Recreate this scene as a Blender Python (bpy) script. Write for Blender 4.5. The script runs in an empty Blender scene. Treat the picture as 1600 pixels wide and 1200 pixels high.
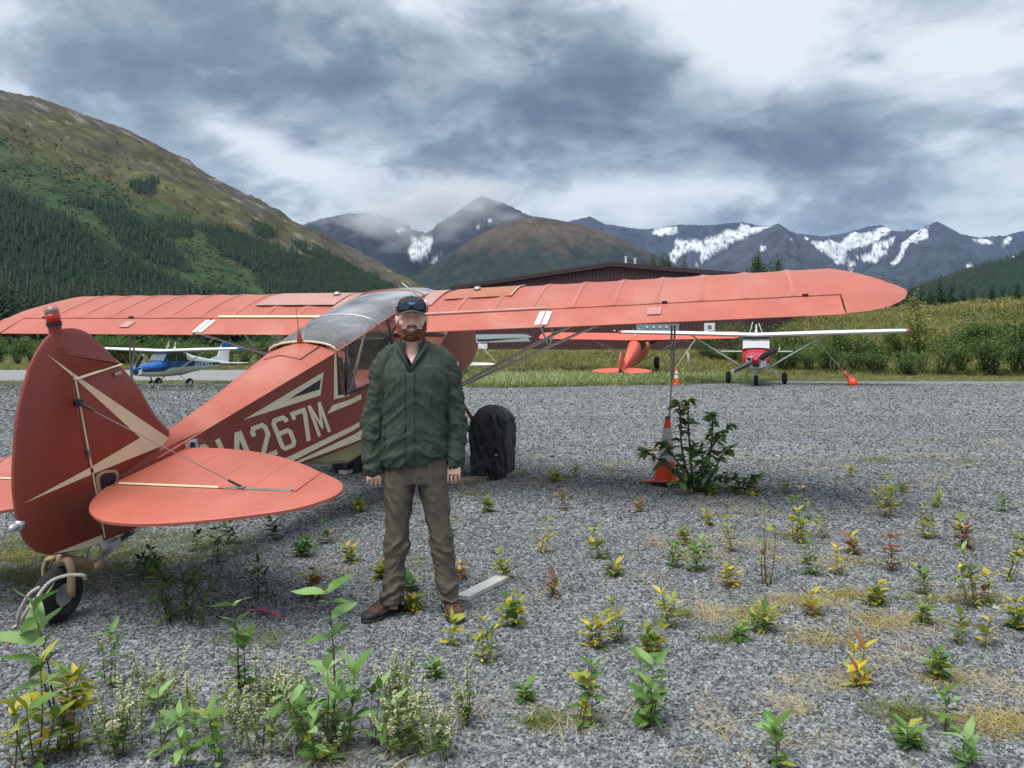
import bpy, bmesh, math, random
import numpy as np
from mathutils import Vector, Matrix, Euler

S = bpy.context.scene
COL = S.collection
R = math.radians

# ------------------------------------------------------------------ camera
EYE, HORIZON, FPX = 1.56, 539.0, 1200.0          # eye height (m), horizon row and focal length of the 1600x1200 photograph
cam_data = bpy.data.cameras.new('camera')
cam = bpy.data.objects.new('camera', cam_data)
COL.objects.link(cam)
cam.location = (0, 0, EYE)
cam.rotation_euler = (R(90), 0, 0)
cam_data.sensor_width = 36.0
cam_data.lens = FPX / 1600 * 36.0
cam_data.shift_y = -(600 - HORIZON) / 1600
cam_data.clip_start = 0.05
cam_data.clip_end = 60000
S.camera = cam

# ------------------------------------------------------------------ shader expressions
class Ex:
    """a float socket that can be used in python arithmetic"""
    def __init__(s, nt, sock): s.nt, s.s = nt, sock
    def _m(s, op, *a):
        n = s.nt.nodes.new('ShaderNodeMath'); n.operation = op
        for i, v in enumerate((s,) + a):
            if isinstance(v, Ex): s.nt.links.new(v.s, n.inputs[i])
            else: n.inputs[i].default_value = v
        return Ex(s.nt, n.outputs[0])
    def __add__(s, o): return s._m('ADD', o)
    __radd__ = __add__
    def __sub__(s, o): return s._m('SUBTRACT', o)
    def __rsub__(s, o): return (s * -1) + o
    def __mul__(s, o): return s._m('MULTIPLY', o)
    __rmul__ = __mul__
    def __truediv__(s, o): return s._m('DIVIDE', o)
    def f(s, op, *a): return s._m(op, *a)
    def clamp(s):
        r = s._m('ADD', 0.0); r.s.node.use_clamp = True; return r
    def ss(s, a, b):
        n = s.nt.nodes.new('ShaderNodeMapRange'); n.interpolation_type = 'SMOOTHSTEP'
        s.nt.links.new(s.s, n.inputs[0]); n.inputs[1].default_value = a; n.inputs[2].default_value = b
        return Ex(s.nt, n.outputs[0])

def xyz(nt, vec):
    n = nt.nodes.new('ShaderNodeSeparateXYZ'); nt.links.new(vec, n.inputs[0])
    return [Ex(nt, o) for o in n.outputs]
def vec(nt, x, y, z):
    n = nt.nodes.new('ShaderNodeCombineXYZ')
    for i, v in enumerate((x, y, z)):
        if isinstance(v, Ex): nt.links.new(v.s, n.inputs[i])
        else: n.inputs[i].default_value = v
    return n.outputs[0]
def noise(nt, v, scale, detail=4, rough=.55, dist=0, lac=2.0):
    n = nt.nodes.new('ShaderNodeTexNoise')
    if v is not None: nt.links.new(v, n.inputs['Vector'])
    n.inputs['Scale'].default_value = scale; n.inputs['Detail'].default_value = detail
    n.inputs['Roughness'].default_value = rough; n.inputs['Distortion'].default_value = dist
    n.inputs['Lacunarity'].default_value = lac
    return Ex(nt, n.outputs[0])
def ramp(nt, fac, stops, interp='LINEAR'):
    n = nt.nodes.new('ShaderNodeValToRGB'); cr = n.color_ramp; cr.interpolation = interp
    while len(cr.elements) < len(stops): cr.elements.new(0.5)
    for e, (p, c) in zip(cr.elements, stops):
        e.position = p; e.color = (*c, 1) if len(c) == 3 else c
    nt.links.new(fac.s if isinstance(fac, Ex) else fac, n.inputs[0])
    return n.outputs[0]
def mixc(nt, fac, a, b, mode='MIX'):
    n = nt.nodes.new('ShaderNodeMix'); n.data_type = 'RGBA'; n.blend_type = mode; n.clamp_factor = True
    for k, v in ((0, fac), (6, a), (7, b)):
        if isinstance(v, Ex): nt.links.new(v.s, n.inputs[k])
        elif isinstance(v, (int, float)): n.inputs[k].default_value = v
        elif isinstance(v, (tuple, list)): n.inputs[k].default_value = (*v, 1) if len(v) == 3 else v
        else: nt.links.new(v, n.inputs[k])
    return n.outputs[2]

# ------------------------------------------------------------------ sky: Nishita seen through a broken overcast
W = bpy.data.worlds.new('World'); S.world = W; W.use_nodes = True
SUN_EL, SUN_AZ = R(66), R(-140)                    # sun behind the clouds, high, behind the viewer's left shoulder
def build_sky():
    nt = W.node_tree; nt.nodes.clear()
    out = nt.nodes.new('ShaderNodeOutputWorld'); bg = nt.nodes.new('ShaderNodeBackground')
    nt.links.new(bg.outputs[0], out.inputs[0]); bg.inputs[1].default_value = 0.10
    sky = nt.nodes.new('ShaderNodeTexSky'); sky.sky_type = 'NISHITA'; sky.sun_disc = False
    sky.sun_elevation = SUN_EL; sky.sun_rotation = SUN_AZ
    tc = nt.nodes.new('ShaderNodeTexCoord')
    x, y, z = xyz(nt, tc.outputs['Generated'])
    za = z.f('ABSOLUTE') + 0.34
    plan = vec(nt, x / za, y / za, 0.0)
    ang = vec(nt, x.f('ARCTAN2', y), z.f('ARCSINE'), 0.0)
    w1 = noise(nt, plan, 1.5, 3, .5)
    w2 = noise(nt, vec(nt, x / za + 7.3, y / za, 3.0), 1.5, 3, .5)
    pl2 = vec(nt, x / za + (w1 - .5) * .35, y / za + (w2 - .5) * .35, 0.0)
    n1 = noise(nt, pl2, 2.1, 9, .55)                                  # cloud masses with ragged edges
    n2 = noise(nt, pl2, 6.5, 7, .62)
    n3 = noise(nt, pl2, 19.0, 4, .6)
    k = (n1.ss(.45, .57) - .5) * .32 + (n1 - .5) * .8 + (n2 - .5) * .95 + (n3 - .5) * .28 + .38
    for px, py, sx, sy, amp, tilt in CLOUDS:
        a0 = math.atan((px - 800) / FPX); e0 = math.atan((HORIZON - py) / FPX * math.cos(a0))
        mp = nt.nodes.new('ShaderNodeMapping'); mp.vector_type = 'TEXTURE'
        mp.inputs['Location'].default_value = (a0, e0, 0); mp.inputs['Rotation'].default_value = (0, 0, tilt)
        mp.inputs['Scale'].default_value = (sx * 2.1 / FPX, sy * 2.1 / FPX, 1)
        nt.links.new(ang, mp.inputs[0])
        gr = nt.nodes.new('ShaderNodeTexGradient'); gr.gradient_type = 'QUADRATIC_SPHERE'; nt.links.new(mp.outputs[0], gr.inputs[0])
        k = Ex(nt, gr.outputs[1]).f('MULTIPLY_ADD', amp, k)
    k = (k * .84 + .04).clamp()
    cloud = ramp(nt, k, [(0, (3.05, 3.25, 3.45)), (.22, (2.52, 2.78, 3.02)), (.45, (1.52, 1.80, 2.10)), (.7, (.82, 1.04, 1.30)), (1, (.45, .62, .84))])
    thin = n1.ss(.22, .36)                                             # only the thinnest spots let blue sky tint through
    nt.links.new(mixc(nt, thin * .12 + .88, sky.outputs[0], cloud), bg.inputs[0])
# soft masses seen in the photograph: (column, row, width, height, darker + / lighter -, tilt)
CLOUDS = [
    (560, 165, 400, 80, .40, -.08), (900, 190, 340, 90, .40, -.14), (1200, 228, 270, 72, .50, -.2), (1330, 215, 80, 62, .30, -.5),
    (200, 110, 340, 90, .20, 0), (1480, 300, 260, 40, .28, -.1), (1570, 205, 90, 40, .36, .3), (760, 70, 320, 60, .26, -.2), (1000, 130, 160, 60, .24, -.5),
    (470, 262, 170, 30, -.55, -.45), (650, 290, 260, 24, -.28, -.05), (1130, 50, 180, 60, -.40, 0), (1470, 100, 300, 120, -.60, 0), (640, 8, 60, 26, -.5, .3),
    (1050, 300, 380, 24, -.40, .02), (1330, 325, 300, 26, -.10, 0), (760, 330, 100, 40, -.15, 0), (60, 40, 180, 60, -.16, 0),
    (1365, 92, 34, 14, .5, -.2), (360, 210, 120, 20, -.3, -.35),
]
build_sky()

sun_data = bpy.data.lights.new('sun', 'SUN'); sun = bpy.data.objects.new('sun', sun_data); COL.objects.link(sun)
sun_data.energy = 1.5; sun_data.angle = R(42); sun_data.color = (1, .97, .92)
_d = Vector((math.sin(SUN_AZ) * math.cos(SUN_EL), math.cos(SUN_AZ) * math.cos(SUN_EL), math.sin(SUN_EL)))
sun.rotation_euler = _d.to_track_quat('Z', 'Y').to_euler()
sun.location = (0, 0, 60)

vs = S.view_settings
vs.view_transform = 'Standard'; vs.look = 'None'; vs.gamma = 1.0; vs.exposure = 1.5; vs.use_curve_mapping = False
S.render.engine = 'CYCLES'
S.cycles.use_denoising = True
W.cycles.sampling_method = 'MANUAL'; W.cycles.sample_map_resolution = 512
S.cycles.max_bounces = 6; S.cycles.diffuse_bounces = 3; S.cycles.glossy_bounces = 3
S.cycles.transmission_bounces = 4; S.cycles.transparent_max_bounces = 12; S.cycles.volume_bounces = 2
S.cycles.caustics_reflective = False; S.cycles.caustics_refractive = False

# ------------------------------------------------------------------ helpers
rng = np.random.default_rng(7)
random.seed(7)
def at(px, py, Y):
    """the point at distance Y that the photograph shows at (px, py)"""
    return Vector(((px - 800) / FPX * Y, Y, EYE + (HORIZON - py) / FPX * Y))
def gnd(px, py, z=0.0):
    Y = FPX * (EYE - z) / (py - HORIZON)
    return Vector(((px - 800) / FPX * Y, Y, z))

def tag(o, label=None, cat=None, group=None, kind=None):
    if label: o['label'] = label
    if cat: o['category'] = cat
    if group: o['group'] = group
    if kind: o['kind'] = kind
    return o
def empty(name, loc=(0, 0, 0), rot=(0, 0, 0), parent=None):
    o = bpy.data.objects.new(name, None); COL.objects.link(o)
    o.location = loc; o.rotation_euler = rot; o.empty_display_size = .1; o.parent = parent
    return o
def link(name, me, m=None, parent=None, loc=None, rot=None):
    o = bpy.data.objects.new(name, me); COL.objects.link(o)
    if m is not None and len(me.materials) == 0: me.materials.append(m)
    o.parent = parent
    if loc is not None: o.location = loc
    if rot is not None: o.rotation_euler = rot
    return o
def mesh(name, v, f, smooth=False):
    me = bpy.data.meshes.new(name)
    me.from_pydata([tuple(p) for p in v], [], f)
    me.validate(); me.update()
    if smooth: me.polygons.foreach_set('use_smooth', [True] * len(me.polygons))
    return me
def npmesh(name, v, quads, smooth=True):
    """large grids: v (N,3) array, quads (M,k) array"""
    me = bpy.data.meshes.new(name); k = quads.shape[1]
    me.vertices.add(len(v)); me.vertices.foreach_set('co', np.asarray(v, np.float32).ravel())
    me.loops.add(quads.size); me.loops.foreach_set('vertex_index', quads.ravel().astype(np.int32))
    me.polygons.add(len(quads)); me.polygons.foreach_set('loop_start', np.arange(0, quads.size, k, dtype=np.int32))
    me.polygons.foreach_set('loop_total', np.full(len(quads), k, np.int32))
    me.polygons.foreach_set('use_smooth', np.full(len(quads), smooth))
    me.update(calc_edges=True); me.validate()
    return me

class MB:
    """collects shapes into ONE mesh"""
    def __init__(s): s.v, s.f, s.m = [], [], []
    def add(s, v, f, mi=0):
        b = len(s.v); s.v += [Vector(p) for p in v]; s.f += [tuple(i + b for i in q) for q in f]; s.m += [mi] * len(f); return s
    def box(s, c, d, rot=None, mi=0):
        M = rot if rot is not None else Matrix.Identity(3)
        v = [Vector(c) + M @ Vector((x * d[0] / 2, y * d[1] / 2, z * d[2] / 2)) for x in (-1, 1) for y in (-1, 1) for z in (-1, 1)]
        return s.add(v, [(0, 1, 3, 2), (4, 6, 7, 5), (0, 4, 5, 1), (2, 3, 7, 6), (0, 2, 6, 4), (1, 5, 7, 3)], mi)
    def tube(s, pts, r, n=8, sq=1.0, ends=True, up=None, mi=0):
        """tube through pts, radius r (number or list); sq squashes the second axis"""
        pts = [Vector(p) for p in pts]; k = len(pts)
        rr = r if isinstance(r, (list, tuple)) else [r] * k
        V = []; ref = Vector(up) if up else None
        for i, p in enumerate(pts):
            t = (pts[min(i + 1, k - 1)] - pts[max(i - 1, 0)]).normalized()
            if ref is None: ref = Vector((0, 0, 1)) if abs(t.z) < .9 else Vector((1, 0, 0))
            a = t.cross(ref)
            if a.length < 1e-4: a = t.orthogonal()
            a.normalize(); b = a.cross(t).normalized()
            if not up: ref = b
            for j in range(n):
                w = 2 * math.pi * j / n
                V.append(p + a * math.cos(w) * rr[i] + b * math.sin(w) * rr[i] * sq)
        Fc = [(i * n + j, i * n + (j + 1) % n, (i + 1) * n + (j + 1) % n, (i + 1) * n + j) for i in range(k - 1) for j in range(n)]
        if ends: Fc += [tuple(range(n - 1, -1, -1)), tuple(range((k - 1) * n, k * n))]
        return s.add(V, Fc, mi)
    def loft(s, rings, closed=True, caps=True, mi=0):
        n = len(rings[0]); V = [p for r in rings for p in r]; k = len(rings)
        Fc = [(i * n + j, i * n + (j + 1) % n, (i + 1) * n + (j + 1) % n, (i + 1) * n + j) for i in range(k - 1) for j in range(n if closed else n - 1)]
        if caps and closed: Fc += [tuple(range(n - 1, -1, -1)), tuple(range((k - 1) * n, k * n))]
        return s.add(V, Fc, mi)
    def lathe(s, prof, c=(0, 0, 0), n=24, axis='Z', mi=0):
        rings = []
        for r, h in prof:
            ring = []
            for j in range(n):
                w = 2 * math.pi * j / n; a, b = max(r, 1e-4) * math.cos(w), max(r, 1e-4) * math.sin(w)
                p = {'Z': (a, b, h), 'X': (h, a, b), 'Y': (b, h, a)}[axis]
                ring.append(Vector(c) + Vector(p))
            rings.append(ring)
        return s.loft(rings, mi=mi)
    def ball(s, c, r, n=10, mi=0):
        r = r if isinstance(r, (tuple, list)) else (r, r, r)
        rings = [[Vector(c) + Vector((r[0] * math.sin(a) * math.cos(b), r[1] * math.sin(a) * math.sin(b), r[2] * math.cos(a))) for b in [2 * math.pi * j / (n * 2) for j in range(n * 2)]] for a in [math.pi * (i + .02) / (n + .04 - .0) for i in range(n + 1)]]
        return s.loft(rings, mi=mi)
    def build(s, name, mats=None, parent=None, smooth=False, loc=None, rot=None, bevel=0, auto=None):
        me = mesh(name, s.v, s.f)
        bm = bmesh.new(); bm.from_mesh(me)
        for f, k in zip(bm.faces, s.m): f.material_index = k
        bmesh.ops.recalc_face_normals(bm, faces=bm.faces)
        if bevel:
            es = [e for e in bm.edges if e.is_manifold and e.calc_face_angle(0) > .5]
            bmesh.ops.bevel(bm, geom=es, offset=bevel, segments=2, affect='EDGES', profile=.5, clamp_overlap=True)
        if smooth or auto:
            for f in bm.faces: f.smooth = True
            if auto:
                for e in bm.edges:
                    if e.is_manifold and e.calc_face_angle(0) > auto: e.smooth = False
        bm.to_mesh(me); bm.free()
        for m in (mats if isinstance(mats, (list, tuple)) else [mats]):
            if m: me.materials.append(m)
        return link(name, me, None, parent, loc, rot)

def slab(mb, outline, thick, to3, edge=.6, inset=.02, mi=0):
    """flat panel from a 2-D outline with softened edges; to3(a, b, h) maps to space"""
    n = len(outline); cx = sum(p[0] for p in outline) / n; cy = sum(p[1] for p in outline) / n
    def off(k):
        res = []
        for i in range(n):
            p0, p, p1 = [Vector(outline[j % n]) for j in (i - 1, i, i + 1)]
            d = ((p - p0).normalized() + (p1 - p).normalized())
            nn = Vector((-d.y, d.x)); nn = nn.normalized() if nn.length > 1e-6 else Vector((0, 0))
            res.append(p + nn * k * sgn)
        return res
    area = sum(outline[i][0] * outline[(i + 1) % n][1] - outline[(i + 1) % n][0] * outline[i][1] for i in range(n))
    sgn = 1 if area > 0 else -1
    A, B = [Vector(p) for p in outline], off(inset)
    rings = [[to3(p.x, p.y, h) for p in (A if k == 0 else B)] for k, h in ((1, -thick / 2), (0, -thick / 2 * (1 - edge)), (0, thick / 2 * (1 - edge)), (1, thick / 2))]
    return mb.loft(rings, mi=mi)
def clip(poly, a, b, c):
    """keep the side a*x + b*y <= c of a 2-D polygon"""
    out = []
    for i in range(len(poly)):
        p, q = poly[i], poly[(i + 1) % len(poly)]
        dp, dq = a * p[0] + b * p[1] - c, a * q[0] + b * q[1] - c
        if dp <= 0: out.append(p)
        if dp * dq < 0:
            t = dp / (dp - dq); out.append((p[0] + (q[0] - p[0]) * t, p[1] + (q[1] - p[1]) * t))
    return out

# numpy gradient noise
_P = np.concatenate([np.random.default_rng(3).permutation(1024)] * 3)
_G = np.random.default_rng(4).normal(size=(1024, 3)); _G /= np.linalg.norm(_G, axis=1)[:, None]
def pn(p):
    p = np.asarray(p, float); i = np.floor(p).astype(int); f = p - i; i &= 1023
    u = f * f * f * (f * (f * 6 - 15) + 10); r = 0
    for dx in (0, 1):
        for dy in (0, 1):
            for dz in (0, 1):
                h = _P[_P[_P[(i[:, 0] + dx) & 1023] + ((i[:, 1] + dy) & 1023)] + ((i[:, 2] + dz) & 1023)]
                d = ((f - np.array([dx, dy, dz])) * _G[h]).sum(1)
                w = (u[:, 0] if dx else 1 - u[:, 0]) * (u[:, 1] if dy else 1 - u[:, 1]) * (u[:, 2] if dz else 1 - u[:, 2])
                r = r + w * d
    return r * 1.5
def fbm(p, o=5, g=.5, ridged=False):
    p = np.asarray(p, float); s = 0; a = 1; t = 0
    for k in range(o):
        n = pn(p * 2 ** k + k * 17.3)
        s = s + a * (1 - 2 * np.abs(n) if ridged else n); t += a; a *= g
    return s / t
def sstep(a, b, x):
    t = np.clip((x - a) / (b - a), 0, 1); return t * t * (3 - 2 * t)

# materials
MATS = {}
def mat(name, col, rough=.6, var=.12, scale=6.0, metal=0, spec=.5, bump=0, bscale=60, coat=0, dirt=None, coords='Object', alpha=1, trans=0, sheen=0, rnd=0):
    if name in MATS: return MATS[name]
    m = bpy.data.materials.new(name); m.use_nodes = True; nt = m.node_tree; MATS[name] = m
    b = nt.nodes['Principled BSDF']
    tc = nt.nodes.new('ShaderNodeTexCoord').outputs[coords]
    c = (*col, 1)
    n = noise(nt, tc, scale, 6, .6)
    lo = tuple(x * (1 - var) for x in col); hi = tuple(min(1, x * (1 + var)) for x in col)
    out = ramp(nt, n, [(.3, lo), (.7, hi)])
    if dirt:
        n2 = noise(nt, tc, scale * .37, 8, .68, .4)
        out = mixc(nt, n2.ss(.50, .72) * dirt[1], out, dirt[0])
    if rnd:
        oi = nt.nodes.new('ShaderNodeObjectInfo'); r_ = Ex(nt, oi.outputs['Random'])
        hs = nt.nodes.new('ShaderNodeHueSaturation'); nt.links.new(out, hs.inputs['Color'])
        nt.links.new((r_ * rnd + (1 - rnd / 2)).s, hs.inputs['Value']); out = hs.outputs[0]
    nt.links.new(out, b.inputs['Base Color'])
    nt.links.new((n * .15 + (rough - .07)).s, b.inputs['Roughness'])
    b.inputs['Metallic'].default_value = metal; b.inputs['Specular IOR Level'].default_value = spec
    b.inputs['Coat Weight'].default_value = coat; b.inputs['Coat Roughness'].default_value = .12
    b.inputs['Alpha'].default_value = alpha; b.inputs['Transmission Weight'].default_value = trans
    b.inputs['Sheen Weight'].default_value = sheen
    if bump:
        bn = nt.nodes.new('ShaderNodeBump'); bn.inputs['Strength'].default_value = bump; bn.inputs['Distance'].default_value = .01
        nt.links.new(noise(nt, tc, bscale, 5, .6).s, bn.inputs['Height']); nt.links.new(bn.outputs[0], b.inputs['Normal'])
    return m
def leafmat(name, c0, c1, trans=.3, rough=.5):
    """foliage: varies from leaf to leaf, lets some light through"""
    if name in MATS: return MATS[name]
    m = bpy.data.materials.new(name); m.use_nodes = True; nt = m.node_tree; MATS[name] = m
    b = nt.nodes['Principled BSDF']; out = nt.nodes['Material Output']
    geo = nt.nodes.new('ShaderNodeNewGeometry'); oi = nt.nodes.new('ShaderNodeObjectInfo')
    r_ = (Ex(nt, geo.outputs['Random Per Island']) * .65 + Ex(nt, oi.outputs['Random']) * .35)
    tc = nt.nodes.new('ShaderNodeTexCoord').outputs['Object']
    c = ramp(nt, (r_ + (noise(nt, tc, 9, 3) - .5) * .4).clamp(), [(.1, c0), (.9, c1)])
    nt.links.new(c, b.inputs['Base Color']); b.inputs['Roughness'].default_value = rough; b.inputs['Specular IOR Level'].default_value = .35
    tr = nt.nodes.new('ShaderNodeBsdfTranslucent'); nt.links.new(c, tr.inputs[0])
    mx = nt.nodes.new('ShaderNodeMixShader'); mx.inputs[0].default_value = trans
    nt.links.new(b.outputs[0], mx.inputs[1]); nt.links.new(tr.outputs[0], mx.inputs[2]); nt.links.new(mx.outputs[0], out.inputs[0])
    return m

# scatter for uncountable stuff
_SC = {}
def scatter(name, pts, rot, scl, variants, cat, label):
    """point mesh + geometry nodes instancing one of `variants` (unlinked mesh objects) at every point"""
    c = bpy.data.collections.new(name + '_pieces')
    for v in variants: c.objects.link(v)
    me = bpy.data.meshes.new(name); n = len(pts)
    me.vertices.add(n); me.vertices.foreach_set('co', np.asarray(pts, np.float32).ravel())
    a = me.attributes.new('rot', 'FLOAT_VECTOR', 'POINT'); a.data.foreach_set('vector', np.asarray(rot, np.float32).ravel())
    scl = np.asarray(scl, np.float32)
    if scl.ndim == 1: scl = np.repeat(scl[:, None], 3, 1)
    a = me.attributes.new('scl', 'FLOAT_VECTOR', 'POINT'); a.data.foreach_set('vector', scl.ravel())
    o = link(name, me)
    g = bpy.data.node_groups.new(name, 'GeometryNodeTree')
    g.interface.new_socket('Geometry', in_out='INPUT', socket_type='NodeSocketGeometry')
    g.interface.new_socket('Geometry', in_out='OUTPUT', socket_type='NodeSocketGeometry')
    N = g.nodes.new; gi, go = N('NodeGroupInput'), N('NodeGroupOutput')
    ci = N('GeometryNodeCollectionInfo'); ci.inputs['Collection'].default_value = c
    ci.inputs['Separate Children'].default_value = True; ci.inputs['Reset Children'].default_value = True
    ip = N('GeometryNodeInstanceOnPoints'); ip.inputs['Pick Instance'].default_value = True
    def attr(nm):
        q = N('GeometryNodeInputNamedAttribute'); q.data_type = 'FLOAT_VECTOR'; q.inputs[0].default_value = nm; return q.outputs[0]
    e2r = N('FunctionNodeEulerToRotation'); g.links.new(attr('rot'), e2r.inputs[0])
    m2p = N('GeometryNodeMeshToPoints')
    g.links.new(gi.outputs[0], m2p.inputs[0]); g.links.new(m2p.outputs[0], ip.inputs['Points'])
    g.links.new(ci.outputs[0], ip.inputs['Instance']); g.links.new(e2r.outputs[0], ip.inputs['Rotation'])
    g.links.new(attr('scl'), ip.inputs['Scale']); g.links.new(ip.outputs[0], go.inputs[0])
    md = o.modifiers.new('scatter', 'NODES'); md.node_group = g
    tag(o, label, cat, kind='stuff')
    return o
def loose(name, me, m=None):
    if m: me.materials.append(m)
    return bpy.data.objects.new(name, me)

# ------------------------------------------------------------------ ground
def gz(x, y):
    """ground height: flat lot, a low grassy bank behind the parked planes, a rise on the right"""
    x = np.asarray(x, float); y = np.asarray(y, float); a = x / np.maximum(y, 1.0)
    bank = .85 * sstep(40, 56, y) * sstep(-.13, -.06, a) * (1 - .6 * sstep(75, 140, y))
    rise = 5.6 * sstep(47, 98, y) * sstep(.25, .37, a) * (1 + .25 * sstep(.45, .7, a))
    dip = -.72 * sstep(14, 38, y) * (1 - sstep(-.36, -.16, a))                         # the lot falls away to the left
    return bank * (1 - sstep(.25, .37, a)) + rise + dip
def gzf(x, y): return float(gz([x], [y])[0])

def ground():
    rad = np.concatenate([[0.0], np.geomspace(.6, 16000, 300)]); ang = np.linspace(0, 2 * np.pi, 540, endpoint=False)
    A, Rr = np.meshgrid(ang, rad); x = (Rr * np.sin(A)).ravel(); y = (Rr * np.cos(A)).ravel()
    P = np.c_[x, y, x * 0]
    z = gz(x, np.where(y > 0, y, 1)) * (y > 5)
    z += .012 * fbm(P / 1.7, 3) * (np.hypot(x, y) < 60) + .06 * fbm(P / 9, 3) * sstep(34, 60, y)
    near = np.hypot(x + 2.5, y - 4.3) < 1.0
    n, k = len(ang), len(rad)
    i = np.arange(k - 1)[:, None] * n; j = np.arange(n)[None]
    q = np.stack([i + j, i + (j + 1) % n, i + n + (j + 1) % n, i + n + j], -1).reshape(-1, 4)
    me = npmesh('ground', np.c_[x, y, z], q)
    a = x / np.maximum(y, 1)
    edge = np.interp(a, [-.9, -.6, -.45, -.3, -.1, .05, .2, .3, .36, .9], [38, 38, 37.5, 37, 28, 28, 29.5, 31.5, 32.5, 32.5])
    wob = 1.6 * fbm(P / 5, 4)
    grass = sstep(-1.2, 1.5, y - edge + wob)
    strip = sstep(49, 51, y + wob) * (1 - sstep(68, 72, y + wob)) * (1 - sstep(-.34, -.22, a))      # pale track on the left
    moss = .58 * sstep(.05, .30, fbm(P / 1.1 + 9, 4)) * np.exp(-(((x + 2.6) / 1.6) ** 2 + ((y - 5.6) / 1.6) ** 2))
    sx = np.stack([np.maximum(grass * (1 - strip), moss * 1.0), strip, np.zeros_like(x)], -1)
    at_ = me.attributes.new('zone', 'FLOAT_VECTOR', 'POINT'); at_.data.foreach_set('vector', sx.astype(np.float32).ravel())
    m = bpy.data.materials.new('gravel_ground'); m.use_nodes = True; nt = m.node_tree; b = nt.nodes['Principled BSDF']
    pos = nt.nodes.new('ShaderNodeNewGeometry').outputs['Position']
    zn = nt.nodes.new('ShaderNodeAttribute'); zn.attribute_name = 'zone'
    gx, pth, _ = xyz(nt, zn.outputs['Vector'])
    def vor(scale, out='Color'):
        v = nt.nodes.new('ShaderNodeTexVoronoi'); v.inputs['Scale'].default_value = scale; v.inputs['Randomness'].default_value = 1
        nt.links.new(pos, v.inputs['Vector']); return v.outputs[out]
    c1 = Ex(nt, xyz(nt, vor(36))[0].s); c2 = xyz(nt, vor(75))[1]; d1 = Ex(nt, vor(36, 'Distance'))
    big = noise(nt, pos, .9, 6, .6); mid = noise(nt, pos, 5, 5, .6)
    streak = noise(nt, vec(nt, xyz(nt, pos)[0] * .5, xyz(nt, pos)[1] * 1.3, 0.0), 2.2, 6, .7)
    val = (c1 * .5 + c2 * .35 + (mid - .5) * .55 + (big - .5) * .45 + (streak - .5) * .5)
    col = ramp(nt, val.clamp(), [(.05, (.055, .060, .066)), (.42, (.185, .198, .208)), (.70, (.31, .328, .338)), (1, (.50, .52, .53))])
    straw = (noise(nt, pos, .55, 7, .65, .3) * .6 + mid * .4).ss(.56, .68)
    col = mixc(nt, straw * .38, col, ramp(nt, mid, [(.3, (.13, .105, .055)), (.7, (.30, .25, .13))]))
    fine = noise(nt, pos, 14, 6, .65)
    gcol = ramp(nt, (fine * .6 + mid * .4).clamp(), [(.3, (.035, .05, .014)), (.5, (.09, .10, .030)), (.62, (.16, .15, .05)), (.75, (.27, .23, .10))])
    gm = (gx + (fine - .5) * 1.1 + (mid - .5) * .8).ss(.38, .62)
    col = mixc(nt, gm, col, gcol)
    col = mixc(nt, pth * .85, col, ramp(nt, val.clamp(), [(.1, (.2, .2, .2)), (.9, (.42, .42, .42))]))
    nt.links.new(col, b.inputs['Base Color']); b.inputs['Roughness'].default_value = .85; b.inputs['Specular IOR Level'].default_value = .3
    bn = nt.nodes.new('ShaderNodeBump'); bn.inputs['Strength'].default_value = .9; bn.inputs['Distance'].default_value = .012
    nt.links.new((c1 * .6 - d1 * .9 + fine * .4).s, bn.inputs['Height']); nt.links.new(bn.outputs[0], b.inputs['Normal'])
    o = link('ground', me, m); tag(o, 'grey crushed gravel lot turning to grass beyond the planes', kind='structure')
ground()

# ------------------------------------------------------------------ mountains
def inpoly(px, py, poly):
    r = np.zeros(px.shape, bool); n = len(poly)
    for i in range(n):
        (x0, y0), (x1, y1) = poly[i], poly[(i + 1) % n]
        c = ((y0 > py) != (y1 > py)) & (px < (x1 - x0) * (py - y0) / (y1 - y0 + 1e-9) + x0); r ^= c
    return r
def vcolmat(name, detail, amp=.9, rough=.9, bump=.6):
    m = bpy.data.materials.new(name); m.use_nodes = True; nt = m.node_tree; b = nt.nodes['Principled BSDF']
    at_ = nt.nodes.new('ShaderNodeAttribute'); at_.attribute_name = 'tint'
    pos = nt.nodes.new('ShaderNodeNewGeometry').outputs['Position']
    n = noise(nt, pos, .45 / detail, 10, .72)
    v = (n - .5) * (2 * amp) + 1
    mu = nt.nodes.new('ShaderNodeVectorMath'); mu.operation = 'SCALE'
    nt.links.new(at_.outputs['Color'], mu.inputs[0]); nt.links.new(v.s, mu.inputs['Scale'])
    nt.links.new(mu.outputs[0], b.inputs['Base Color']); b.inputs['Roughness'].default_value = rough; b.inputs['Specular IOR Level'].default_value = .1
    bn = nt.nodes.new('ShaderNodeBump'); bn.inputs['Strength'].default_value = bump; bn.inputs['Distance'].default_value = detail * .35
    nt.links.new(n.s, bn.inputs['Height']); nt.links.new(bn.outputs[0], b.inputs['Normal'])
    return m
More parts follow.
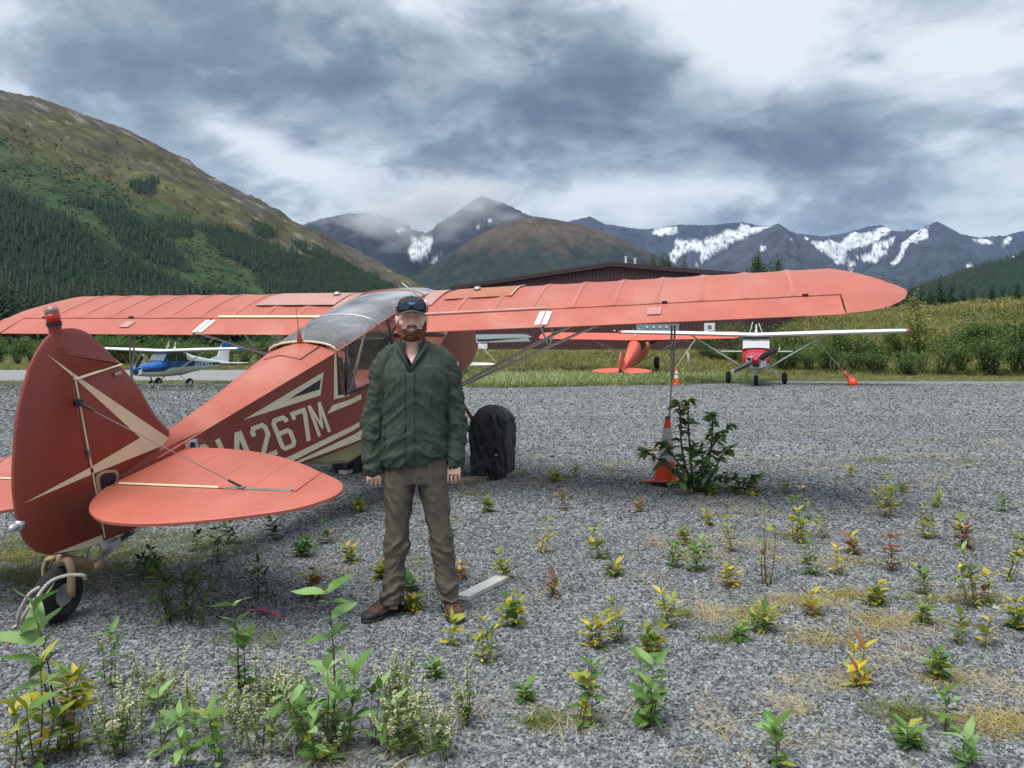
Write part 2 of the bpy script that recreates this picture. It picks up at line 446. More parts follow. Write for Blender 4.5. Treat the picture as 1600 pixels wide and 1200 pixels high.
def ridge(name, label, crest, depth, ns, nrow, colour, seed, pw=1.15, relief=.16, rscale=.35, jag=.012, detail=30, back=.6):
    cp = np.array(crest, float); s = np.linspace(cp[0, 0], cp[-1, 0], ns)
    py = np.interp(s, cp[:, 0], cp[:, 1]); Y = np.interp(s, cp[:, 0], cp[:, 2])
    X = (s - 800) / FPX * Y; Z = EYE + (HORIZON - py) / FPX * Y
    scale = Z.max() * rscale
    Z = Z + jag * Z.max() * fbm(np.c_[s / 9., s * 0 + seed, s * 0], 4, .6)
    dx, dy = np.gradient(X), np.gradient(Y); L = np.hypot(dx, dy); nx, ny = dy / L, -dx / L     # downhill, towards the eye
    sg = np.where(ny > 0, -1, 1); nx, ny = nx * sg, ny * sg
    for _ in range(3):
        ker = np.ones(15) / 15; pad = lambda a: np.convolve(np.pad(a, 7, 'edge'), ker, 'valid'); nx, ny = pad(nx), pad(ny)
    # run-out mixes the local normal with the line of sight, so spurs fan out
    nx = .6 * nx - .4 * X / np.hypot(X, Y); ny = .6 * ny - .4 * Y / np.hypot(X, Y)
    t = np.concatenate([-np.linspace(back, .08, 8), np.linspace(0, 1, nrow) ** 1.15]); T, I = np.meshgrid(t, np.arange(ns), indexing='ij')
    D = depth if np.ndim(depth) == 0 else np.interp(s, *depth)
    run = (D * np.ones(ns))[I] * T
    x = X[I] + nx[I] * run; y = Y[I] + ny[I] * run
    u = np.abs(T); z = Z[I] * np.clip(1 - u, 0, 1) ** pw
    P = np.stack([x / scale, y / scale, x * 0 + seed], -1).reshape(-1, 3)
    f = fbm(P, 6, .52, True).reshape(T.shape); f2 = fbm(P * 3.1 + 5, 5, .55).reshape(T.shape)
    z = z + Z.max() * relief * ((f - .35) * np.minimum(1, u * 3.5) * (1 - u * .8) + .22 * f2 * np.minimum(1, u * 9) * (1 - u * .7))
    z = np.where(u > .985, -30, z)
    v = np.stack([x, y, z], -1).reshape(-1, 3)
    q = (np.arange(len(t) - 1)[:, None] * ns + np.arange(ns - 1)[None])[..., None] + np.array([0, 1, ns + 1, ns])
    me = npmesh(name, v, q.reshape(-1, 4))
    px = 800 + FPX * v[:, 0] / np.maximum(v[:, 1], 1); pyy = HORIZON - FPX * (v[:, 2] - EYE) / np.maximum(v[:, 1], 1)
    nrm = np.empty(len(v) * 3, np.float32); me.vertices.foreach_get('normal', nrm); nrm = nrm.reshape(-1, 3)
    c = colour(px, pyy, v, nrm, f.ravel(), f2.ravel())
    a = me.attributes.new('tint', 'FLOAT_COLOR', 'POINT')
    a.data.foreach_set('color', np.c_[c, np.ones(len(v))].astype(np.float32).ravel())
    o = link(name, me, vcolmat(name + '_rock', detail)); tag(o, label, kind='structure')
    return o, v, px, pyy, c
def lerp(a, b, t): return np.asarray(a) * (1 - t[:, None]) + np.asarray(b) * t[:, None]

def snowmask(px, py, polys, v, wob=7.0):
    wx = px + wob * fbm(np.c_[px / 16, py / 12, px * 0 + 3], 5, .65); wy = py + wob * .8 * fbm(np.c_[px / 16, py / 12, px * 0 + 8], 5, .65)
    r = np.zeros(len(px))
    J = [(0, 0), (1.1, .5), (-1.0, .6), (.4, -1.1), (-.6, -.8)]
    for p in polys:
        xs, ys = [q[0] for q in p], [q[1] for q in p]; near = (wx > min(xs) - 3) & (wx < max(xs) + 3) & (wy > min(ys) - 3) & (wy < max(ys) + 3)
        a, b = wx[near], wy[near]
        if len(a): r[near] = np.maximum(r[near], sum(inpoly(a + j[0], b + j[1], p).astype(float) for j in J) / len(J))
    return r
FOREST = []
def col_left(px, py, v, n, f, f2):
    nz = fbm(v / 130, 5, .6); n2 = fbm(v / 45 + 31, 4, .6); n3 = fbm(v / 300 + 11, 4, .55)
    ca, sa = math.cos(.50), math.sin(.50); U, V = px * ca + py * sa, -px * sa + py * ca            # along and across the fall of the slope
    s1 = fbm(np.c_[U / 75, V / 11, px * 0 + 1], 5, .6); s2 = fbm(np.c_[U / 30, V / 5, px * 0 + 5], 4, .6); s3 = fbm(np.c_[U / 130, V / 30, px * 0 + 8], 4, .55)
    ridge_py = np.interp(px, [-400, 0, 130, 260, 400, 540, 640], [40, 141, 178, 235, 322, 405, 458])
    d = py - ridge_py                                                                   # how far below the skyline
    c = np.tile([.084, .079, .034], (len(v), 1)) * (1 + .8 * s2[:, None] + .4 * nz[:, None])
    c = lerp(c, (.078, .066, .062), sstep(.0, .30, s3 + .18 - d / 420) * .75)
    c = lerp(c, (.20, .19, .175), sstep(.20, .36, s2 + .5 * s1) * sstep(110, 15, d) * .8)
    c = lerp(c, (.165, .160, .036), sstep(.02, .28, s3 + .5 * s1 + .02) * sstep(25, 70, d) * sstep(215, 130, d + s1 * 60) * .85)
    low = sstep(62, 128, d + s3 * 110 + nz * 40 + np.clip(px - 300, 0, 400) * .16)
    c = lerp(c, (.034, .064, .026), low * .95)
    c = lerp(c, (.066, .102, .036), sstep(.02, .30, s1 + .5 * s2) * low * .75)
    c = lerp(c, (.014, .036, .018), sstep(.06, .20, s1 * .8 + s2 * .5 - .02) * sstep(30, 80, d) * (1 - .5 * low) * .9)
    c = lerp(c, (.013, .034, .018), sstep(.10, .24, fbm(np.c_[U / 45, V / 14, px * 0 + 15], 4, .55)) * low * .85)
    c = c * np.clip(1 + .5 * n2[:, None], .4, 1.6)
    line = np.interp(px, [-400, 0, 90, 180, 300, 400, 470], [120, 292, 330, 385, 445, 468, 480])
    fA = sstep(-6, 10, py - line + nz * 24)
    fB = snowmask(px, py, [[(150, 333), (200, 336), (262, 373), (292, 424), (240, 414), (190, 382)], [(245, 347), (296, 350), (302, 370), (262, 368)], [(300, 350), (360, 356), (430, 388), (500, 420), (565, 462), (415, 462), (400, 430), (340, 390)],
        [(455, 377), (500, 394), (560, 424), (630, 462), (575, 462), (510, 425)], [(120, 314), (190, 325), (196, 333), (130, 329)], [(205, 288), (245, 285), (240, 300), (212, 302)], [(395, 350), (430, 362), (420, 376), (398, 368)]], v, 13.0)
    fo = np.clip(np.maximum(fA, fB), 0, 1)
    c = lerp(c, (.010, .022, .015), fo * .92)
    FOREST.append(fo)
    return c
LM = ridge('mountain_slope', 'steep green and brown mountainside rising on the left',
           [(-700, -60, 1500), (-400, 40, 1550), (-150, 92, 1620), (0, 141, 1700), (60, 152, 1750), (130, 178, 1830), (200, 203, 1950), (260, 235, 2050), (330, 280, 2200), (400, 322, 2400), (470, 364, 2650), (540, 405, 2950), (590, 432, 3200), (640, 456, 3500), (700, 485, 3900), (780, 520, 4300)],
           ([-700, 0, 400, 640, 780], [1000, 1050, 1200, 1000, 500]), 520, 230, col_left, 3, pw=1.0, relief=.085, rscale=.30, jag=.008, detail=12)

def zp(x0, y0, k, pts): return [(x0 + a * k, y0 + b * k) for a, b in pts]
Q = lambda pts: zp(1000, 300, .375, pts)
SNOW_C = [Q([(40, 165), (75, 152), (155, 143), (150, 172), (90, 186)]), Q([(140, 200), (260, 205), (330, 175), (370, 152), (400, 160), (425, 130), (480, 145), (560, 148), (470, 172), (385, 212), (335, 235), (262, 292), (250, 250), (195, 240), (140, 297), (122, 270), (150, 235)]),
          Q([(712, 208), (790, 203), (830, 215), (880, 170), (960, 165), (1030, 140), (1045, 165), (960, 215), (900, 238), (862, 240), (852, 288), (820, 302), (790, 265), (740, 240)]), Q([(970, 215), (1065, 188), (1040, 228), (990, 290), (935, 292), (918, 270), (960, 250)]),
          Q([(680, 185), (700, 188), (695, 205)]), Q([(870, 290), (890, 288), (885, 312), (872, 310)]), Q([(860, 322), (890, 318), (880, 332)]), Q([(895, 265), (915, 262), (905, 280)]), Q([(1380, 192), (1440, 197), (1478, 215), (1420, 212)]), Q([(1520, 195), (1555, 188), (1538, 215), (1508, 222)]), Q([(225, 290), (235, 295), (228, 308)])]
SNOW_S = [Q([(1080, 190), (1140, 165), (1208, 143), (1195, 182), (1150, 215), (1112, 207), (1104, 250), (1094, 272), (1062, 308), (1043, 296), (1080, 255), (1085, 215)]), Q([(500, 222), (528, 228), (512, 252), (497, 247)]), Q([(1362, 300), (1388, 303), (1375, 328), (1362, 320)]), Q([(1545, 268), (1580, 262), (1560, 275)]), Q([(625, 190), (640, 192), (630, 196)])]
K = lambda pts: zp(450, 280, .375, pts)
SNOW_A = [K([(440, 205), (470, 198), (502, 215), (455, 220)]), K([(512, 238), (605, 245), (600, 285), (560, 330), (515, 345), (498, 290), (520, 275)]), K([(588, 355), (600, 330), (638, 308), (612, 348)]), K([(355, 148), (364, 152), (384, 184), (372, 178)]), K([(855, 88), (890, 108), (872, 102)]), K([(790, 195), (803, 192), (795, 203)]), K([(825, 165), (850, 160), (840, 180)])]
def col_rock(base, green, gline, snow, snowcol=(.66, .69, .72)):
    def fn(px, py, v, n, f, f2):
        sc = v[:, 2].max(); n1 = fbm(v / (sc * .25), 5, .6); n2 = fbm(v / (sc * .07) + 7, 4, .6)
        c = np.tile(base, (len(v), 1)) * (1 + .6 * n1[:, None] + .7 * n2[:, None] + .5 * (f[:, None] - .35))
        c = lerp(c, green, sstep(gline - 20, gline + 25, py + 45 * n1 + 18 * n2) * .85)
        if snow: c = lerp(c, snowcol, snowmask(px, py, snow, v, 9.0) * sstep(-.32, -.05, fbm(np.c_[px / 9 - py / 6, py / 3.5 + px / 14, px * 0], 4, .6)))
        return np.clip(c, .004, .9)
    return fn
ridge('far_mountain_range', 'distant blue rocky range with snowfields and glaciers',
      [(700, 400, 11000), (830, 352, 10800), (880, 348, 10500), (922, 338, 10400), (945, 350, 10400), (1000, 358, 10300), (1030, 358, 10200), (1060, 351, 10000), (1110, 352, 9900), (1135, 349, 9900), (1160, 347, 9900), (1180, 352, 9900), (1215, 358, 9900), (1255, 366, 9900), (1290, 369, 9800), (1325, 363, 9800), (1348, 356, 9800), (1375, 351, 9800), (1400, 362, 9800), (1440, 358, 9800), (1500, 366, 9800), (1530, 371, 9800), (1570, 368, 9700), (1610, 358, 9600), (1700, 352, 9500), (1900, 350, 9200), (2300, 360, 9000)],
      3000, 1500, 150, col_rock((.036, .042, .062), (.028, .04, .036), 430, SNOW_C), 21, pw=1.0, relief=.24, rscale=.24, jag=.016, detail=120)  # blue of the distant air is mixed into the rock and slope colours
ridge('snowy_pyramid_peak', 'bare blue-grey pyramid peak in front of the snowfields',
      [(1060, 440, 8600), (1095, 415, 8500), (1130, 397, 8500), (1165, 375, 8500), (1198, 357, 8500), (1216, 349, 8500), (1230, 358, 8500), (1262, 384, 8500), (1300, 409, 8500), (1340, 440, 8500)], 1700, 600, 120, col_rock((.046, .049, .066), (.03, .043, .038), 425, SNOW_S), 33, pw=1.0, relief=.22, rscale=.24, jag=.014, detail=100)  # rock base tinted blue in place of thicker haze
ridge('rounded_snowy_peak', 'blue-grey rounded peak with a thin snow tongue at right',
      [(1320, 440, 8300), (1352, 424, 8200), (1392, 395, 8200), (1420, 371, 8200), (1448, 352, 8200), (1465, 346, 8200), (1490, 359, 8200), (1522, 379, 8200), (1565, 394, 8200), (1620, 412, 8200), (1720, 440, 8200)], 1700, 700, 120, col_rock((.042, .047, .066), (.03, .043, .038), 430, SNOW_S), 47, pw=1.0, relief=.22, rscale=.24, jag=.012, detail=100)  # haze blue painted into this rock colour too
ridge('cloud_wrapped_mountain', 'dark purple mountain with a hanging glacier below the cloud',
      [(380, 400, 7000), (470, 352, 6900), (500, 342, 6800), (545, 333, 6700), (575, 332, 6700), (605, 338, 6800), (635, 352, 7000), (660, 366, 7300), (690, 352, 7200), (722, 326, 7000), (752, 305, 6800), (770, 312, 6800), (800, 323, 6700), (826, 336, 6700), (870, 352, 6700), (940, 390, 6700)], 1900, 900, 150, col_rock((.034, .033, .046), (.018, .028, .026), 405, SNOW_A), 53, pw=1.05, relief=.26, rscale=.26, jag=.016, detail=80)
def col_brown(px, py, v, n, f, f2):
    n1 = fbm(v / 170, 5, .6); n2 = fbm(v / 60 + 5, 4, .6)
    c = np.tile([.082, .060, .042], (len(v), 1)) * (1 + .5 * n1[:, None] + .3 * n2[:, None])
    c = lerp(c, (.120, .096, .052), sstep(.05, .35, n2 + n1 * .5) * .7)
    g = sstep(385, 420, py + 55 * n1 + 20 * n2 + 22 * f)
    c = lerp(c, (.013, .028, .020), g * .9)
    return np.clip(c, .004, 1)
ridge('brown_ridge', 'rounded brown ridge with dark green lower slopes in mid distance',
      [(560, 490, 4700), (625, 449, 4650), (660, 424, 4600), (700, 398, 4600), (740, 372, 4600), (775, 354, 4600), (812, 341, 4600), (835, 338, 4650), (870, 343, 4700), (905, 350, 4700), (945, 362, 4700), (980, 378, 4700), (1010, 392, 4700), (1050, 412, 4700), (1110, 440, 4700), (1180, 470, 4700)], 1500, 520, 130, col_brown, 61, pw=1.1, relief=.17, rscale=.26, jag=.008, detail=45)
def col_hill(px, py, v, n, f, f2):
    n1 = fbm(v / 60, 5, .6); c = np.tile([.012, .03, .017], (len(v), 1))
    return lerp(c, (.03, .055, .025), sstep(0, .4, n1) * .7)
RH = ridge('forested_hill', 'dark forested hill at the right edge', [(1400, 470, 2500), (1440, 450, 2450), (1480, 434, 2400), (1530, 417, 2350), (1600, 398, 2300), (1700, 362, 2250), (1900, 300, 2200), (2300, 240, 2100)], 700, 260, 60, col_hill, 71, pw=1.0, relief=.08, rscale=.4, jag=.01, detail=14)

# ------------------------------------------------------------------ lettering (flat paint, cut as outlines on a unit cell)
GLYPH = {
 'N': [[(0,0),(.25,0),(.25,.62),(.74,0),(1,0),(1,1),(.75,1),(.75,.38),(.26,1),(0,1)]],
 'M': [[(0,0),(.23,0),(.23,.62),(.44,.18),(.56,.18),(.77,.62),(.77,0),(1,0),(1,1),(.76,1),(.5,.45),(.24,1),(0,1)]],
 '2': [[(0,0),(1,0),(1,.14),(.33,.14),(1,.62),(1,.87),(.82,1),(.18,1),(0,.87),(0,.72),(.26,.72),(.26,.82),(.32,.87),(.68,.87),(.74,.82),(.74,.66),(0,.12)]],
 '6': [[(0,.13),(.18,0),(.26,0),(.26,.82),(.32,.87),(.68,.87),(.74,.83),(.74,.78),(1,.78),(1,.87),(.82,1),(.18,1),(0,.87)],
       [(.26,0),(.82,0),(1,.13),(1,.48),(.8,.6),(.26,.6),(.26,.47),(.69,.47),(.74,.43),(.74,.17),(.68,.13),(.26,.13)]],
 '7': [[(.36,0),(.64,0),(1,.8),(1,1),(0,1),(0,.76),(.24,.76),(.24,.86),(.72,.86),(.72,.8)]],
 '4': [[(.6,0),(.86,0),(.86,.2),(1,.2),(1,.34),(.86,.34),(.86,1),(.6,1)], [(0,.2),(.6,.2),(.6,.34),(.26,.34),(.6,.78),(.6,1),(.5,1),(0,.36)]],
 '5': [[(0,.13),(.18,0),(.82,0),(1,.13),(1,.5),(.82,.62),(.26,.62),(.26,.86),(.95,.86),(.95,1),(0,1),(0,.48),(.68,.48),(.74,.43),(.74,.18),(.68,.13),(.3,.13),(.26,.18),(.26,.26),(0,.26)]],
 '9': [[(.74,1),(.18,1),(0,.87),(0,.52),(.2,.4),(.74,.4),(.74,.53),(.31,.53),(.26,.57),(.26,.83),(.32,.87),(.74,.87)],
       [(1,.87),(.82,1),(.74,1),(.74,.18),(.68,.13),(.32,.13),(.26,.17),(.26,.22),(0,.22),(0,.13),(.18,0),(.82,0),(1,.13)]],
 '8': [[(0,.13),(.18,0),(.26,0),(.26,1),(.18,1),(0,.87),(0,.57),(.08,.5),(0,.43)], [(.74,0),(.82,0),(1,.13),(1,.43),(.92,.5),(1,.57),(1,.87),(.82,1),(.74,1)],
       [(.26,0),(.74,0),(.74,.13),(.26,.13)], [(.26,.44),(.74,.44),(.74,.57),(.26,.57)], [(.26,.87),(.74,.87),(.74,1),(.26,1)]],
 'J': [[(0,.13),(.18,0),(.82,0),(1,.13),(1,1),(.74,1),(.74,.18),(.68,.13),(.32,.13),(.26,.18),(.26,.32),(0,.32)]],
 'O': [[(0,.13),(.18,0),(.26,0),(.26,1),(.18,1),(0,.87)], [(.74,0),(.82,0),(1,.13),(1,.87),(.82,1),(.74,1)], [(.26,0),(.74,0),(.74,.13),(.26,.13)], [(.26,.87),(.74,.87),(.74,1),(.26,1)]],
 'G': [[(0,.13),(.18,0),(.26,0),(.26,1),(.18,1),(0,.87)], [(.26,0),(.82,0),(1,.13),(1,.5),(.55,.5),(.55,.38),(.74,.38),(.74,.13),(.26,.13)], [(.26,.87),(.74,.87),(.74,.75),(1,.75),(1,.87),(.82,1),(.26,1)]],
}
def sheet(name, polys, to3, m, parent, loc=None):
    """flat paint or film: polygons in 2-D mapped by to3(a, b)"""
    V, Fc = [], []
    for p in polys:
        b = len(V); V += [to3(*q) for q in p]; Fc.append(tuple(range(b, b + len(p))))
    me = mesh(name, V, Fc); return link(name, me, m, parent, loc)

def soften(o, lim=.75, n=4):
    """rounds the gently curving stretches of an outline, keeps its corners"""
    o = [Vector(p) for p in o]; k = len(o); out = []
    def turn(i):
        a, b = o[i] - o[i - 1], o[(i + 1) % k] - o[i]; return abs(a.angle_signed(b, 0))
    for i in range(k):
        p0, p1, p2, p3 = o[i - 1], o[i], o[(i + 1) % k], o[(i + 2) % k]; s1, s2 = turn(i) < lim, turn((i + 1) % k) < lim
        out.append((p1.x, p1.y))
        if not (s1 or s2): continue
        m1 = (p2 - p0) * .5 if s1 else (p2 - p1); m2 = (p3 - p1) * .5 if s2 else (p2 - p1); L = (p2 - p1).length
        m1 = m1.normalized() * L; m2 = m2.normalized() * L
        for q in range(1, n):
            t = q / n; a = (2 * t ** 3 - 3 * t * t + 1) * p1 + (t ** 3 - 2 * t * t + t) * m1 + (-2 * t ** 3 + 3 * t * t) * p2 + (t ** 3 - t * t) * m2; out.append((a.x, a.y))
    return out

# ------------------------------------------------------------------ paints
PAINT = mat('pale_red_paint', (.46, .122, .082), .42, .10, 2.2, spec=.5, bump=.05, bscale=90, dirt=((.56, .255, .19), .55))
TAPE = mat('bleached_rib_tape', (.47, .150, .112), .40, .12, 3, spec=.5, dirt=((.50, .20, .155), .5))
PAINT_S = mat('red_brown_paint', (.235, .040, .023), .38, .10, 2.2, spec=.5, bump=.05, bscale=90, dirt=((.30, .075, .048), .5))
CREAM = mat('cream_paint', (.74, .64, .43), .45, .08, 5, bump=.04, dirt=((.42, .36, .24), .25))
WHITE = mat('white_paint', (.72, .73, .74), .35, .06, 3, spec=.5, dirt=((.5, .5, .48), .25))
SILVER = mat('bare_aluminium', (.55, .56, .57), .38, .12, 8, metal=.85, dirt=((.25, .24, .22), .4))
STEEL = mat('grey_steel', (.22, .22, .22), .5, .15, 12, metal=.6, dirt=((.10, .07, .05), .4))
BLACKM = mat('dark_metal', (.02, .02, .02), .5, .2, 12)
RUBBER = mat('tyre_rubber', (.022, .022, .024), .8, .25, 14, spec=.3, bump=.3, bscale=120, dirt=((.075, .07, .065), .5))
TANMETAL = mat('tan_enamel', (.36, .25, .14), .5, .15, 10, dirt=((.13, .09, .06), .6))
ROPE = mat('white_rope', (.58, .54, .47), .85, .2, 30, bump=.6, bscale=200, dirt=((.3, .26, .2), .5))
STRUTP = mat('strut_grey_paint', (.86, .82, .72), .40, .05, 8)
NAVY = mat('black_navy_paint', (.012, .014, .022), .35, .2, 5)
PINKPANEL = mat('chalky_pink_panel', (.47, .24, .21), .5, .12, 3, dirt=((.52, .38, .36), .6))
TANPANEL = mat('orange_tan_panel', (.43, .150, .078), .48, .12, 4, dirt=((.36, .22, .10), .5))
KHAKI = mat('khaki_belly_paint', (.36, .31, .15), .55, .1, 5, dirt=((.2, .17, .09), .4))
RED_LENS = mat('red_beacon_lens', (.62, .03, .02), .12, .1, 8, trans=.3)
CLEAR_LENS = mat('cloudy_lens', (.50, .30, .26), .15, .1, 8, trans=.4)
def plexi(name, haze=.22, tint=(.60, .66, .75), rough=.06):
    if name in MATS: return MATS[name]
    m = bpy.data.materials.new(name); m.use_nodes = True; nt = m.node_tree; MATS[name] = m; nt.nodes.clear()
    out = nt.nodes.new('ShaderNodeOutputMaterial'); N = nt.nodes.new
    tr = N('ShaderNodeBsdfTransparent'); tr.inputs[0].default_value = (.86, .89, .9, 1)
    df = N('ShaderNodeBsdfDiffuse'); df.inputs[0].default_value = (*tint, 1)
    gl = N('ShaderNodeBsdfGlossy'); gl.inputs['Roughness'].default_value = rough
    fr = N('ShaderNodeFresnel'); fr.inputs[0].default_value = 1.5
    tc = N('ShaderNodeTexCoord').outputs['Object']; n = noise(nt, tc, 1.1, 4, .5, .4)
    a, b = N('ShaderNodeMixShader'), N('ShaderNodeMixShader')
    nt.links.new((n.ss(.35, .75) * haze * 1.3 + haze * .35).s, a.inputs[0]); nt.links.new(tr.outputs[0], a.inputs[1]); nt.links.new(df.outputs[0], a.inputs[2])
    nt.links.new((Ex(nt, fr.outputs[0]) * .9 + .03).s, b.inputs[0]); nt.links.new(a.outputs[0], b.inputs[1]); nt.links.new(gl.outputs[0], b.inputs[2])
    nt.links.new(b.outputs[0], out.inputs[0]); return m
PLEXI = plexi('scratched_plexiglass', .34, (.78, .82, .88), .05); GLASS = plexi('side_window_plexiglass', .10)

# ------------------------------------------------------------------ the red taildragger
HDG, PITCH, ROLL = R(15.5), R(12), R(.8)
ORG = Vector((-2.45, 4.6, .39))                      # foot of the rudder post
def plane_axes():
    f = Vector((math.sin(HDG) * math.cos(PITCH), math.cos(HDG) * math.cos(PITCH), math.sin(PITCH)))
    r0 = Vector((math.cos(HDG), -math.sin(HDG), 0)); u0 = r0.cross(f)
    r = r0 * math.cos(ROLL) + u0 * math.sin(ROLL); return r, f, r.cross(f)
AX = plane_axes(); ROT = Matrix(AX).transposed()     # columns: right, forward, up
BASE = Vector((0, 4.9, -1.44))                        # ground point between the main wheels, in plane axes
plane = empty('red_taildragger_airplane', ORG + ROT @ BASE, ROT.to_euler())
tag(plane, 'faded red fabric taildragger airplane with cream stripes, tied down in the foreground', 'airplane')
def pb(mb, name, m, parent=plane, **k):
    return mb.build(name, m, parent, loc=(-BASE if parent is plane else None), **k)
def loc_of(parent): return -BASE if parent is plane else None

XW = lambda y: .02 + .1305 * y if y < 2.55 else min(.372, .353 + .03 * (y - 2.55))   # half width
ZB = lambda y: -.11 * y if y < 3.5 else -.385 - .05 * min(1, (y - 3.5))
ZC = lambda y: .295 + .129 * y
def fuselage():
    mb = MB(); rings = []
    for y in (.0, .12, .3, .55, .7, .92, 1.2, 1.7, 2.1, 2.45):
        w, b, c = XW(y), ZB(y), ZC(y); s = min(1, .25 + y * 1.0) * .092; wb = w; w = float(np.interp(y, [0, .3, .55, .7, .92], [.016, .019, .022, .055, XW(.92)])) if y < .92 else w
        rings.append([(w, y, c), (wb, y, b + .03), (wb - .02 * min(1, wb * 6), y, b), (-wb + .02 * min(1, wb * 6), y, b), (-wb, y, b + .03), (-w, y, c), (-w * .5, y, c + s * .62), (0, y, c + s), (w * .5, y, c + s * .62)])
    # the side line steps down to the window sill at the cabin
    for y, top in ((2.452, .62), (2.50, .20), (2.9, .175), (3.6, .14), (4.3, .12), (4.9, .12), (5.25, .30), (5.5, .33)):
        w, b = XW(y), ZB(y); top = min(top, ZC(y))
        rings.append([(w, y, top), (w, y, b + .03), (w - .02, y, b), (-w + .02, y, b), (-w, y, b + .03), (-w, y, top), (-w * .5, y, top + .01), (0, y, top + .012), (w * .5, y, top + .01)])
    for y, w, b, t in ((5.52, .36, -.41, .32), (6.0, .34, -.38, .24), (6.35, .30, -.30, .14), (6.5, .2, -.18, .06)):
        rings.append([(w, y, t), (w, y, b + .06), (w - .06, y, b), (-w + .06, y, b), (-w, y, b + .06), (-w, y, t), (-w * .6, y, t + .05), (0, y, t + .07), (w * .6, y, t + .05)])
    mb.loft([[Vector(p) for p in r] for r in rings])
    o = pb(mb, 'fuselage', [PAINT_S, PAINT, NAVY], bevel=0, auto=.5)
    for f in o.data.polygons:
        f.material_index = 1 if (f.normal.z > .35 and f.center.y > .56) else 0     # paler red on the upward faces of the deck
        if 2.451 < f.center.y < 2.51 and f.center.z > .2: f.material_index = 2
    return o
fus = fuselage()
KN = Vector((1, -.1305, 0)).normalized()
def on_side(y, z, off=.003, sd=1):
    if y <= 2.55: x = .02 + .1305 * y
    else: x = XW(y)
    p = Vector((x, y, z)) + KN * off
    return Vector((p.x * sd, p.y, p.z))
def side_paint(name, polys, m, off=.003, mirror=True):
    sheet(name, polys, lambda a, b: on_side(a, b, off), m, fus)
    if mirror: sheet(name, [p[::-1] for p in polys], lambda a, b: on_side(a, b, off, -1), m, fus)
for ch, y0, w in (('N', .80, .19), ('4', 1.035, .195), ('2', 1.272, .19), ('6', 1.508, .19), ('7', 1.742, .19), ('M', 1.962, .178)):
    def f3(a, b, y0=y0, w=w):
        zt = .362 - .0525 * y0
        return on_side(y0 + a * w + (1 - b) * .090, zt - a * w * .055 - (1 - b) * .293)
    sheet('registration_letter', GLYPH[ch], f3, CREAM, fus)['label'] = 'cream painted registration letter ' + ch
side_paint('cream_arrow', [[(1.239, .367), (2.147, .300), (2.225, .482), (2.20, .475), (2.18, .43), (2.135, .352), (1.756, .382), (1.76, .392), (2.18, .45), (2.205, .478)]][:0] or
           [[(1.239, .367), (2.15, .300), (2.148, .352), (1.756, .380)], [(1.239, .367), (1.756, .380), (2.182, .434), (2.228, .485)], [(2.15, .300), (2.228, .485), (2.182, .434), (2.148, .352)]], CREAM)
side_paint('navy_arrow', [[(1.756, .380), (2.148, .352), (2.182, .434)]], NAVY)
side_paint('upper_cream_stripe', [[(2.222, .13), (2.55, .145), (2.55, .178), (2.33, .172)], [(2.55, .055), (3.9, -.02), (3.9, .045), (2.55, .125)]][:0] or [[(2.21, .120), (2.55, .104), (2.55, .150), (2.29, .172)], [(2.55, .104), (4.6, .01), (4.6, .055), (2.55, .150)]], CREAM)
side_paint('window_line', [[(2.32, .215), (2.55, .186), (2.55, .205), (2.385, .232), (2.43, .60), (2.405, .61)]], CREAM)
side_paint('middle_cream_stripe', [[(.9, -.028), (1.58, -.078), (1.72, -.135), (.85, -.075)][:0] or [(.5, .02), (1.62, -.068), (2.55, -.094), (2.55, -.14), (1.7, -.122), (.5, -.005)], [(2.55, -.094), (5.4, -.16), (5.4, -.21), (2.55, -.14)]], CREAM)
side_paint('lower_cream_panel', [[(.5, -.018), (1.72, -.140), (2.55, -.178), (2.55, ZB(2.55) + .032), (.5, -.022)], [(2.55, -.178), (5.4, -.25), (5.4, -.41), (3.5, -.353), (2.55, ZB(2.55) + .032)]], CREAM)
side_paint('window_surround', [[(2.392, .238), (2.449, .226), (2.449, .60)]], NAVY)
# access hole by the stabiliser and fairing plate at the fin foot
HOLE = [(.004, .300), (.07, .298), (.148, .306), (.175, .345), (.165, .378), (.128, .397), (.048, .413), (.008, .392)]
for sd in (1, -1):
    mb = MB(); slab(mb, soften(HOLE, 1.2), .012, lambda a, b, h: Vector(((.026 + h) * sd, a, b)), .5, .004); pb(mb, 'access_hole_rim', TANMETAL, fus)
    hc = (.085, .350); sheet('access_hole', [[(hc[0] + (a - hc[0]) * .74, hc[1] + (b - hc[1]) * .74) for a, b in soften(HOLE, 1.2)]], lambda a, b: Vector((.0335 * sd, a, b)), NAVY, fus)
    for q in (2, 4, 6): mb = MB(); mb.ball((.034 * sd, hc[0] + (HOLE[q][0] - hc[0]) * .88, hc[1] + (HOLE[q][1] - hc[1]) * .88), .004, 4); pb(mb, 'rivet', SILVER, fus)
mb = MB(); slab(mb, [(.70, .30), (.795, .29), (.795, .372), (.70, .388)], .012, lambda a, b, h: Vector((.098 + .25 * (a - .70) + h, a, b))); pb(mb, 'handle_plate', SILVER, fus)
sheet('handle_hole', [[(.73, .315), (.76, .312), (.77, .335), (.762, .358), (.738, .362), (.728, .34)]], lambda a, b: Vector((.106 + .25 * (a - .70), a, b)), NAVY, fus)
mb = MB()
for i in range(9): a = i / 8; mb.add([], [])
mb.tube([on_side(.45 + 2.0 * i / 10, ZC(.45 + 2.0 * i / 10) - .001, .0) for i in range(11)], .006, 6); pb(mb, 'side_longeron_edge', PAINT, fus, smooth=True)
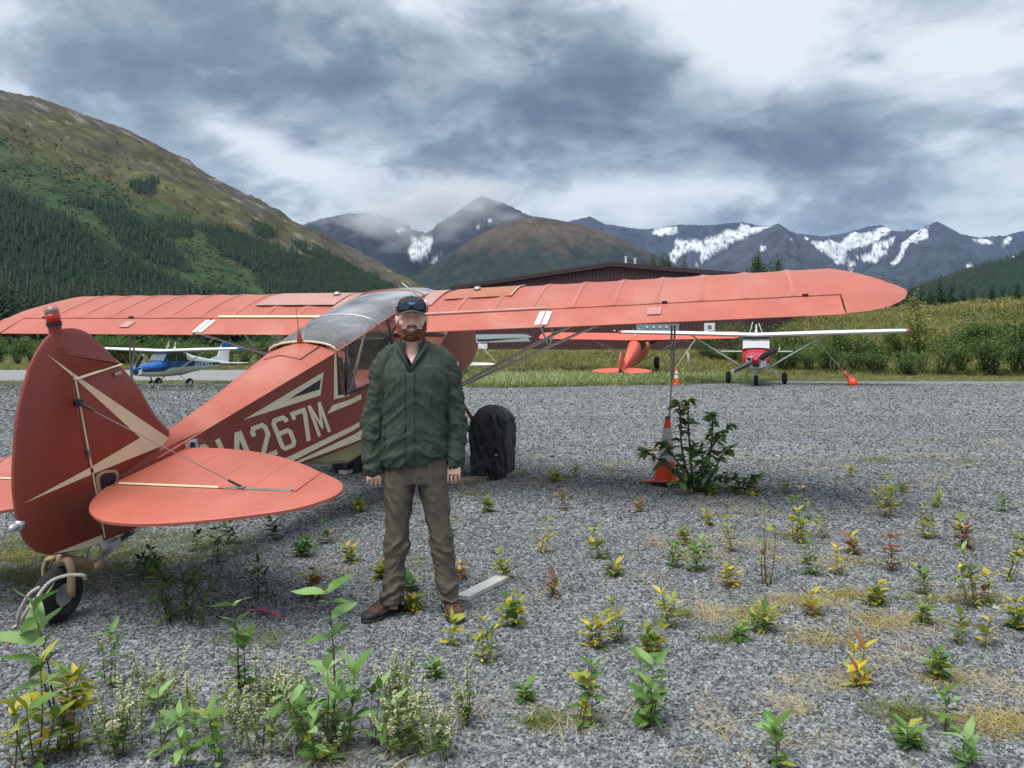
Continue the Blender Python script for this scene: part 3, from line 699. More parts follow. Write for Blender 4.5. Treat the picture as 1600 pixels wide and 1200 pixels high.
# turtle deck seam and whip antenna
mb = MB(); mb.tube([(0, 2.43, ZC(2.43) + .09), (.02, 2.40, 1.02)], [.004, .0015], 6); pb(mb, 'whip_antenna', BLACKM, plane)
mb = MB(); mb.lathe([(.03, 0), (.012, .10), (.003, .14)], (0, 2.43, ZC(2.43) + .085), 10); pb(mb, 'whip_antenna_base', PAINT, plane, smooth=True)
mb = MB(); mb.tube([(.1733, 2.12, ZC(2.12) + .052), (0, 2.10, ZC(2.1) + .095), (-.1733, 2.12, ZC(2.12) + .052)], .004, 5); mb.tube([(.1733, 2.12, ZC(2.12) + .052), (.187, 2.43, ZC(2.43) + .059)], .004, 5); pb(mb, 'deck_panel_seam', BLACKM, fus)
# belly pod
mb = MB(); mb.loft([[Vector((x, y, z)) for x, z in ((w, t), (w, b + .03), (w - .03, b), (-w + .03, b), (-w, b + .03), (-w, t))] for y, w, t, b in ((2.0, .15, ZB(2.0) + .02, ZB(2.0) - .01), (2.25, .22, ZB(2.25) + .02, -.36), (2.6, .27, -.27, -.47), (4.2, .29, -.40, -.56), (4.9, .29, -.42, -.56))]); pb(mb, 'belly_pod', KHAKI, plane, bevel=.006, auto=.6)

# fin and rudder
FINP = [(.0, .30), (.66, .385), (.676, .474), (.617, .542), (.538, .666), (.474, .812), (.413, .912), (.351, .994), (.004, .990)]
RUDP = [(-.016, -.010), (-.016, .992), (.003, 1.000), (.349, 1.003), (.300, 1.069), (.253, 1.131), (.201, 1.188), (.154, 1.236), (.091, 1.271), (.026, 1.288), (-.03, 1.289), (-.075, 1.282), (-.120, 1.262), (-.185, 1.214), (-.254, 1.141), (-.303, 1.064), (-.348, .985), (-.387, .905), (-.424, .81), (-.455, .705), (-.482, .609), (-.498, .53), (-.507, .45), (-.510, .363), (-.503, .285), (-.484, .215), (-.445, .152), (-.393, .107), (-.335, .075), (-.19, .029)]
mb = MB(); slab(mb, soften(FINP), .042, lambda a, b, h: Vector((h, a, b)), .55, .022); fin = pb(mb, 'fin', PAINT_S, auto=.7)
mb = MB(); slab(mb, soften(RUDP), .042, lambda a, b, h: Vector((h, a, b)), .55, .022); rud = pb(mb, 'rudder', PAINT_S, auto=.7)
ARROW = [[(-.166, 1.185), (.025, .999), (.686, .388), (.399, .509), (.024, .966)], [(.686, .388), (-.007, .424), (-.476, .440), (-.02, .468), (.399, .509)]]
for sd in (1, -1):
    t3 = lambda a, b, sd=sd: Vector((.0235 * sd, a, b))
    for part, lo in ((fin, True), (rud, False)):
        ps = [clip(p, -1, 0, -.003) if lo else clip(p, 1, 0, -.018) for p in ARROW]
        if not lo: ps.append(clip([(-.362, .096), (-.02, .046), (-.02, -.004), (-.19, .035)], 1, 0, -.018)); ps.append(clip(clip(ARROW[0], 0, -1, -1.004), -1, 0, .016))
        else: ps = [clip(p, 0, 1, .985) for p in ps]
        ps = [p if sd > 0 else p[::-1] for p in ps if len(p) > 2]
        for p_ in ps: sheet('cream_arrow', [p_], t3, CREAM, part)
mb = MB(); mb.tube([(.026, .0, .993), (.026, .35, 1.0)], .0075, 6, .6); mb.tube([(.024, -.006, .46), (.024, -.006, .99)], .005, 6); mb.tube([(.024, -.006, .43), (.024, -.006, .02)], .004, 6); pb(mb, 'hinge_gap_tape', CREAM, fin)
for z in (.18, .55, .86): mb = MB(); mb.box((.018, -.008, z), (.022, .02, .05)); pb(mb, 'rudder_hinge', STEEL, fin)
mb = MB(); mb.box((.033, .30, .955), (.012, .05, .018)); pb(mb, 'trim_light', SILVER, fin)
# beacon on the rudder top
BZ = (0, -.055, 1.262)
mb = MB(); mb.lathe([(.044, -.07), (.037, -.01), (.033, .035), (.035, .055)], BZ, 16); mb.lathe([(.039, .055), (.040, .076)], BZ, 16, mi=1)
bc = pb(mb, 'beacon_mount', [PAINT_S, BLACKM], rud, auto=.6)
mb = MB(); mb.lathe([(.035, .076), (.038, .098), (.037, .125)], BZ, 16); pb(mb, 'beacon_lens', RED_LENS, rud, smooth=True)
mb = MB(); mb.lathe([(.037, .125), (.035, .150), (.026, .163), (.006, .167)], BZ, 16); pb(mb, 'beacon_cap', CLEAR_LENS, rud, smooth=True)
mb = MB(); mb.ball((0, -.535, .33), (.02, .035, .022), 8); mb.lathe([(.028, -.52), (.028, -.49)], (0, 0, .33), 12, 'Y'); pb(mb, 'tail_light', SILVER, rud, smooth=True)

# stabilisers and elevators
STAB = [(.055, .09), (.075, .72), (.115, .742), (.259, .752), (.553, .722), (.818, .644), (1.072, .524), (1.288, .388), (1.284, .11)]
ELEV = [(.11, .078), (.05, .050), (.075, -.04), (.130, -.150), (.184, -.225), (.269, -.305), (.418, -.382), (.598, -.402), (.78, -.380), (1.002, -.316), (1.241, -.218), (1.412, -.124), (1.52, .0), (1.556, .105), (1.53, .195), (1.452, .285), (1.298, .384), (1.294, .088)]
for sd in (1, -1):
    f3 = lambda a, b, h, sd=sd: Vector((a * sd, b, .315 + h))
    mb = MB(); slab(mb, soften(STAB), .036, f3, .55, .025); st = pb(mb, 'stabilizer', PAINT, auto=.7)
    mb = MB(); slab(mb, soften(ELEV), .034, f3, .55, .02); el_ = pb(mb, 'elevator', PAINT, auto=.7)
    mb = MB(); mb.tube([(.11 * sd, .086, .332), (.80 * sd, .088, .333)], .010, 6, .6); pb(mb, 'hinge_tape', CREAM, st)
    mb = MB(); mb.tube([(.84 * sd, .088, .331), (1.27 * sd, .09, .331)], .010, 6, .6); mb.box((.95 * sd, .088, .335), (.04, .03, .012)); pb(mb, 'hinge_rod', STEEL, st)
    for q in (.42, .72, 1.0):
        mb = MB(); mb.tube([(q * sd, .12, .3335), (q * sd, .70 - max(0, q - .55) * .42, .3335)], .0028, 6, .5); pb(mb, 'fabric_rib', PAINT, st)
    mb = MB(); mb.tube([(.02 * sd, -.02, .862), (.93 * sd, .095, .345)], .0028, 6); pb(mb, 'brace_wire', STEEL, plane)
    mb = MB(); mb.tube([(.03 * sd, -.016, .857), (.115 * sd, -.006, .81)], .009, 8); mb.box((.028 * sd, -.02, .862), (.018, .05, .03)); pb(mb, 'turnbuckle', BLACKM, plane)
    mb = MB(); mb.tube([(.87 * sd, .088, .378), (.945 * sd, .097, .337)], .008, 8); pb(mb, 'wire_fitting', BLACKM, plane)
    mb = MB(); mb.tube([(.05 * sd, .25, .02), (.95 * sd, .12, .30)], .0028, 6); pb(mb, 'brace_wire', STEEL, plane)

# tail wheel
def tailwheel():
    w = (ROT.inverted() @ (Vector((-2.56, 4.33, .155)) - ORG)); g = ROT.inverted()
    up = (g @ Vector((0, 0, 1))); r = g @ Vector((.97, -.22, 0)).normalized()
    mb = MB(); mb.tube([(0, .34, -.045), (0, .12, -.055), (0, -.02, -.09), (0, -.09, -.13)], [.035, .03, .028, .026], 8, .35); pb(mb, 'leaf_spring', STEEL, plane)
    mb = MB(); mb.box((0, .28, -.03), (.10, .16, .025)); mb.box((.0, .06, -.05), (.07, .07, .05)); pb(mb, 'spring_mount', SILVER, plane)
    mb = MB(); p0 = Vector((0, -.09, -.12)); top = w + up * .205
    mb.tube([p0, p0 * .35 + top * .65, top], [.036, .034, .036], 10); mb.lathe([(.045, 0), (.045, .05)], p0 - Vector((0, 0, .02)), 14)
    pb(mb, 'tailwheel_pivot', TANMETAL, plane, smooth=True)
    mb = MB()
    for s in (1, -1):
        q = r * .085 * s
        mb.tube([top + q * .2, top + q * .8 - up * .01, top + q * 1.05 - up * .06, w + q * 1.05 + up * .03, w + q * 1.05 - up * .01], [.026, .026, .024, .024, .020], 8, .55)
    pb(mb, 'tailwheel_fork', TANMETAL, plane, smooth=True)
    fw = up.cross(r).normalized(); rings = []
    for j in range(32):
        a = 2 * math.pi * j / 32; d = fw * math.cos(a) + up * math.sin(a)
        rings.append([w + d * (.108 + .047 * math.cos(b)) + r * .058 * math.sin(b) * (1 - .08 * math.cos(b)) for b in [2 * math.pi * k / 14 for k in range(14)]])
    rings.append(rings[0]); mb = MB(); mb.loft(rings, caps=False); ty = pb(mb, 'tailwheel_tyre', RUBBER, plane, smooth=True)
    mb = MB()
    mb.loft([[w + (fw * math.cos(a) + up * math.sin(a)) * q + r * h for a in [2 * math.pi * k / 20 for k in range(20)]] for q, h in ((.02, -.05), (.062, -.046), (.066, -.03), (.066, .03), (.062, .046), (.02, .05))]); pb(mb, 'rim', SILVER, ty, auto=.6)
tailwheel()
mb = MB()
for s in (1, -1): mb.tube([(.012 * s, -.05, .02), (.05 * s, -.07, -.03), (.06 * s, -.10, -.12)], .006, 6)
pb(mb, 'steering_spring', STEEL, plane)

# ---- wings
CH = 1.6
def foil(c):
    yt = 5 * .115 * (.2969 * math.sqrt(c) - .126 * c - .3516 * c * c + .2843 * c ** 3 - .1015 * c ** 4)
    m, p = .037, .36; cam_ = m / p ** 2 * (2 * p * c - c * c) if c < p else m / (1 - p) ** 2 * (1 - 2 * p + 2 * p * c - c * c)
    return cam_ + yt, cam_ - yt * .9
def plan(v):
    """leading and trailing edge (forward coordinate) of the wing at span v"""
    if v < 4.5: le = 5.1
    else: le = float(np.interp(v, [4.5, 4.7, 4.9, 5.05, 5.15, 5.20], [5.10, 5.02, 4.82, 4.60, 4.40, 4.24]))
    te = 3.5 if v < 4.6 else float(np.interp(v, [4.6, 4.8, 4.97, 5.08, 5.16, 5.20], [3.5, 3.56, 3.68, 3.83, 4.0, 4.18]))
    return le, te
def wp(v, c, up=True, off=0., sd=1, sag=0.):
    le, te = plan(v); ch = le - te; y = le - c * ch
    zte = .555 + .0235 * v; zl = zte + (y - 3.5) * .086
    k = ch / CH if v > 4.6 else 1.0
    if v > 4.6: k = float(np.interp(v, [4.6, 4.75, 4.9, 5.0, 5.1, 5.2], [1, .93, .72, .54, .34, .10]))
    u, l = foil(c); z = zl + (u if up else l) * CH * k + (off if up else -off) - (sag if up else -sag * .4)
    return Vector((v * sd, y, z))
CU = [.0, .008, .025, .06, .11, .18, .27, .37, .48, .6, .7, .765]
CT = [.0, .008, .025, .06, .11, .18, .27, .37, .48, .6, .7, .765, .85, .93, 1.0]
for sd in (1, -1):
    wing = None
    sta = sorted(set([.395] + [round(.51 + .1025 * i, 4) for i in range(40)] + [4.6]))
    def ring(v, cs, i):
        ph = ((v - .51) / .41) % 1.0; sag = .013 * (1 - abs(2 * abs(ph - .5) - 1) ** 0 * 0 - (2 * abs(ph - .5)) ** 6) if v > .5 else 0
        pu = [wp(v, c, True, 0, sd, sag * min(1, max(0, (c - .04) / .1)) * (1 if c < .76 else .2)) for c in cs]
        pl = [wp(v, c, False, 0, sd) for c in cs[1:]]
        return pu[::-1] + pl
    mb = MB(); rings = [ring(v, CU, i) for i, v in enumerate(sta) if v <= 4.6]
    mb.loft([r if sd > 0 else r for r in rings])
    tipst = [4.6, 4.7, 4.8, 4.88, 4.95, 5.01, 5.06, 5.10, 5.14, 5.17, 5.19, 5.199]
    mb.loft([ring(v, CT, 0) for v in tipst])
    wing = pb(mb, 'wing', PAINT, plane, auto=.55)
    wing['label'] = 'right wing with dark aileron gap' if sd > 0 else 'left wing with scalloped fabric between ribs'
    # fixed root panel behind the spar, flap and aileron
    def surf(name, v0, v1, droop=0., c0=.785, n=14):
        mb = MB(); rr = []
        for i in range(n + 1):
            v = v0 + (v1 - v0) * i / n; z0 = wp(v, c0, True, 0, sd); lo = wp(v, c0, False, 0, sd); nose = wp(v, c0 - .012, True, 0, sd) * .5 + wp(v, c0 - .012, False, 0, sd) * .5
            ring_ = [wp(v, 1.0, False, 0, sd), wp(v, 1.0, True, .002, sd), wp(v, .93, True, 0, sd), wp(v, .86, True, .001, sd), z0, nose, lo, wp(v, .9, False, 0, sd)]
            if droop:
                for p in ring_: p.z -= droop * (z0.y - p.y)
            rr.append(ring_)
        mb.loft(rr); return pb(mb, name, PAINT, plane, auto=.6)
    surf('wing_root_panel', .395, .50, 0, .765, 2)
    fl = surf('flap', .515, 1.93, .012); ai = surf('aileron', 1.955, 4.585, .03)
    ail = ai
    def patch(name, v0, v1, c0, c1, m, off=.004, nv=10, nc=8, par=None):
        mb = MB(); g = [[wp(v0 + (v1 - v0) * i / nv, c0 + (c1 - c0) * j / nc, True, off, sd) for j in range(nc + 1)] for i in range(nv + 1)]
        mb.loft(g, closed=False); return pb(mb, name, m, par or wing, smooth=True)
    if sd < 0:
        patch('tank_cover', .62, 1.62, .10, .55, PINKPANEL)
        mb = MB(); mb.tube([wp(.62 + i * .1, .55, True, .005, sd) for i in range(11)], .006, 6, .6); pb(mb, 'cover_seam', BLACKM, wing)
        patch('gap_tape', .52, 1.9, .735, .765, CREAM, .004, 12, 2)
        patch('root_fairing', .375, .60, .02, .60, PINKPANEL, .003, 4, 14)
    else:
        patch('tank_cover', .66, 1.42, .10, .50, TANPANEL, .0025)
        mb = MB(); mb.tube([wp(1.42, .10 + i * .05, True, .005, sd) for i in range(9)], .006, 6, .6); pb(mb, 'cover_seam', CREAM, wing)
        patch('root_fairing', .375, .58, .02, .60, PINKPANEL, .003, 4, 14)
        patch('seam_tape', .60, 1.9, .735, .765, PINKPANEL, .004, 12, 2)
    for vv, dv in ((1.90, .012), (1.975, .055)):
        mb = MB()
        for k in range(2):
            a0 = vv + k * .07 - .05
            P_ = [wp(a0, .82, True, .012, sd), wp(a0 + .055, .82, True, .012, sd), wp(a0 + .055, .985, True, .012, sd), wp(a0, .985, True, .012, sd)]
            P2 = [p - Vector((0, 0, .012)) for p in P_]
            mb.loft([P2, P_])
        pb(mb, 'hinge_cover', WHITE if dv < .03 else SILVER, wing) if vv < 1.95 else None
    for q in range(1, 10):
        vv = .51 + .41 * q; mb = MB(); mb.loft([[wp(vv - .022, c, True, .0016, sd), wp(vv + .022, c, True, .0016, sd)] for c in (.015, .03, .06, .11, .18, .27, .37, .48, .6, .7, .76)], closed=False); pb(mb, 'rib_tape', TAPE, wing, smooth=True)
    for vv in (3.05, 4.3):
        mb = MB(); q = wp(vv, .77, True, .008, sd); mb.box(q, (.05, .03, .02)); pb(mb, 'aileron_hinge', BLACKM, wing)
    patch('faded_tape', 2.9, 3.03, .83, .92, PINKPANEL, .006, 3, 2, ail)
    mb = MB(); q = wp(.78 if sd < 0 else .95, .30, True, .012, sd); mb.lathe([(.045, 0), (.045, .014), (.02, .03)], q, 14); pb(mb, 'fuel_cap', SILVER, wing, smooth=True)
    if sd > 0: patch('tip_light_fairing', 4.98, 5.10, .05, .22, WHITE, .012, 4, 4)
    # struts
    A1, A2 = Vector((.38 * sd, 5.00, -.42)), Vector((.38 * sd, 4.92, -.43))
    B1 = wp(2.62, .22, False, -.01, sd); B2 = wp(2.72, .70, False, -.01, sd)
    for a, b, rr in ((A1, B1, .027), (A2, B2, .021)):
        mb = MB(); mb.tube([a, b], rr, 12, .7, up=(0, 0, 1)); pb(mb, 'wing_strut', STRUTP, plane, smooth=True)
    j1, j2 = A1.lerp(B1, .60), A2.lerp(B2, .60)
    for j, c in ((j1, .24), (j2, .68)):
        mb = MB(); mb.tube([j, wp(abs(j.x) - .03, c, False, 0, sd)], .010, 8); pb(mb, 'jury_strut', STRUTP, plane, smooth=True)
    mb = MB(); mb.tube([j1, j2], .012, 8); pb(mb, 'jury_strut', STRUTP, plane, smooth=True)
    # landing gear
    wc = Vector((.90 * sd, 4.92, -1.03))
    mb = MB(); mb.tube([(.36 * sd, 5.15, -.43), wc - Vector((.1 * sd, 0, 0))], .028, 8, .6); mb.tube([(.36 * sd, 4.55, -.42), wc - Vector((.1 * sd, 0, 0))], .024, 8, .6); mb.tube([(.05 * sd, 4.95, -.60), wc - Vector((.1 * sd, 0, 0))], .02, 8); pb(mb, 'landing_gear_leg', PAINT_S, plane, smooth=True)
    mb = MB(); prof = [(.06, -.02)] + [(.27 + .13 * math.cos(b), .13 + .145 * math.sin(b)) for b in [math.pi * (k / 10) - math.pi / 2 for k in range(11)]] + [(.06, .28)]
    mb.lathe([(r_, (h - .13) * sd) for r_, h in prof], wc, 28, 'X'); ty = pb(mb, 'main_tyre', RUBBER, plane, smooth=True)
    mb = MB(); mb.lathe([(.14, -.1), (.14, .1), (.05, .135)], wc, 20, 'X'); pb(mb, 'rim', SILVER, ty)
# ---- cabin
GH = [(2.445, .335, .612, .704), (2.8, .36, .655, .765), (3.2, .375, .70, .815), (3.6, .385, .745, .848), (4.0, .39, .79, .872), (4.4, .39, .815, .885), (4.8, .385, .80, .86), (5.05, .38, .74, .79), (5.3, .375, .56, .61), (5.52, .36, .33, .38)]
def gh_ring(y, w, e, c): return [Vector((w * math.cos(a) if abs(math.cos(a)) > 1e-6 else 0, y, e + (c - e) * math.sin(a) ** .9)) for a in [math.pi * k / 10 for k in range(11)]]
mb = MB(); mb.loft([gh_ring(*g) for g in GH], closed=False); sky_ = pb(mb, 'skylight', PLEXI, plane, smooth=True)
sky_['label'] = 'scratched clear skylight over the cabin'
for k, m_, rr in ((0, CREAM, .010), (2, SILVER, .007), (5, PAINT, .007)):
    mb = MB(); mb.tube([p + Vector((0, 0, .004)) for p in gh_ring(*GH[k])], rr, 8); pb(mb, 'skylight_frame', m_, sky_, smooth=True)
for sd in (1, -1):
    mb = MB(); mb.tube([Vector((g[1] * sd, g[0], g[2])) for g in GH], .006, 8); pb(mb, 'cabin_rail', PAINT if sd > 0 else CREAM, sky_, smooth=True)
    # side windows: sheet between sill and rail, with tube frames
    mb = MB(); ys = [2.47, 2.8, 3.2, 3.6, 4.0, 4.4, 4.8, 5.05, 5.25]
    sill = lambda y: float(np.interp(y, [2.45, 2.5, 2.9, 3.6, 4.3, 4.9, 5.25], [.21, .20, .175, .14, .12, .12, .30]))
    rail = lambda y: float(np.interp(y, [g[0] for g in GH], [g[2] for g in GH])); wid = lambda y: float(np.interp(y, [g[0] for g in GH], [g[1] for g in GH]))
    mb.loft([[Vector((XW(y) * sd, y, sill(y))) for y in ys], [Vector((wid(y) * sd, y, rail(y))) for y in ys]], closed=False)
    pb(mb, 'side_window', GLASS, plane, smooth=True)
    mb = MB(); mb.tube([(XW(y) * sd, y, sill(y) + .012) for y in ys], .013, 8); pb(mb, 'window_sill', BLACKM, plane, smooth=True)
    for ya, yb in ((2.50, 2.62), (3.55, 3.45), (4.35, 4.35)):
        mb = MB(); mb.tube([(XW(ya) * sd, ya, sill(ya)), (wid(yb) * sd, yb, rail(yb))], .014, 8); pb(mb, 'window_post', BLACKM if ya < 4 else STEEL, plane, smooth=True)
    mb = MB(); mb.tube([(.30 * sd, 2.62, .12), (.33 * sd, 3.10, .74)], .014, 8); pb(mb, 'frame_tube', TANMETAL, plane, smooth=True)
    mb = MB(); mb.tube([(.34 * sd, 3.2, .70), (.34 * sd, 4.3, .12)], .013, 8); pb(mb, 'frame_tube', TANMETAL, plane, smooth=True)
mb = MB(); mb.tube([(-.36, 3.2, .70), (.36, 3.2, .70)], .014, 8); mb.tube([(-.38, 4.3, .80), (.38, 4.3, .80)], .014, 8); mb.tube([(-.36, 3.2, .70), (.38, 4.3, .80)], .011, 8); pb(mb, 'roof_cross_tube', STEEL, plane, smooth=True)
mb = MB(); mb.box((0, 2.6, .28), (.6, .03, .5)); mb.box((0, 3.0, -.05), (.6, .5, .16)); mb.box((0, 2.78, .18), (.58, .10, .5), Matrix.Rotation(R(12), 3, 'X')); pb(mb, 'rear_seat', NAVY, plane, bevel=.02)
mb = MB(); mb.box((.0, 3.95, .0), (.48, .45, .12)); mb.box((0, 3.74, .24), (.46, .09, .52), Matrix.Rotation(R(12), 3, 'X')); pb(mb, 'front_seat', NAVY, plane, bevel=.02)
mb = MB(); mb.box((0, 5.1, .16), (.66, .06, .3)); pb(mb, 'instrument_panel', NAVY, plane, bevel=.02)
# roof antenna on the right wing root, propeller out of sight beyond the cabin
q = wp(.53, .62, True, 0, 1)
mb = MB(); mb.lathe([(.035, 0), (.02, .05), (.008, .07)], q, 12); an = pb(mb, 'antenna_base', WHITE, plane, smooth=True)
mb = MB(); mb.tube([q + Vector((0, 0, .05)), q + Vector((-.23, -.06, .27))], [.006, .004], 8); pb(mb, 'antenna_rod', SILVER, plane, smooth=True)
mb = MB(); mb.lathe([(.13, 6.5), (.12, 6.58), (.06, 6.7), (.01, 6.74)], (0, 0, -.02), 18, 'Y'); pb(mb, 'spinner', PAINT, plane, smooth=True)
mb = MB()
for s in (1, -1): mb.loft([[Vector((math.cos(R(30)) * s * r_ - k * math.sin(R(30)) * s, 6.56 + t_, -.02 + math.sin(R(30)) * s * r_ + k * math.cos(R(30)) * s)) for k, t_ in ((-w_, .02), (0, .03), (w_, -.01), (0, -.02))] for r_, w_ in ((.08, .04), (.3, .075), (.7, .07), (.93, .04))])
pb(mb, 'propeller', BLACKM, plane, auto=.5)

# ------------------------------------------------------------------ the man
PX0, PY0, PK = 648.0, 962.0, 271.0
def pl(px, py, y=0.0): return Vector(((px - PX0) / PK, y, (PY0 - py) / PK))
person = empty('person', (-.56, 4.43, 0), (0, 0, R(7)))
tag(person, 'smiling bearded man in dark green rain jacket, brown trousers and cap, standing on gravel', 'person')
def ell(c, hw, hd, n=20, p=2.0, tilt=0):
    c = Vector(c); out = []
    for k in range(n):
        a = 2 * math.pi * k / n; ca, sa = math.cos(a), math.sin(a)
        x = hw * math.copysign(abs(ca) ** (2 / p), ca); y = hd * math.copysign(abs(sa) ** (2 / p), sa)
        out.append(c + Vector((x, y, x * tilt)))
    return out
def remesh(mb, voxel, smooth=4, fac=.5):
    """union of overlapping closed shapes as ONE continuous skin"""
    me = mesh('tmp', mb.v, mb.f); bm = bmesh.new(); bm.from_mesh(me); bmesh.ops.recalc_face_normals(bm, faces=bm.faces); bm.to_mesh(me); bm.free()
    o = bpy.data.objects.new('tmp', me); COL.objects.link(o)
    md = o.modifiers.new('r', 'REMESH'); md.mode = 'VOXEL'; md.voxel_size = voxel; md.use_smooth_shade = True
    if smooth: sm = o.modifiers.new('s', 'SMOOTH'); sm.iterations = smooth; sm.factor = fac
    dg = bpy.context.evaluated_depsgraph_get(); out = bpy.data.meshes.new_from_object(o.evaluated_get(dg))
    bpy.data.objects.remove(o); bpy.data.meshes.remove(me); return out
def arr(me):
    v = np.empty(len(me.vertices) * 3, np.float32); me.vertices.foreach_get('co', v); n = np.empty_like(v); me.vertices.foreach_get('normal', n)
    return v.reshape(-1, 3).astype(float), n.reshape(-1, 3).astype(float)
def setv(me, v):
    me.vertices.foreach_set('co', np.asarray(v, np.float32).ravel()); me.update()
    me.polygons.foreach_set('use_smooth', [True] * len(me.polygons))
def cull(me, fn):
    bm = bmesh.new(); bm.from_mesh(me)
    bmesh.ops.delete(bm, geom=[v for v in bm.verts if fn(v.co)], context='VERTS'); bm.to_mesh(me); bm.free()

SKIN = mat('skin', (.78, .47, .36), .5, .08, 30, bump=.06, bscale=300)
for _n in [SKIN.node_tree.nodes['Principled BSDF']]:
    _n.inputs['Subsurface Weight'].default_value = .12; _n.inputs['Subsurface Radius'].default_value = (.01, .004, .002)
LIP = mat('lips', (.36, .12, .10), .4, .05, 30)
TEETH = mat('teeth', (.82, .79, .72), .3, .04, 30)
HAIR = mat('auburn_beard', (.17, .058, .026), .75, .6, 90, bump=.9, bscale=420)
JACKET = mat('green_rain_jacket', (.043, .058, .045), .72, .10, 8, spec=.25, bump=.12, bscale=60)
JSEAM = mat('jacket_seam', (.012, .019, .016), .6, .1, 20)
SHIRT = mat('navy_shirt', (.010, .012, .028), .8, .2, 20)
TROUS = mat('brown_trousers', (.100, .082, .060), .75, .12, 14, bump=.25, bscale=120)
BOOT = mat('brown_boot_leather', (.095, .036, .026), .5, .25, 20, bump=.3, bscale=90)
BOOTG = mat('grey_boot_panel', (.12, .10, .085), .7, .2, 30, bump=.3, bscale=150)
SOLE = mat('dark_sole', (.030, .028, .027), .7, .2, 20)
CAPM = mat('charcoal_cap', (.028, .030, .032), .85, .15, 40, bump=.3, bscale=300)
BRIM = mat('grey_brim', (.085, .088, .09), .8, .1, 40, bump=.2, bscale=300)
BLUE = mat('bright_blue_print', (.015, .22, .72), .5, .08, 20)
SHADES = mat('dark_lens', (.012, .016, .024), .08, .1, 20, spec=.8)
LOGO = mat('pale_thread', (.34, .36, .36), .7, .1, 30)

HX = -.018                                                     # head sits a touch to the left
def hand(mb, wrist, sd, curl):
    """palm, four fingers of unequal length and a thumb; sd=+1 his left hand (right in the picture)"""
    w = Vector(wrist); d = Vector((-.06 * sd, -.16, -1)).normalized(); a = Vector((sd, -.1, 0)); a = (a - d * a.dot(d)).normalized(); nb = d.cross(a) * 1.0
    if nb.y > 0: nb = -nb                                        # back of the hand, towards the eye
    palm = []
    for t, hw, th in ((-.05, .027, .020), (0, .028, .019), (.03, .036, .017), (.06, .041, .016), (.085, .040, .013), (.092, .036, .009)):
        palm.append([w + d * t + a * hw * math.cos(q) + nb * th * math.sin(q) for q in [2 * math.pi * k / 14 for k in range(14)]])
    mb.loft(palm)
    for off, L, rr, k in ((-.033, .072, .0082, .85), (-.0105, .080, .0084, 1.06), (.0125, .074, .0080, 1.2), (.034, .058, .0072, 1.38)):
        p = w + d * .078 + a * off; pts = [p - d * .02, p]; ang = .22 * k * curl; dirv = d.copy()
        for seg in (.44, .31, .25):
            dirv = (dirv * math.cos(ang) - nb * math.sin(ang)).normalized(); p = p + dirv * L * seg; pts.append(p.copy()); ang = .52 * k * curl
        mb.tube(pts, [rr, rr * 1.05, rr, rr * .93, rr * .72], 8)
    p = w + d * .018 - a * .026 - nb * .006; pts = [p]                    # thumb leaves the side of the palm
    for s_, v_ in ((.034, -a * .55 + d * .75 - nb * .3), (.030, -a * .12 + d * .95 - nb * .3), (.024, a * .12 + d * .9 - nb * .35)):
        p = p + v_.normalized() * s_; pts.append(p.copy())
    mb.tube(pts, [.0125, .0115, .0102, .0075], 8)
LWR, RWR = pl(584, 731, -.035), pl(709, 722, -.035)
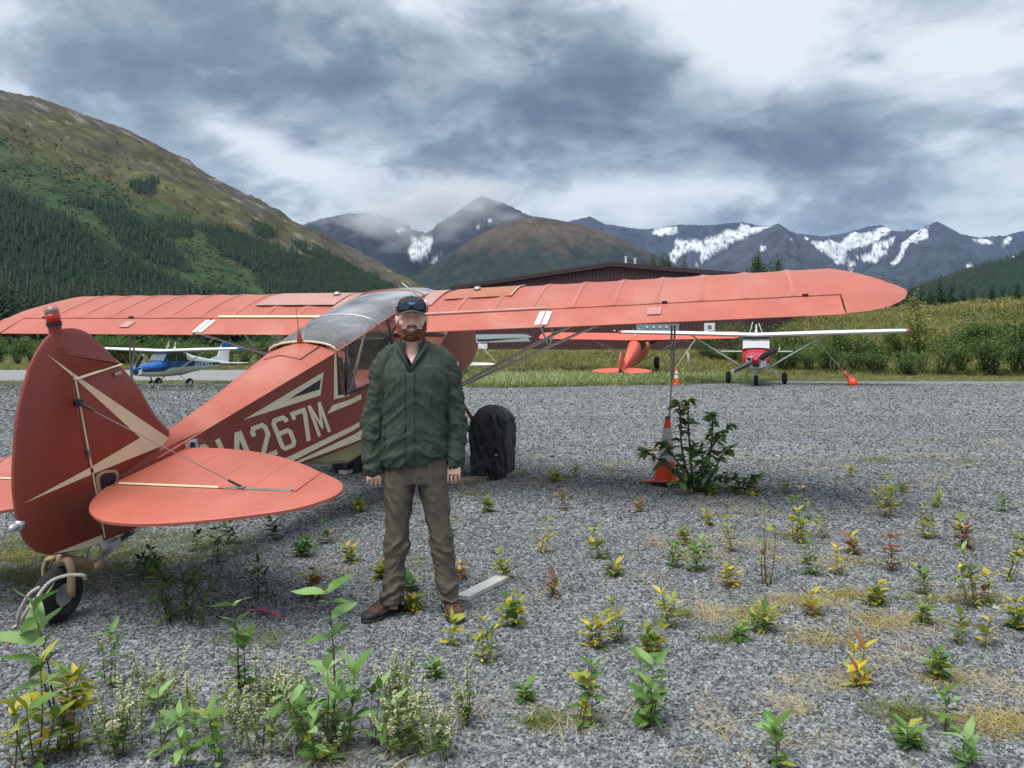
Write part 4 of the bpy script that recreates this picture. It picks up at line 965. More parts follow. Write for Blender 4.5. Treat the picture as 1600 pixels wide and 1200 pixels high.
def body():
    mb = MB(); c = Vector((HX, .0, 0))
    mb.ball(c + Vector((0, .012, 1.722)), (.0755, .098, .112), 14)
    mb.ball(c + Vector((0, -.020, 1.650)), (.062, .072, .072), 12)          # jaw
    mb.ball(c + Vector((0, -.048, 1.612)), (.030, .030, .026), 8)           # chin
    mb.ball(c + Vector((0, -.068, 1.741)), (.056, .022, .016), 8)           # brow
    mb.tube([c + Vector((0, -.080, 1.728)), c + Vector((0, -.096, 1.700)), c + Vector((0, -.110, 1.683)), c + Vector((0, -.092, 1.672))], [.010, .0125, .0155, .011], 8)
    for s in (1, -1):
        mb.ball(c + Vector((.014 * s, -.094, 1.679)), (.0095, .011, .0085), 6)
        mb.ball(c + Vector((.042 * s, -.056, 1.684)), (.030, .021, .024), 8)  # smiling cheeks
        mb.ball(c + Vector((.082 * s, .012, 1.700)), (.011, .021, .032), 8)   # ears
        mb.ball(c + Vector((.089 * s, .020, 1.712)), (.008, .012, .018), 6)
    mb.loft([ell(c + Vector((0, .018, z)), r, r * 1.02) for z, r in ((1.40, .10), (1.47, .075), (1.51, .063), (1.56, .058), (1.62, .056), (1.68, .05))])
    mb.loft([ell((0, .01, z), w, d_) for z, w, d_ in ((.84, .15, .10), (.95, .15, .105), (1.10, .145, .105), (1.25, .16, .11), (1.38, .17, .11), (1.45, .15, .09), (1.50, .07, .06))])
    for px, sd, wr in ((596, -1, LWR), (702, 1, RWR)):
        sh = pl(px, 574, .01); el = pl(583 if sd < 0 else 714, 655, .02)
        mb.tube([sh + Vector((-.05 * sd, 0, 0)), sh, sh.lerp(el, .5), el, el.lerp(wr, .35), wr, wr - Vector((0, .006, .02))], [.045, .048, .045, .038, .040, .027, .027], 12)
        hand(mb, wr + Vector((0, -.004, .036 if sd < 0 else .020)), sd, 1.25 if sd < 0 else .9)
    for hx, kx, ax in ((625, 620, 612), (676, 691, 701)):
        mb.tube([pl(hx, 720, .01), pl((hx + kx) / 2, 790, 0), pl(kx, 850, -.005), pl((kx + ax) / 2, 890, .015), pl(ax, 945, .03), pl(ax, 953, .02)], [.060, .058, .042, .042, .036, .036], 14)
    me = remesh(mb, .0034, 2)
    v, n = arr(me); h = v[:, 2] > 1.58
    # eye sockets and the mouth line
    for s in (1, -1):
        q = ((v[:, 0] - HX - .031 * s) / .020) ** 2 + ((v[:, 2] - 1.718) / .011) ** 2
        v[:, 1] += np.where(h & (v[:, 1] < -.03), .014 * np.exp(-q), 0)
    q = ((v[:, 0] - HX) / .030) ** 2 + ((v[:, 2] - (1.646 + 5 * (v[:, 0] - HX) ** 2)) / .007) ** 2
    v[:, 1] += np.where(h & (v[:, 1] < -.03), .012 * np.exp(-q), 0)
    setv(me, v); link('body', me, SKIN, person)
body()
HC = Vector((HX, 0, 0))
# smile, eyes, brows
mb = MB(); mb.loft([[HC + Vector((x, -.0865 + x * x * 9, z0 + dz)) for x in [(-.027 + .054 * i / 10) for i in range(11)]] for dz, z0 in ((-.0075, 1.6465), (.0082, 1.6475))], closed=False)
for i, p in enumerate(mb.v): p.z += 5.0 * (p.x - HX) ** 2; 
mb.build('teeth', TEETH, person, smooth=True)
for up in (1, -1):
    mb = MB(); mb.tube([HC + Vector((x, -.086 + x * x * 9, 1.647 + .0085 * up * (1 - (x / .031) ** 2) + 5 * x * x)) for x in [(-.030 + .06 * i / 10) for i in range(11)]], [.0015] + [.0036 if up > 0 else .0048] * 9 + [.0015], 8); mb.build('lip', LIP, person, smooth=True)
for s in (1, -1):
    c = HC + Vector((.031 * s, -.066, 1.717))
    mb = MB(); mb.ball(c, (.0125, .0125, .0125), 8); ey = mb.build('eye', mat('eye_white', (.55, .52, .48), .2, .03), person, smooth=True)
    mb = MB(); mb.ball(c + Vector((0, -.0085, 0)), (.0058, .0052, .0058), 6); mb.build('iris', BLACKM, ey, smooth=True)
    for dz, rr in ((.0062, .0072), (-.0078, .0060)):
        mb = MB(); mb.tube([c + Vector((x, -.0075 + 14 * x * x, dz - 10 * x * x * (1 if dz > 0 else -.5))) for x in [(-.016 + .032 * i / 6) for i in range(7)]], [.003, rr * .8, rr, rr, rr, rr * .8, .003], 8); mb.build('eyelid', SKIN, person, smooth=True)
    mb = MB(); mb.tube([HC + Vector(((.013 + .036 * i / 6) * s, -.088 + .018 * (i / 6) ** 2, 1.737 + .006 * math.sin(math.pi * i / 6))) for i in range(7)], [.002, .004, .0046, .0046, .004, .003, .0015], 6, .7); mb.build('eyebrow', HAIR, person, smooth=True)
def beard():
    mb = MB()
    mb.ball(HC + Vector((0, -.026, 1.636)), (.0645, .067, .060), 12)
    mb.ball(HC + Vector((0, -.056, 1.605)), (.035, .031, .028), 10)
    for s in (1, -1):
        mb.tube([HC + Vector((.075 * s, .008, 1.715)), HC + Vector((.0755 * s, .0, 1.685)), HC + Vector((.070 * s, -.014, 1.65)), HC + Vector((.056 * s, -.04, 1.622)), HC + Vector((.03 * s, -.066, 1.60))], [.007, .011, .016, .020, .022], 10)
        mb.tube([HC + Vector((.002 * s, -.097, 1.667)), HC + Vector((.020 * s, -.091, 1.664)), HC + Vector((.037 * s, -.075, 1.650)), HC + Vector((.044 * s, -.063, 1.632))], [.006, .0075, .009, .010], 8)
    me = remesh(mb, .0030, 2)
    # leave the mouth and the upper cheeks free
    cull(me, lambda p: p.y < -.045 and ((p.x - HX) / .0300) ** 2 + ((p.z - 1.6475 - 4 * (p.x - HX) ** 2) / .0125) ** 2 < 1 or (p.z > 1.654 and p.y < -.02 and abs(p.x - HX) < .058 and not (p.y < -.088 and p.z < 1.675)) or p.y > .055)
    v, n = arr(me); v += n * (.0035 * fbm(v * 160, 3)[:, None] + .003 * fbm(v * 60 + 4, 3)[:, None]); setv(me, v)
    link('beard', me, HAIR, person)
beard()

# jacket
def jacket():
    mb = MB()
    T = [(.872, 647.5, .196, .128, 0), (.95, 647.5, .200, .135, 0), (1.05, 648, .197, .135, 0), (1.17, 648, .190, .132, 0), (1.29, 649, .198, .136, 0), (1.38, 649, .200, .134, 0), (1.44, 648.5, .185, .122, .005), (1.485, 648, .150, .102, .012), (1.520, 646, .115, .085, .018), (1.555, 645, .083, .074, .02), (1.58, 644, .078, .072, .02)]
    for s_ in (1, -1): mb.tube([(HX * .6 + .055 * s_, .02, 1.535), (.125 * s_, .014, 1.505), (.168 * s_, .01, 1.466), (.192 * s_, .01, 1.415), (.206 * s_, .01, 1.36)], [.045, .052, .058, .060, .058], 16, 1.15)
    mb.loft([ell(((x - PX0) / PK, y, z), w * .955, d_, 28, 2.5) for z, x, w, d_, y in T])
    L = [(598, 578, .01, .054), (592, 596, .008, .060), (587, 625, .01, .058), (581, 655, .012, .060), (581, 690, .0, .060), (581.5, 715, -.02, .056), (582, 739, -.03, .047), (582, 742, -.03, .042)]
    Rr = [(699, 576, .01, .054), (705, 596, .008, .060), (710.5, 625, .01, .057), (714.5, 655, .012, .058), (715.5, 690, .0, .056), (713, 712, -.02, .054), (710.5, 729, -.03, .049), (710, 732, -.03, .044)]
    for A in (L, Rr):
        pts = [pl(a, b, c) for a, b, c, _ in A]
        pts = [p + Vector((-.009 if p.x > 0 else .009, 0, 0)) for p in pts]; mb.tube(pts, [q[3] * .93 for q in A], 18, 1.12)
    mb.ball(pl(646, 548, .085), (.125, .055, .055), 10)                     # folded hood behind the neck
    me = remesh(mb, .0062, 5)
    v, n = arr(me); x, y, z = v.T
    armm = sstep(.175, .215, np.abs(x)); fx = np.where(x > 0, 1, -1)
    def crease(s, off, a=1.0):  # sharp-topped folds
        q = fbm(np.c_[s, s[:, 0] * 0 + off] if s.shape[1] == 2 else s + off, 3, .5); return (1 - np.abs(q) * 2.2).clip(0) ** 2
    ph = fbm(v * 7, 3) * 2.2
    d = .0045 * fbm(v * np.array([7, 7, 4]), 4)
    tors = 1 - armm
    diag = x * fx * .75 + z
    d += tors * .0075 * crease(np.c_[(diag * 9), (x * 5 - z * 2.2), y * 3], 3.1) * (.45 + .55 * sstep(1.35, .95, z))
    d += tors * .0060 * crease(np.c_[z * 9 + x * 5 * fx, x * 3.4 + z * 2, y * 3], 9.7) * sstep(1.18, .92, z)
    d += tors * .0055 * crease(np.c_[x * 16 + z * 3, z * 3, y * 2], 5.3) * sstep(.95, 1.25, z)
    d += armm * .0085 * (np.sin(z * 52 + x * 40 * fx + ph * 4.5) * .5 + .5) ** 2 * np.exp(-((z - 1.08) / .16) ** 2)
    d += armm * .0065 * crease(np.c_[z * 13 + x * 6, x * 7, y * 7], 1.7)
    d += armm * .006 * (np.sin(z * 60 - y * 40 + ph * 4) * .5 + .5) ** 2 * sstep(.98, .86, z)
    v = v + n * (d * 1.6 - .005)[:, None]
    # hem is cut straight, lifted on the right where the pocket hand rests
    v[:, 2] = np.where((v[:, 2] < .93) & (armm < .5), v[:, 2] + .045 * sstep(.03, .14, v[:, 0]) * sstep(.95, .88, v[:, 2]), v[:, 2])
    setv(me, v)
    vx, vz = (641 - PX0) / PK, (PY0 - 578) / PK
    cull(me, lambda p: p.y < .035 and p.z > vz and abs(p.x - vx) < .003 + .066 * (p.z - vz) / .13)
    return link('jacket', me, JACKET, person)
jk = jacket()
from mathutils.bvhtree import BVHTree
def front(o):
    b = BVHTree.FromPolygons([v.co.copy() for v in o.data.vertices], [tuple(p.vertices) for p in o.data.polygons])
    def f(px, py, off=.003):
        p = pl(px, py, -1.0); h = b.ray_cast(p, Vector((0, 1, 0)))
        return (h[0] - Vector((0, off, 0))) if h[0] is not None else pl(px, py, -.13)
    return f
jf = front(jk)
def strip(name, cols, m, parent, off, thick=.004):
    """raised strip on the cloth: cols is a list of rows, each a list of (px, py)"""
    g = [[jf(a, b, off) for a, b in row] for row in cols]
    mb = MB(); mb.loft(g, closed=False); o = mb.build(name, m, parent, smooth=True)
    so = o.modifiers.new('t', 'SOLIDIFY'); so.thickness = thick; return o
strip('storm_flap', [[(634.5 + k * 2.6, y) for k in range(6)] for y in range(582, 724, 3)], JACKET, jk, .0035)
mb = MB(); mb.tube([jf(634, y, .004) for y in range(582, 724, 3)], .0016, 5); mb.build('flap_seam', JSEAM, jk)
for xs, (y0, y1) in ((603, (655, 700)), (694, (645, 690))):
    mb = MB(); mb.tube([jf(xs + (y - y0) * (.06 if xs > 650 else -.02), y, .002) for y in range(y0, y1, 3)], .002, 5); mb.build('pocket_zip', JSEAM, jk)
mb = MB(); mb.tube([jf(x, 718.5 - 2.0 * max(0, (x - 665) / 30) * 5, .002) for x in range(604, 694, 3)], .0016, 5); mb.build('hem_seam', JSEAM, jk)
for a in ([(612, 545), (604, 560), (600, 580), (599, 605), (599, 630)], [(688, 545), (697, 560), (701, 580), (701, 605), (701, 630)]):
    mb = MB(); mb.tube([jf(*q, .001) for q in a], .0016, 5); mb.build('shoulder_seam', JSEAM, jk)
mb = MB(); mb.tube([jf(661 + i * 1.0, 571.5 + .5 * math.sin(i * 1.9) - (.6 if i in (3, 9, 14) else 0), .002) for i in range(22)], .0009, 4); mb.build('chest_logo', LOGO, jk)
mb = MB(); mb.lathe([(.007, 0), (.008, .004), (.004, .008)], jf(640.5, 576, .004), 10, 'Y'); mb.build('zip_pull', SILVER, jk)
# stand collar, open at the throat
def collar():
    rows = []; cx, cy = (644 - PX0) / PK, .018
    for k in range(29):
        t = k / 28; a = R(-62) + R(304) * t                       # from the left throat round the nape to the right throat
        ang = math.pi * 1.5 - R(28) - (R(304) * t)
        fr = abs(2 * t - 1)                                        # 1 at the throat, 0 at the nape
        rb = .082 + .006 * fr; rt = .074 + .020 * fr ** 3
        zb = 1.535 - .085 * fr ** 2.6; zt = 1.605 - .030 * fr ** 2.2 + .006 * math.sin(t * 9)
        c_, s_ = math.cos(ang), math.sin(ang); k2 = 1.0
        rows.append([Vector((cx + rb * c_, cy + rb * s_ * .95, zb)), Vector((cx + (rb + rt) / 2 * c_ * 1.05, cy + (rb + rt) / 2 * s_, (zb + zt) / 2)), Vector((cx + rt * c_, cy + rt * s_ * .95, zt)), Vector((cx + (rt - .010) * c_, cy + (rt - .010) * s_ * .95, zt - .004)), Vector((cx + (rt - .014) * c_, cy + (rt - .014) * s_ * .95, (zb + zt) / 2 - .01))])
    mb = MB(); mb.loft(rows, closed=False); o = mb.build('collar', JACKET, jk, smooth=True)
    o.modifiers.new('t', 'SOLIDIFY').thickness = .005
    o.modifiers.new('sub', 'SUBSURF').render_levels = 1
collar()
vzp = [(641, 578), (632, 560), (624, 546), (619, 534)], [(641, 578), (650, 563), (660, 549), (667, 536)]
for side_ in vzp:
    pts = [pl(side_[0][0], side_[0][1] + 2, -.122), pl(*side_[1], -.108), pl(*side_[2], -.086), pl(*side_[3], -.055)]
    mb = MB(); mb.tube(pts, [.009, .012, .013, .010], 10, .8); mb.build('lapel_edge', JACKET, jk, smooth=True)
mb = MB(); mb.loft([ell((HX + .004, .010, z), w, d_, 28) for z, w, d_ in ((1.34, .15, .10), (1.42, .14, .098), (1.47, .105, .086), (1.50, .082, .080), (1.535, .070, .074))]); me = remesh(mb, .006, 2)
cull(me, lambda p: p.y < .0 and p.z > 1.455 and abs(p.x - HX) < .008 + .032 * (p.z - 1.455) / .08 or p.z > 1.532)
sh = link('shirt', me, SHIRT, person)
for s in (1, -1):
    mb = MB(); mb.tube([HC + Vector((.005 * s, -.079, 1.455)), HC + Vector((.028 * s, -.072, 1.495)), HC + Vector((.052 * s, -.05, 1.53)), HC + Vector((.064 * s, -.01, 1.545))], [.008, .013, .012, .008], 8, .5); mb.build('shirt_collar', SHIRT, sh, smooth=True)

# trousers
def trousers():
    mb = MB()
    mb.loft([ell(((x - PX0) / PK, .01, z), w, d_, 26, 2.4) for z, x, w, d_ in ((.765, 651, .182, .112), (.82, 651, .190, .122), (.90, 650, .190, .124), (.96, 649, .18, .118))])
    Lg = [(625, 735, .100, .112), (623.5, 765, .090, .108), (622.5, 800, .0765, .098), (620, 835, .066, .084), (619.5, 851, .066, .080), (617, 880, .064, .078), (616, 905, .064, .078), (613.5, 925, .062, .080), (612, 943, .058, .080)]
    Rg = [(675, 735, .100, .112), (677, 765, .090, .108), (682, 800, .0765, .098), (688, 835, .067, .084), (691, 851, .065, .080), (694, 880, .066, .078), (697, 905, .063, .078), (700, 925, .060, .080), (702, 940, .052, .080)]
    for G in (Lg, Rg):
        mb.loft([ell(pl(a, b, .012), w, d_, 22, 2.3) for a, b, w, d_ in G])
    me = remesh(mb, .0062, 4); v, n = arr(me); x, y, z = v.T; ph = fbm(v * 6, 3)
    cr = lambda s: (1 - np.abs(fbm(s, 3, .5)) * 2.2).clip(0) ** 2
    sx = np.where(x > 0, 1, -1)
    d = .004 * fbm(v * np.array([8, 8, 3.5]), 4)
    d += .0075 * cr(np.c_[x * 11 + z * 4, z * 4.5, y * 4]) * sstep(.25, .5, z)
    d += .009 * (np.sin(z * 50 + x * 40 * sx + ph * 10) * .5 + .5) ** 2 * np.exp(-((z - .42) / .055) ** 2)
    d += .010 * (np.sin(z * 58 + x * 44 * sx + ph * 11) * .5 + .5) ** 2 * sstep(.30, .16, z) * sstep(.07, .10, z)
    d += .006 * cr(np.c_[z * 14 + x * 9 * sx, x * 7, y * 7]) * sstep(.55, .35, z)
    v = v + n * (d * 1.5 - .007)[:, None]; setv(me, v)
    return link('trousers', me, TROUS, person)
tr = trousers()
# boots
def boot(heel, ang, name='boot'):
    f = Vector((math.sin(ang), -math.cos(ang), 0)); a = Vector((f.y * -1, f.x, 0)); H = Vector(heel)
    def ring(s, w, z0, z1, p=2.6, n=18):
        out = []
        for k in range(n):
            q = 2 * math.pi * k / n; c_, s_ = math.cos(q), math.sin(q)
            out.append(H + f * s + a * w * math.copysign(abs(c_) ** (2 / p), c_) + Vector((0, 0, (z0 + z1) / 2 + (z1 - z0) / 2 * math.copysign(abs(s_) ** (2 / p), s_))))
        return out
    mb = MB(); mb.loft([ring(s, w, .022, t) for s, w, t in ((-.012, .018, .07), (.0, .034, .125), (.04, .040, .135), (.085, .041, .128), (.115, .042, .108), (.15, .046, .088), (.19, .050, .076), (.23, .050, .066), (.262, .043, .056), (.282, .026, .044), (.29, .008, .036))])
    b = mb.build(name, BOOT, person, smooth=True); b.modifiers.new('sub', 'SUBSURF').render_levels = 1
    mb = MB(); mb.loft([ring(s, w, .0, .028, 4) for s, w in ((-.020, .018), (-.01, .034), (.03, .042), (.10, .040), (.16, .048), (.21, .054), (.25, .050), (.28, .034), (.298, .012))]); mb.build('sole', SOLE, b, auto=.7)
    mb = MB(); mb.loft([ring(s, w, .024, t) for s, w, t in ((.225, .0515, .062), (.262, .0465, .060), (.286, .029, .050), (.295, .009, .040))]); mb.build('toe_cap', SOLE, b, smooth=True)
    for sd in (1, -1):
        mb = MB(); mb.loft([[H + f * s + a * sd * (w + .004) + Vector((0, 0, z)) for s, w, z in row] for row in ([(.13, .043, .04), (.17, .046, .04), (.21, .048, .04)], [(.12, .036, .085), (.16, .038, .076), (.20, .040, .068)])], closed=False); mb.build('side_panel', BOOTG, b, smooth=True)
    for i in range(5):
        s = .105 + i * .022; z = .125 - i * .0115
        mb = MB(); mb.tube([H + f * s + a * .026 + Vector((0, 0, z - .010)), H + f * (s + .004) + Vector((0, 0, z + .003)), H + f * (s + .008) - a * .026 + Vector((0, 0, z - .010))], .0032, 6); mb.build('lace', BOOT if i % 2 else BOOTG, b, smooth=True)
boot((pl(622, 0, 0).x, .115, 0), R(-40)); boot((pl(699, 0, 0).x, .10, 0), R(10))

# cap with sunglasses resting on it
def cap():
    mb = MB(); c = HC + Vector((0, .008, 1.753)); rings = []
    for t, z in ((1.0, -.012), (1.01, .0), (1.0, .022), (.96, .044), (.85, .063), (.66, .076), (.40, .083), (.12, .087)):
        rings.append(ell(c + Vector((0, .004 * (1 - t), z)), .0865 * t, .108 * t, 28))
    mb.loft(rings); o = mb.build('cap', CAPM, person, smooth=True); o.modifiers.new('sub', 'SUBSURF').render_levels = 1
    rows = []
    for i in range(15):
        u = -1 + 2 * i / 14; x = .083 * u; y0 = -.108 * math.sqrt(max(0, 1 - (u * .93) ** 2)) + .008
        ln = .066 * (1 - u * u) ** .5; dz = -.024 * u * u
        rows.append([HC + Vector((x, y0 + .012, 1.750 + dz)), HC + Vector((x * 1.0, y0 - ln * .5, 1.754 + dz)), HC + Vector((x * .97, y0 - ln, 1.748 + dz))])
    mb = MB(); mb.loft(rows, closed=False); br = mb.build('brim', BRIM, o, smooth=True); br.modifiers.new('t', 'SOLIDIFY').thickness = .004
    mb = MB()
    for i in range(6):
        a = 2 * math.pi * i / 6 + .52; pts = [c + Vector((.0872 * t * math.cos(a), .1088 * t * math.sin(a), z)) for t, z in ((1.0, .0), (1.0, .022), (.96, .0455), (.86, .064), (.66, .078), (.40, .085), (.06, .0885))]
        mb.tube(pts, .0012, 4)
    mb.ball(c + Vector((0, 0, .088)), .006, 5); mb.build('cap_seam', JSEAM, o)
    def onc(u, w): # on the crown front: u across, w up
        z = 1.774 + w * .8; t = 1.0 - 2.2 * max(0, (z - 1.780))
        y = -.108 * t * math.sqrt(max(0, 1 - (u / .0865) ** 2)) + .008 - .0035; return HC + Vector((u, y, z))
    polys = [[(-.021, .020), (-.017, .032), (-.008, .029), (-.003, .036), (.004, .034), (.006, .022), (.001, .012), (-.005, .018), (-.012, .014)], [(.007, .021), (.006, .032), (.014, .034), (.021, .026), (.022, .016), (.015, .012), (.010, .018)]]
    sheet('cap_print', [polys[0]], onc, BLUE, o); sheet('cap_print', [polys[1]], onc, BLUE, o)
    g = empty('sunglasses', person.matrix_basis @ (HC + Vector((0, -.108, 1.776))) if False else (0, 0, 0))
    return c
cc = cap()
bpy.data.objects.remove(bpy.data.objects['sunglasses'])
PM = Matrix.Translation(person.location) @ Matrix.Rotation(R(7), 4, 'Z')
sg = empty('sunglasses', PM @ (HC + Vector((0, -.11, 1.776))), (0, 0, R(7)))
tag(sg, "dark wraparound sunglasses perched on the man's cap", 'sunglasses')
SGB = HC + Vector((0, -.11, 1.776))
def sgp(u, w, off=.006):
    return HC + Vector((u, -(.108 + off) * math.sqrt(max(0, 1 - (u / .094) ** 2)) + .008, 1.776 + w)) - SGB
for s in (1, -1):
    mb = MB(); ps = [(.007, .002), (.012, .014), (.035, .019), (.062, .014), (.070, .004), (.060, -.012), (.035, -.017), (.014, -.012)]
    fr = [sgp(u * s, w, .009) for u, w in ps]; bk = [sgp(u * s, w, .003) for u, w in ps]; mb.loft([bk, fr]); mb.build('lens', SHADES, sg, auto=.6)
    mb = MB(); mb.tube([sgp(.066 * s, .006, .007), HC + Vector((.0905 * s, -.02, 1.776)) - SGB, HC + Vector((.0915 * s, .05, 1.755)) - SGB], .0028, 6); mb.build('temple', BLACKM, sg, smooth=True)
mb = MB(); mb.tube([sgp(-.012, .006, .008), sgp(0, .008, .009), sgp(.012, .006, .008)], .003, 6); mb.build('bridge', BLACKM, sg, smooth=True)

# ------------------------------------------------------------------ things around the plane
def smoothpath(pts, n=8):
    pts = [Vector(p) for p in pts]; out = []
    for i in range(len(pts) - 1):
        p0, p1, p2, p3 = pts[max(i - 1, 0)], pts[i], pts[i + 1], pts[min(i + 2, len(pts) - 1)]
        for k in range(n):
            t = k / n; out.append(.5 * ((2 * p1) + (p2 - p0) * t + (2 * p0 - 5 * p1 + 4 * p2 - p3) * t * t + (3 * p1 - p0 - 3 * p2 + p3) * t ** 3))
    return out + [pts[-1]]
def rope(mb, pts, r=.007, pitch=.05, strands=3):
    P = smoothpath(pts, 10); s = [0]
    for i in range(1, len(P)): s.append(s[-1] + (P[i] - P[i - 1]).length)
    N = max(8, int(s[-1] / (pitch / 6))); Q = []
    for k in range(N + 1):
        d = s[-1] * k / N; i = min(len(s) - 2, max(0, int(np.searchsorted(s, d)) - 1)); t = (d - s[i]) / max(1e-6, s[i + 1] - s[i]); Q.append(P[i].lerp(P[i + 1], t))
    for st in range(strands):
        pts2 = []
        for k, q in enumerate(Q):
            t = (Q[min(k + 1, N)] - Q[max(k - 1, 0)]).normalized(); a = t.orthogonal().normalized() if abs(t.z) > .95 else t.cross(Vector((0, 0, 1))).normalized(); b = a.cross(t)
            w = 2 * math.pi * (s[-1] * k / N / pitch + st / strands); pts2.append(q + (a * math.cos(w) + b * math.sin(w)) * r * .62)
        mb.tube(pts2, r * .62, 6)
def world_of(p): return ORG + ROT @ Vector(p)

# black cover over the right main wheel
def tyre_cover(sd, label):
    wc = world_of((.90 * sd, 4.92, -1.03)); o = empty('tyre_cover', (wc.x, wc.y, 0), (0, 0, -HDG))
    n = 120; base_prof = [(.008, .93, .97), (.10, .97, .99), (.22, 1.0, 1.0), (.36, 1.0, 1.0), (.50, .99, .985), (.62, .96, .93), (.70, .90, .84), (.76, .80, .70), (.80, .66, .54), (.825, .48, .38), (.838, .25, .2), (.842, .06, .05)]
    tt = np.linspace(0, len(base_prof) - 1, 45); prof = [tuple(np.interp(t, range(len(base_prof)), [q[c] for q in base_prof]) for c in range(3)) for t in tt]; v = []
    for z, kx, ky in prof:
        for j in range(n):
            a = 2 * math.pi * j / n; c_, s_ = math.cos(a), math.sin(a); p = 3.2
            v.append((.205 * kx * math.copysign(abs(c_) ** (2 / p), c_), .37 * ky * math.copysign(abs(s_) ** (2 / p), s_), z))
    v = np.array(v); ang = np.arctan2(v[:, 1], v[:, 0])
    q = np.c_[np.cos(ang) * 2.6, np.sin(ang) * 2.6, v[:, 2] * 3.4]; fold = lambda u, o_: (1 - np.abs(fbm(u + o_, 3, .5)) * 2.3).clip(0) ** 1.5
    f1 = fold(q * np.array([1.6, 1.6, .7]) + np.c_[v[:, 2] * 1.5, v[:, 2] * 0, v[:, 2] * 0], 3 * sd); f2 = fold(q * np.array([2.2, 2.2, 2.6]), 8 + sd)
    pl_ = 1 + (.15 * f1 + .10 * f2 * sstep(.25, .6, v[:, 2]) + .06 * fold(q * 2.5, 17.)) * sstep(.87, .66, v[:, 2]) - .06
    v[:, :2] *= pl_[:, None]; v[:, 2] += .020 * fbm(q * 1.6, 3) * (v[:, 2] > .05)
    i = np.arange(len(prof) - 1)[:, None] * n; j = np.arange(n)[None]
    qd = np.stack([i + j, i + (j + 1) % n, i + n + (j + 1) % n, i + n + j], -1).reshape(-1, 4)
    me = npmesh('cover_cloth', v, qd); COVER = mat('black_cover_cloth', (.017, .015, .018), .55, .25, 6, bump=.5, bscale=26)
    c = link('cover_cloth', me, COVER, o); c.modifiers.new('s', 'SUBSURF').render_levels = 1
    if sd > 0:
        mb = MB(); mb.box((.15, -.375, .30), (.035, .008, .02)); mb.build('buckle', LOGO, o)
    tag(o, label, 'wheel cover')
tyre_cover(1, 'black cloth cover pulled over the big right main wheel')
tyre_cover(-1, 'black cloth cover on the left main wheel behind the man')

WOODW = mat('white_painted_board', (.50, .48, .45), .8, .2, 9, bump=.4, bscale=40, dirt=((.24, .22, .19), .5))
WOODB = mat('weathered_brown_board', (.26, .21, .15), .85, .25, 7, bump=.5, bscale=40)
def board(name, label, p, q, w, t, m, z=0.0):
    p, q = Vector(p), Vector(q); d = q - p; L = d.length; rot = math.atan2(d.y, d.x)
    mb = MB(); n = 9; rings = []
    for i in range(n):
        x = -L / 2 + L * i / (n - 1); k = 1 + .02 * math.sin(i * 2.1); rings.append([Vector((x + (.012 * s if i in (0, n - 1) else 0), y * w / 2 * k, zz * t)) for s, (y, zz) in zip((1, -1, -1, 1), ((-1, .0), (1, .0), (1, 1), (-1, 1)))])
    mb.loft(rings); o = mb.build(name, m, None, loc=((p.x + q.x) / 2, (p.y + q.y) / 2, z), rot=(R(1.2), R(.6), rot), bevel=.003)
    tag(o, label, 'board')
board('wooden_board', 'short white painted board lying beside the man\'s boot', gnd(722, 941), gnd(786, 907), .085, .03, WOODW, .008)
board('wooden_board', 'brown weathered plank on the gravel under the black covered wheel', gnd(704, 758), gnd(812, 741), .13, .045, WOODB, .004)
board('wooden_board', 'thin pale board seen under the belly left of the man', gnd(535, 742), gnd(600, 728), .10, .04, WOODW, .004)

# rope at the tail wheel
mb = MB()
rope(mb, [at(133, 905, 4.26), at(130, 899, 4.22), at(105, 899, 4.19), at(80, 908, 4.16), at(62, 928, 4.13), at(53, 952, 4.10), at(52, 975, 4.12), gnd(56, 992, .02), gnd(48, 999, .012), gnd(30, 1003, .012), gnd(13, 1002, .012)], .0085)
rope(mb, [at(62, 917, 4.15), at(46, 928, 4.14), at(36, 944, 4.15), at(29, 962, 4.18), gnd(27, 976, .012), gnd(20, 981, .012)], .0075)
rope(mb, [at(55, 935, 4.12), at(40, 958, 4.13), gnd(33, 976, .015), gnd(42, 984, .012), at(50, 965, 4.10), at(52, 950, 4.10)], .0075)
rp = mb.build('tie_down_rope', ROPE, None, smooth=True); tag(rp, 'frayed white rope looped over the tail wheel, end on the gravel', 'rope')
mb = MB(); mb.tube([gnd(18, 1003, .012), gnd(10, 1001, .012)], [.013, .014], 8); mb.build('red_rope_end', mat('red_tape', (.45, .04, .05), .6, .1), rp)
RIB = mat('pink_ribbon', (.62, .10, .13), .6, .15, 20)
mb = MB(); P = smoothpath([gnd(384, 953, .015), gnd(395, 954, .05), gnd(408, 953, .02), gnd(418, 957, .04), gnd(428, 958, .01), gnd(441, 965, .01)], 6)
mb.loft([[p + Vector((0, .006, .010 * math.cos(i * .5))), p - Vector((0, .006, .010 * math.cos(i * .5)))] for i, p in enumerate(P)], closed=False)
o = mb.build('plastic_ribbon', RIB, None, smooth=True); tag(o, 'crumpled pink plastic ribbon lying among the weeds', 'ribbon'); o.modifiers.new('t', 'SOLIDIFY').thickness = .001

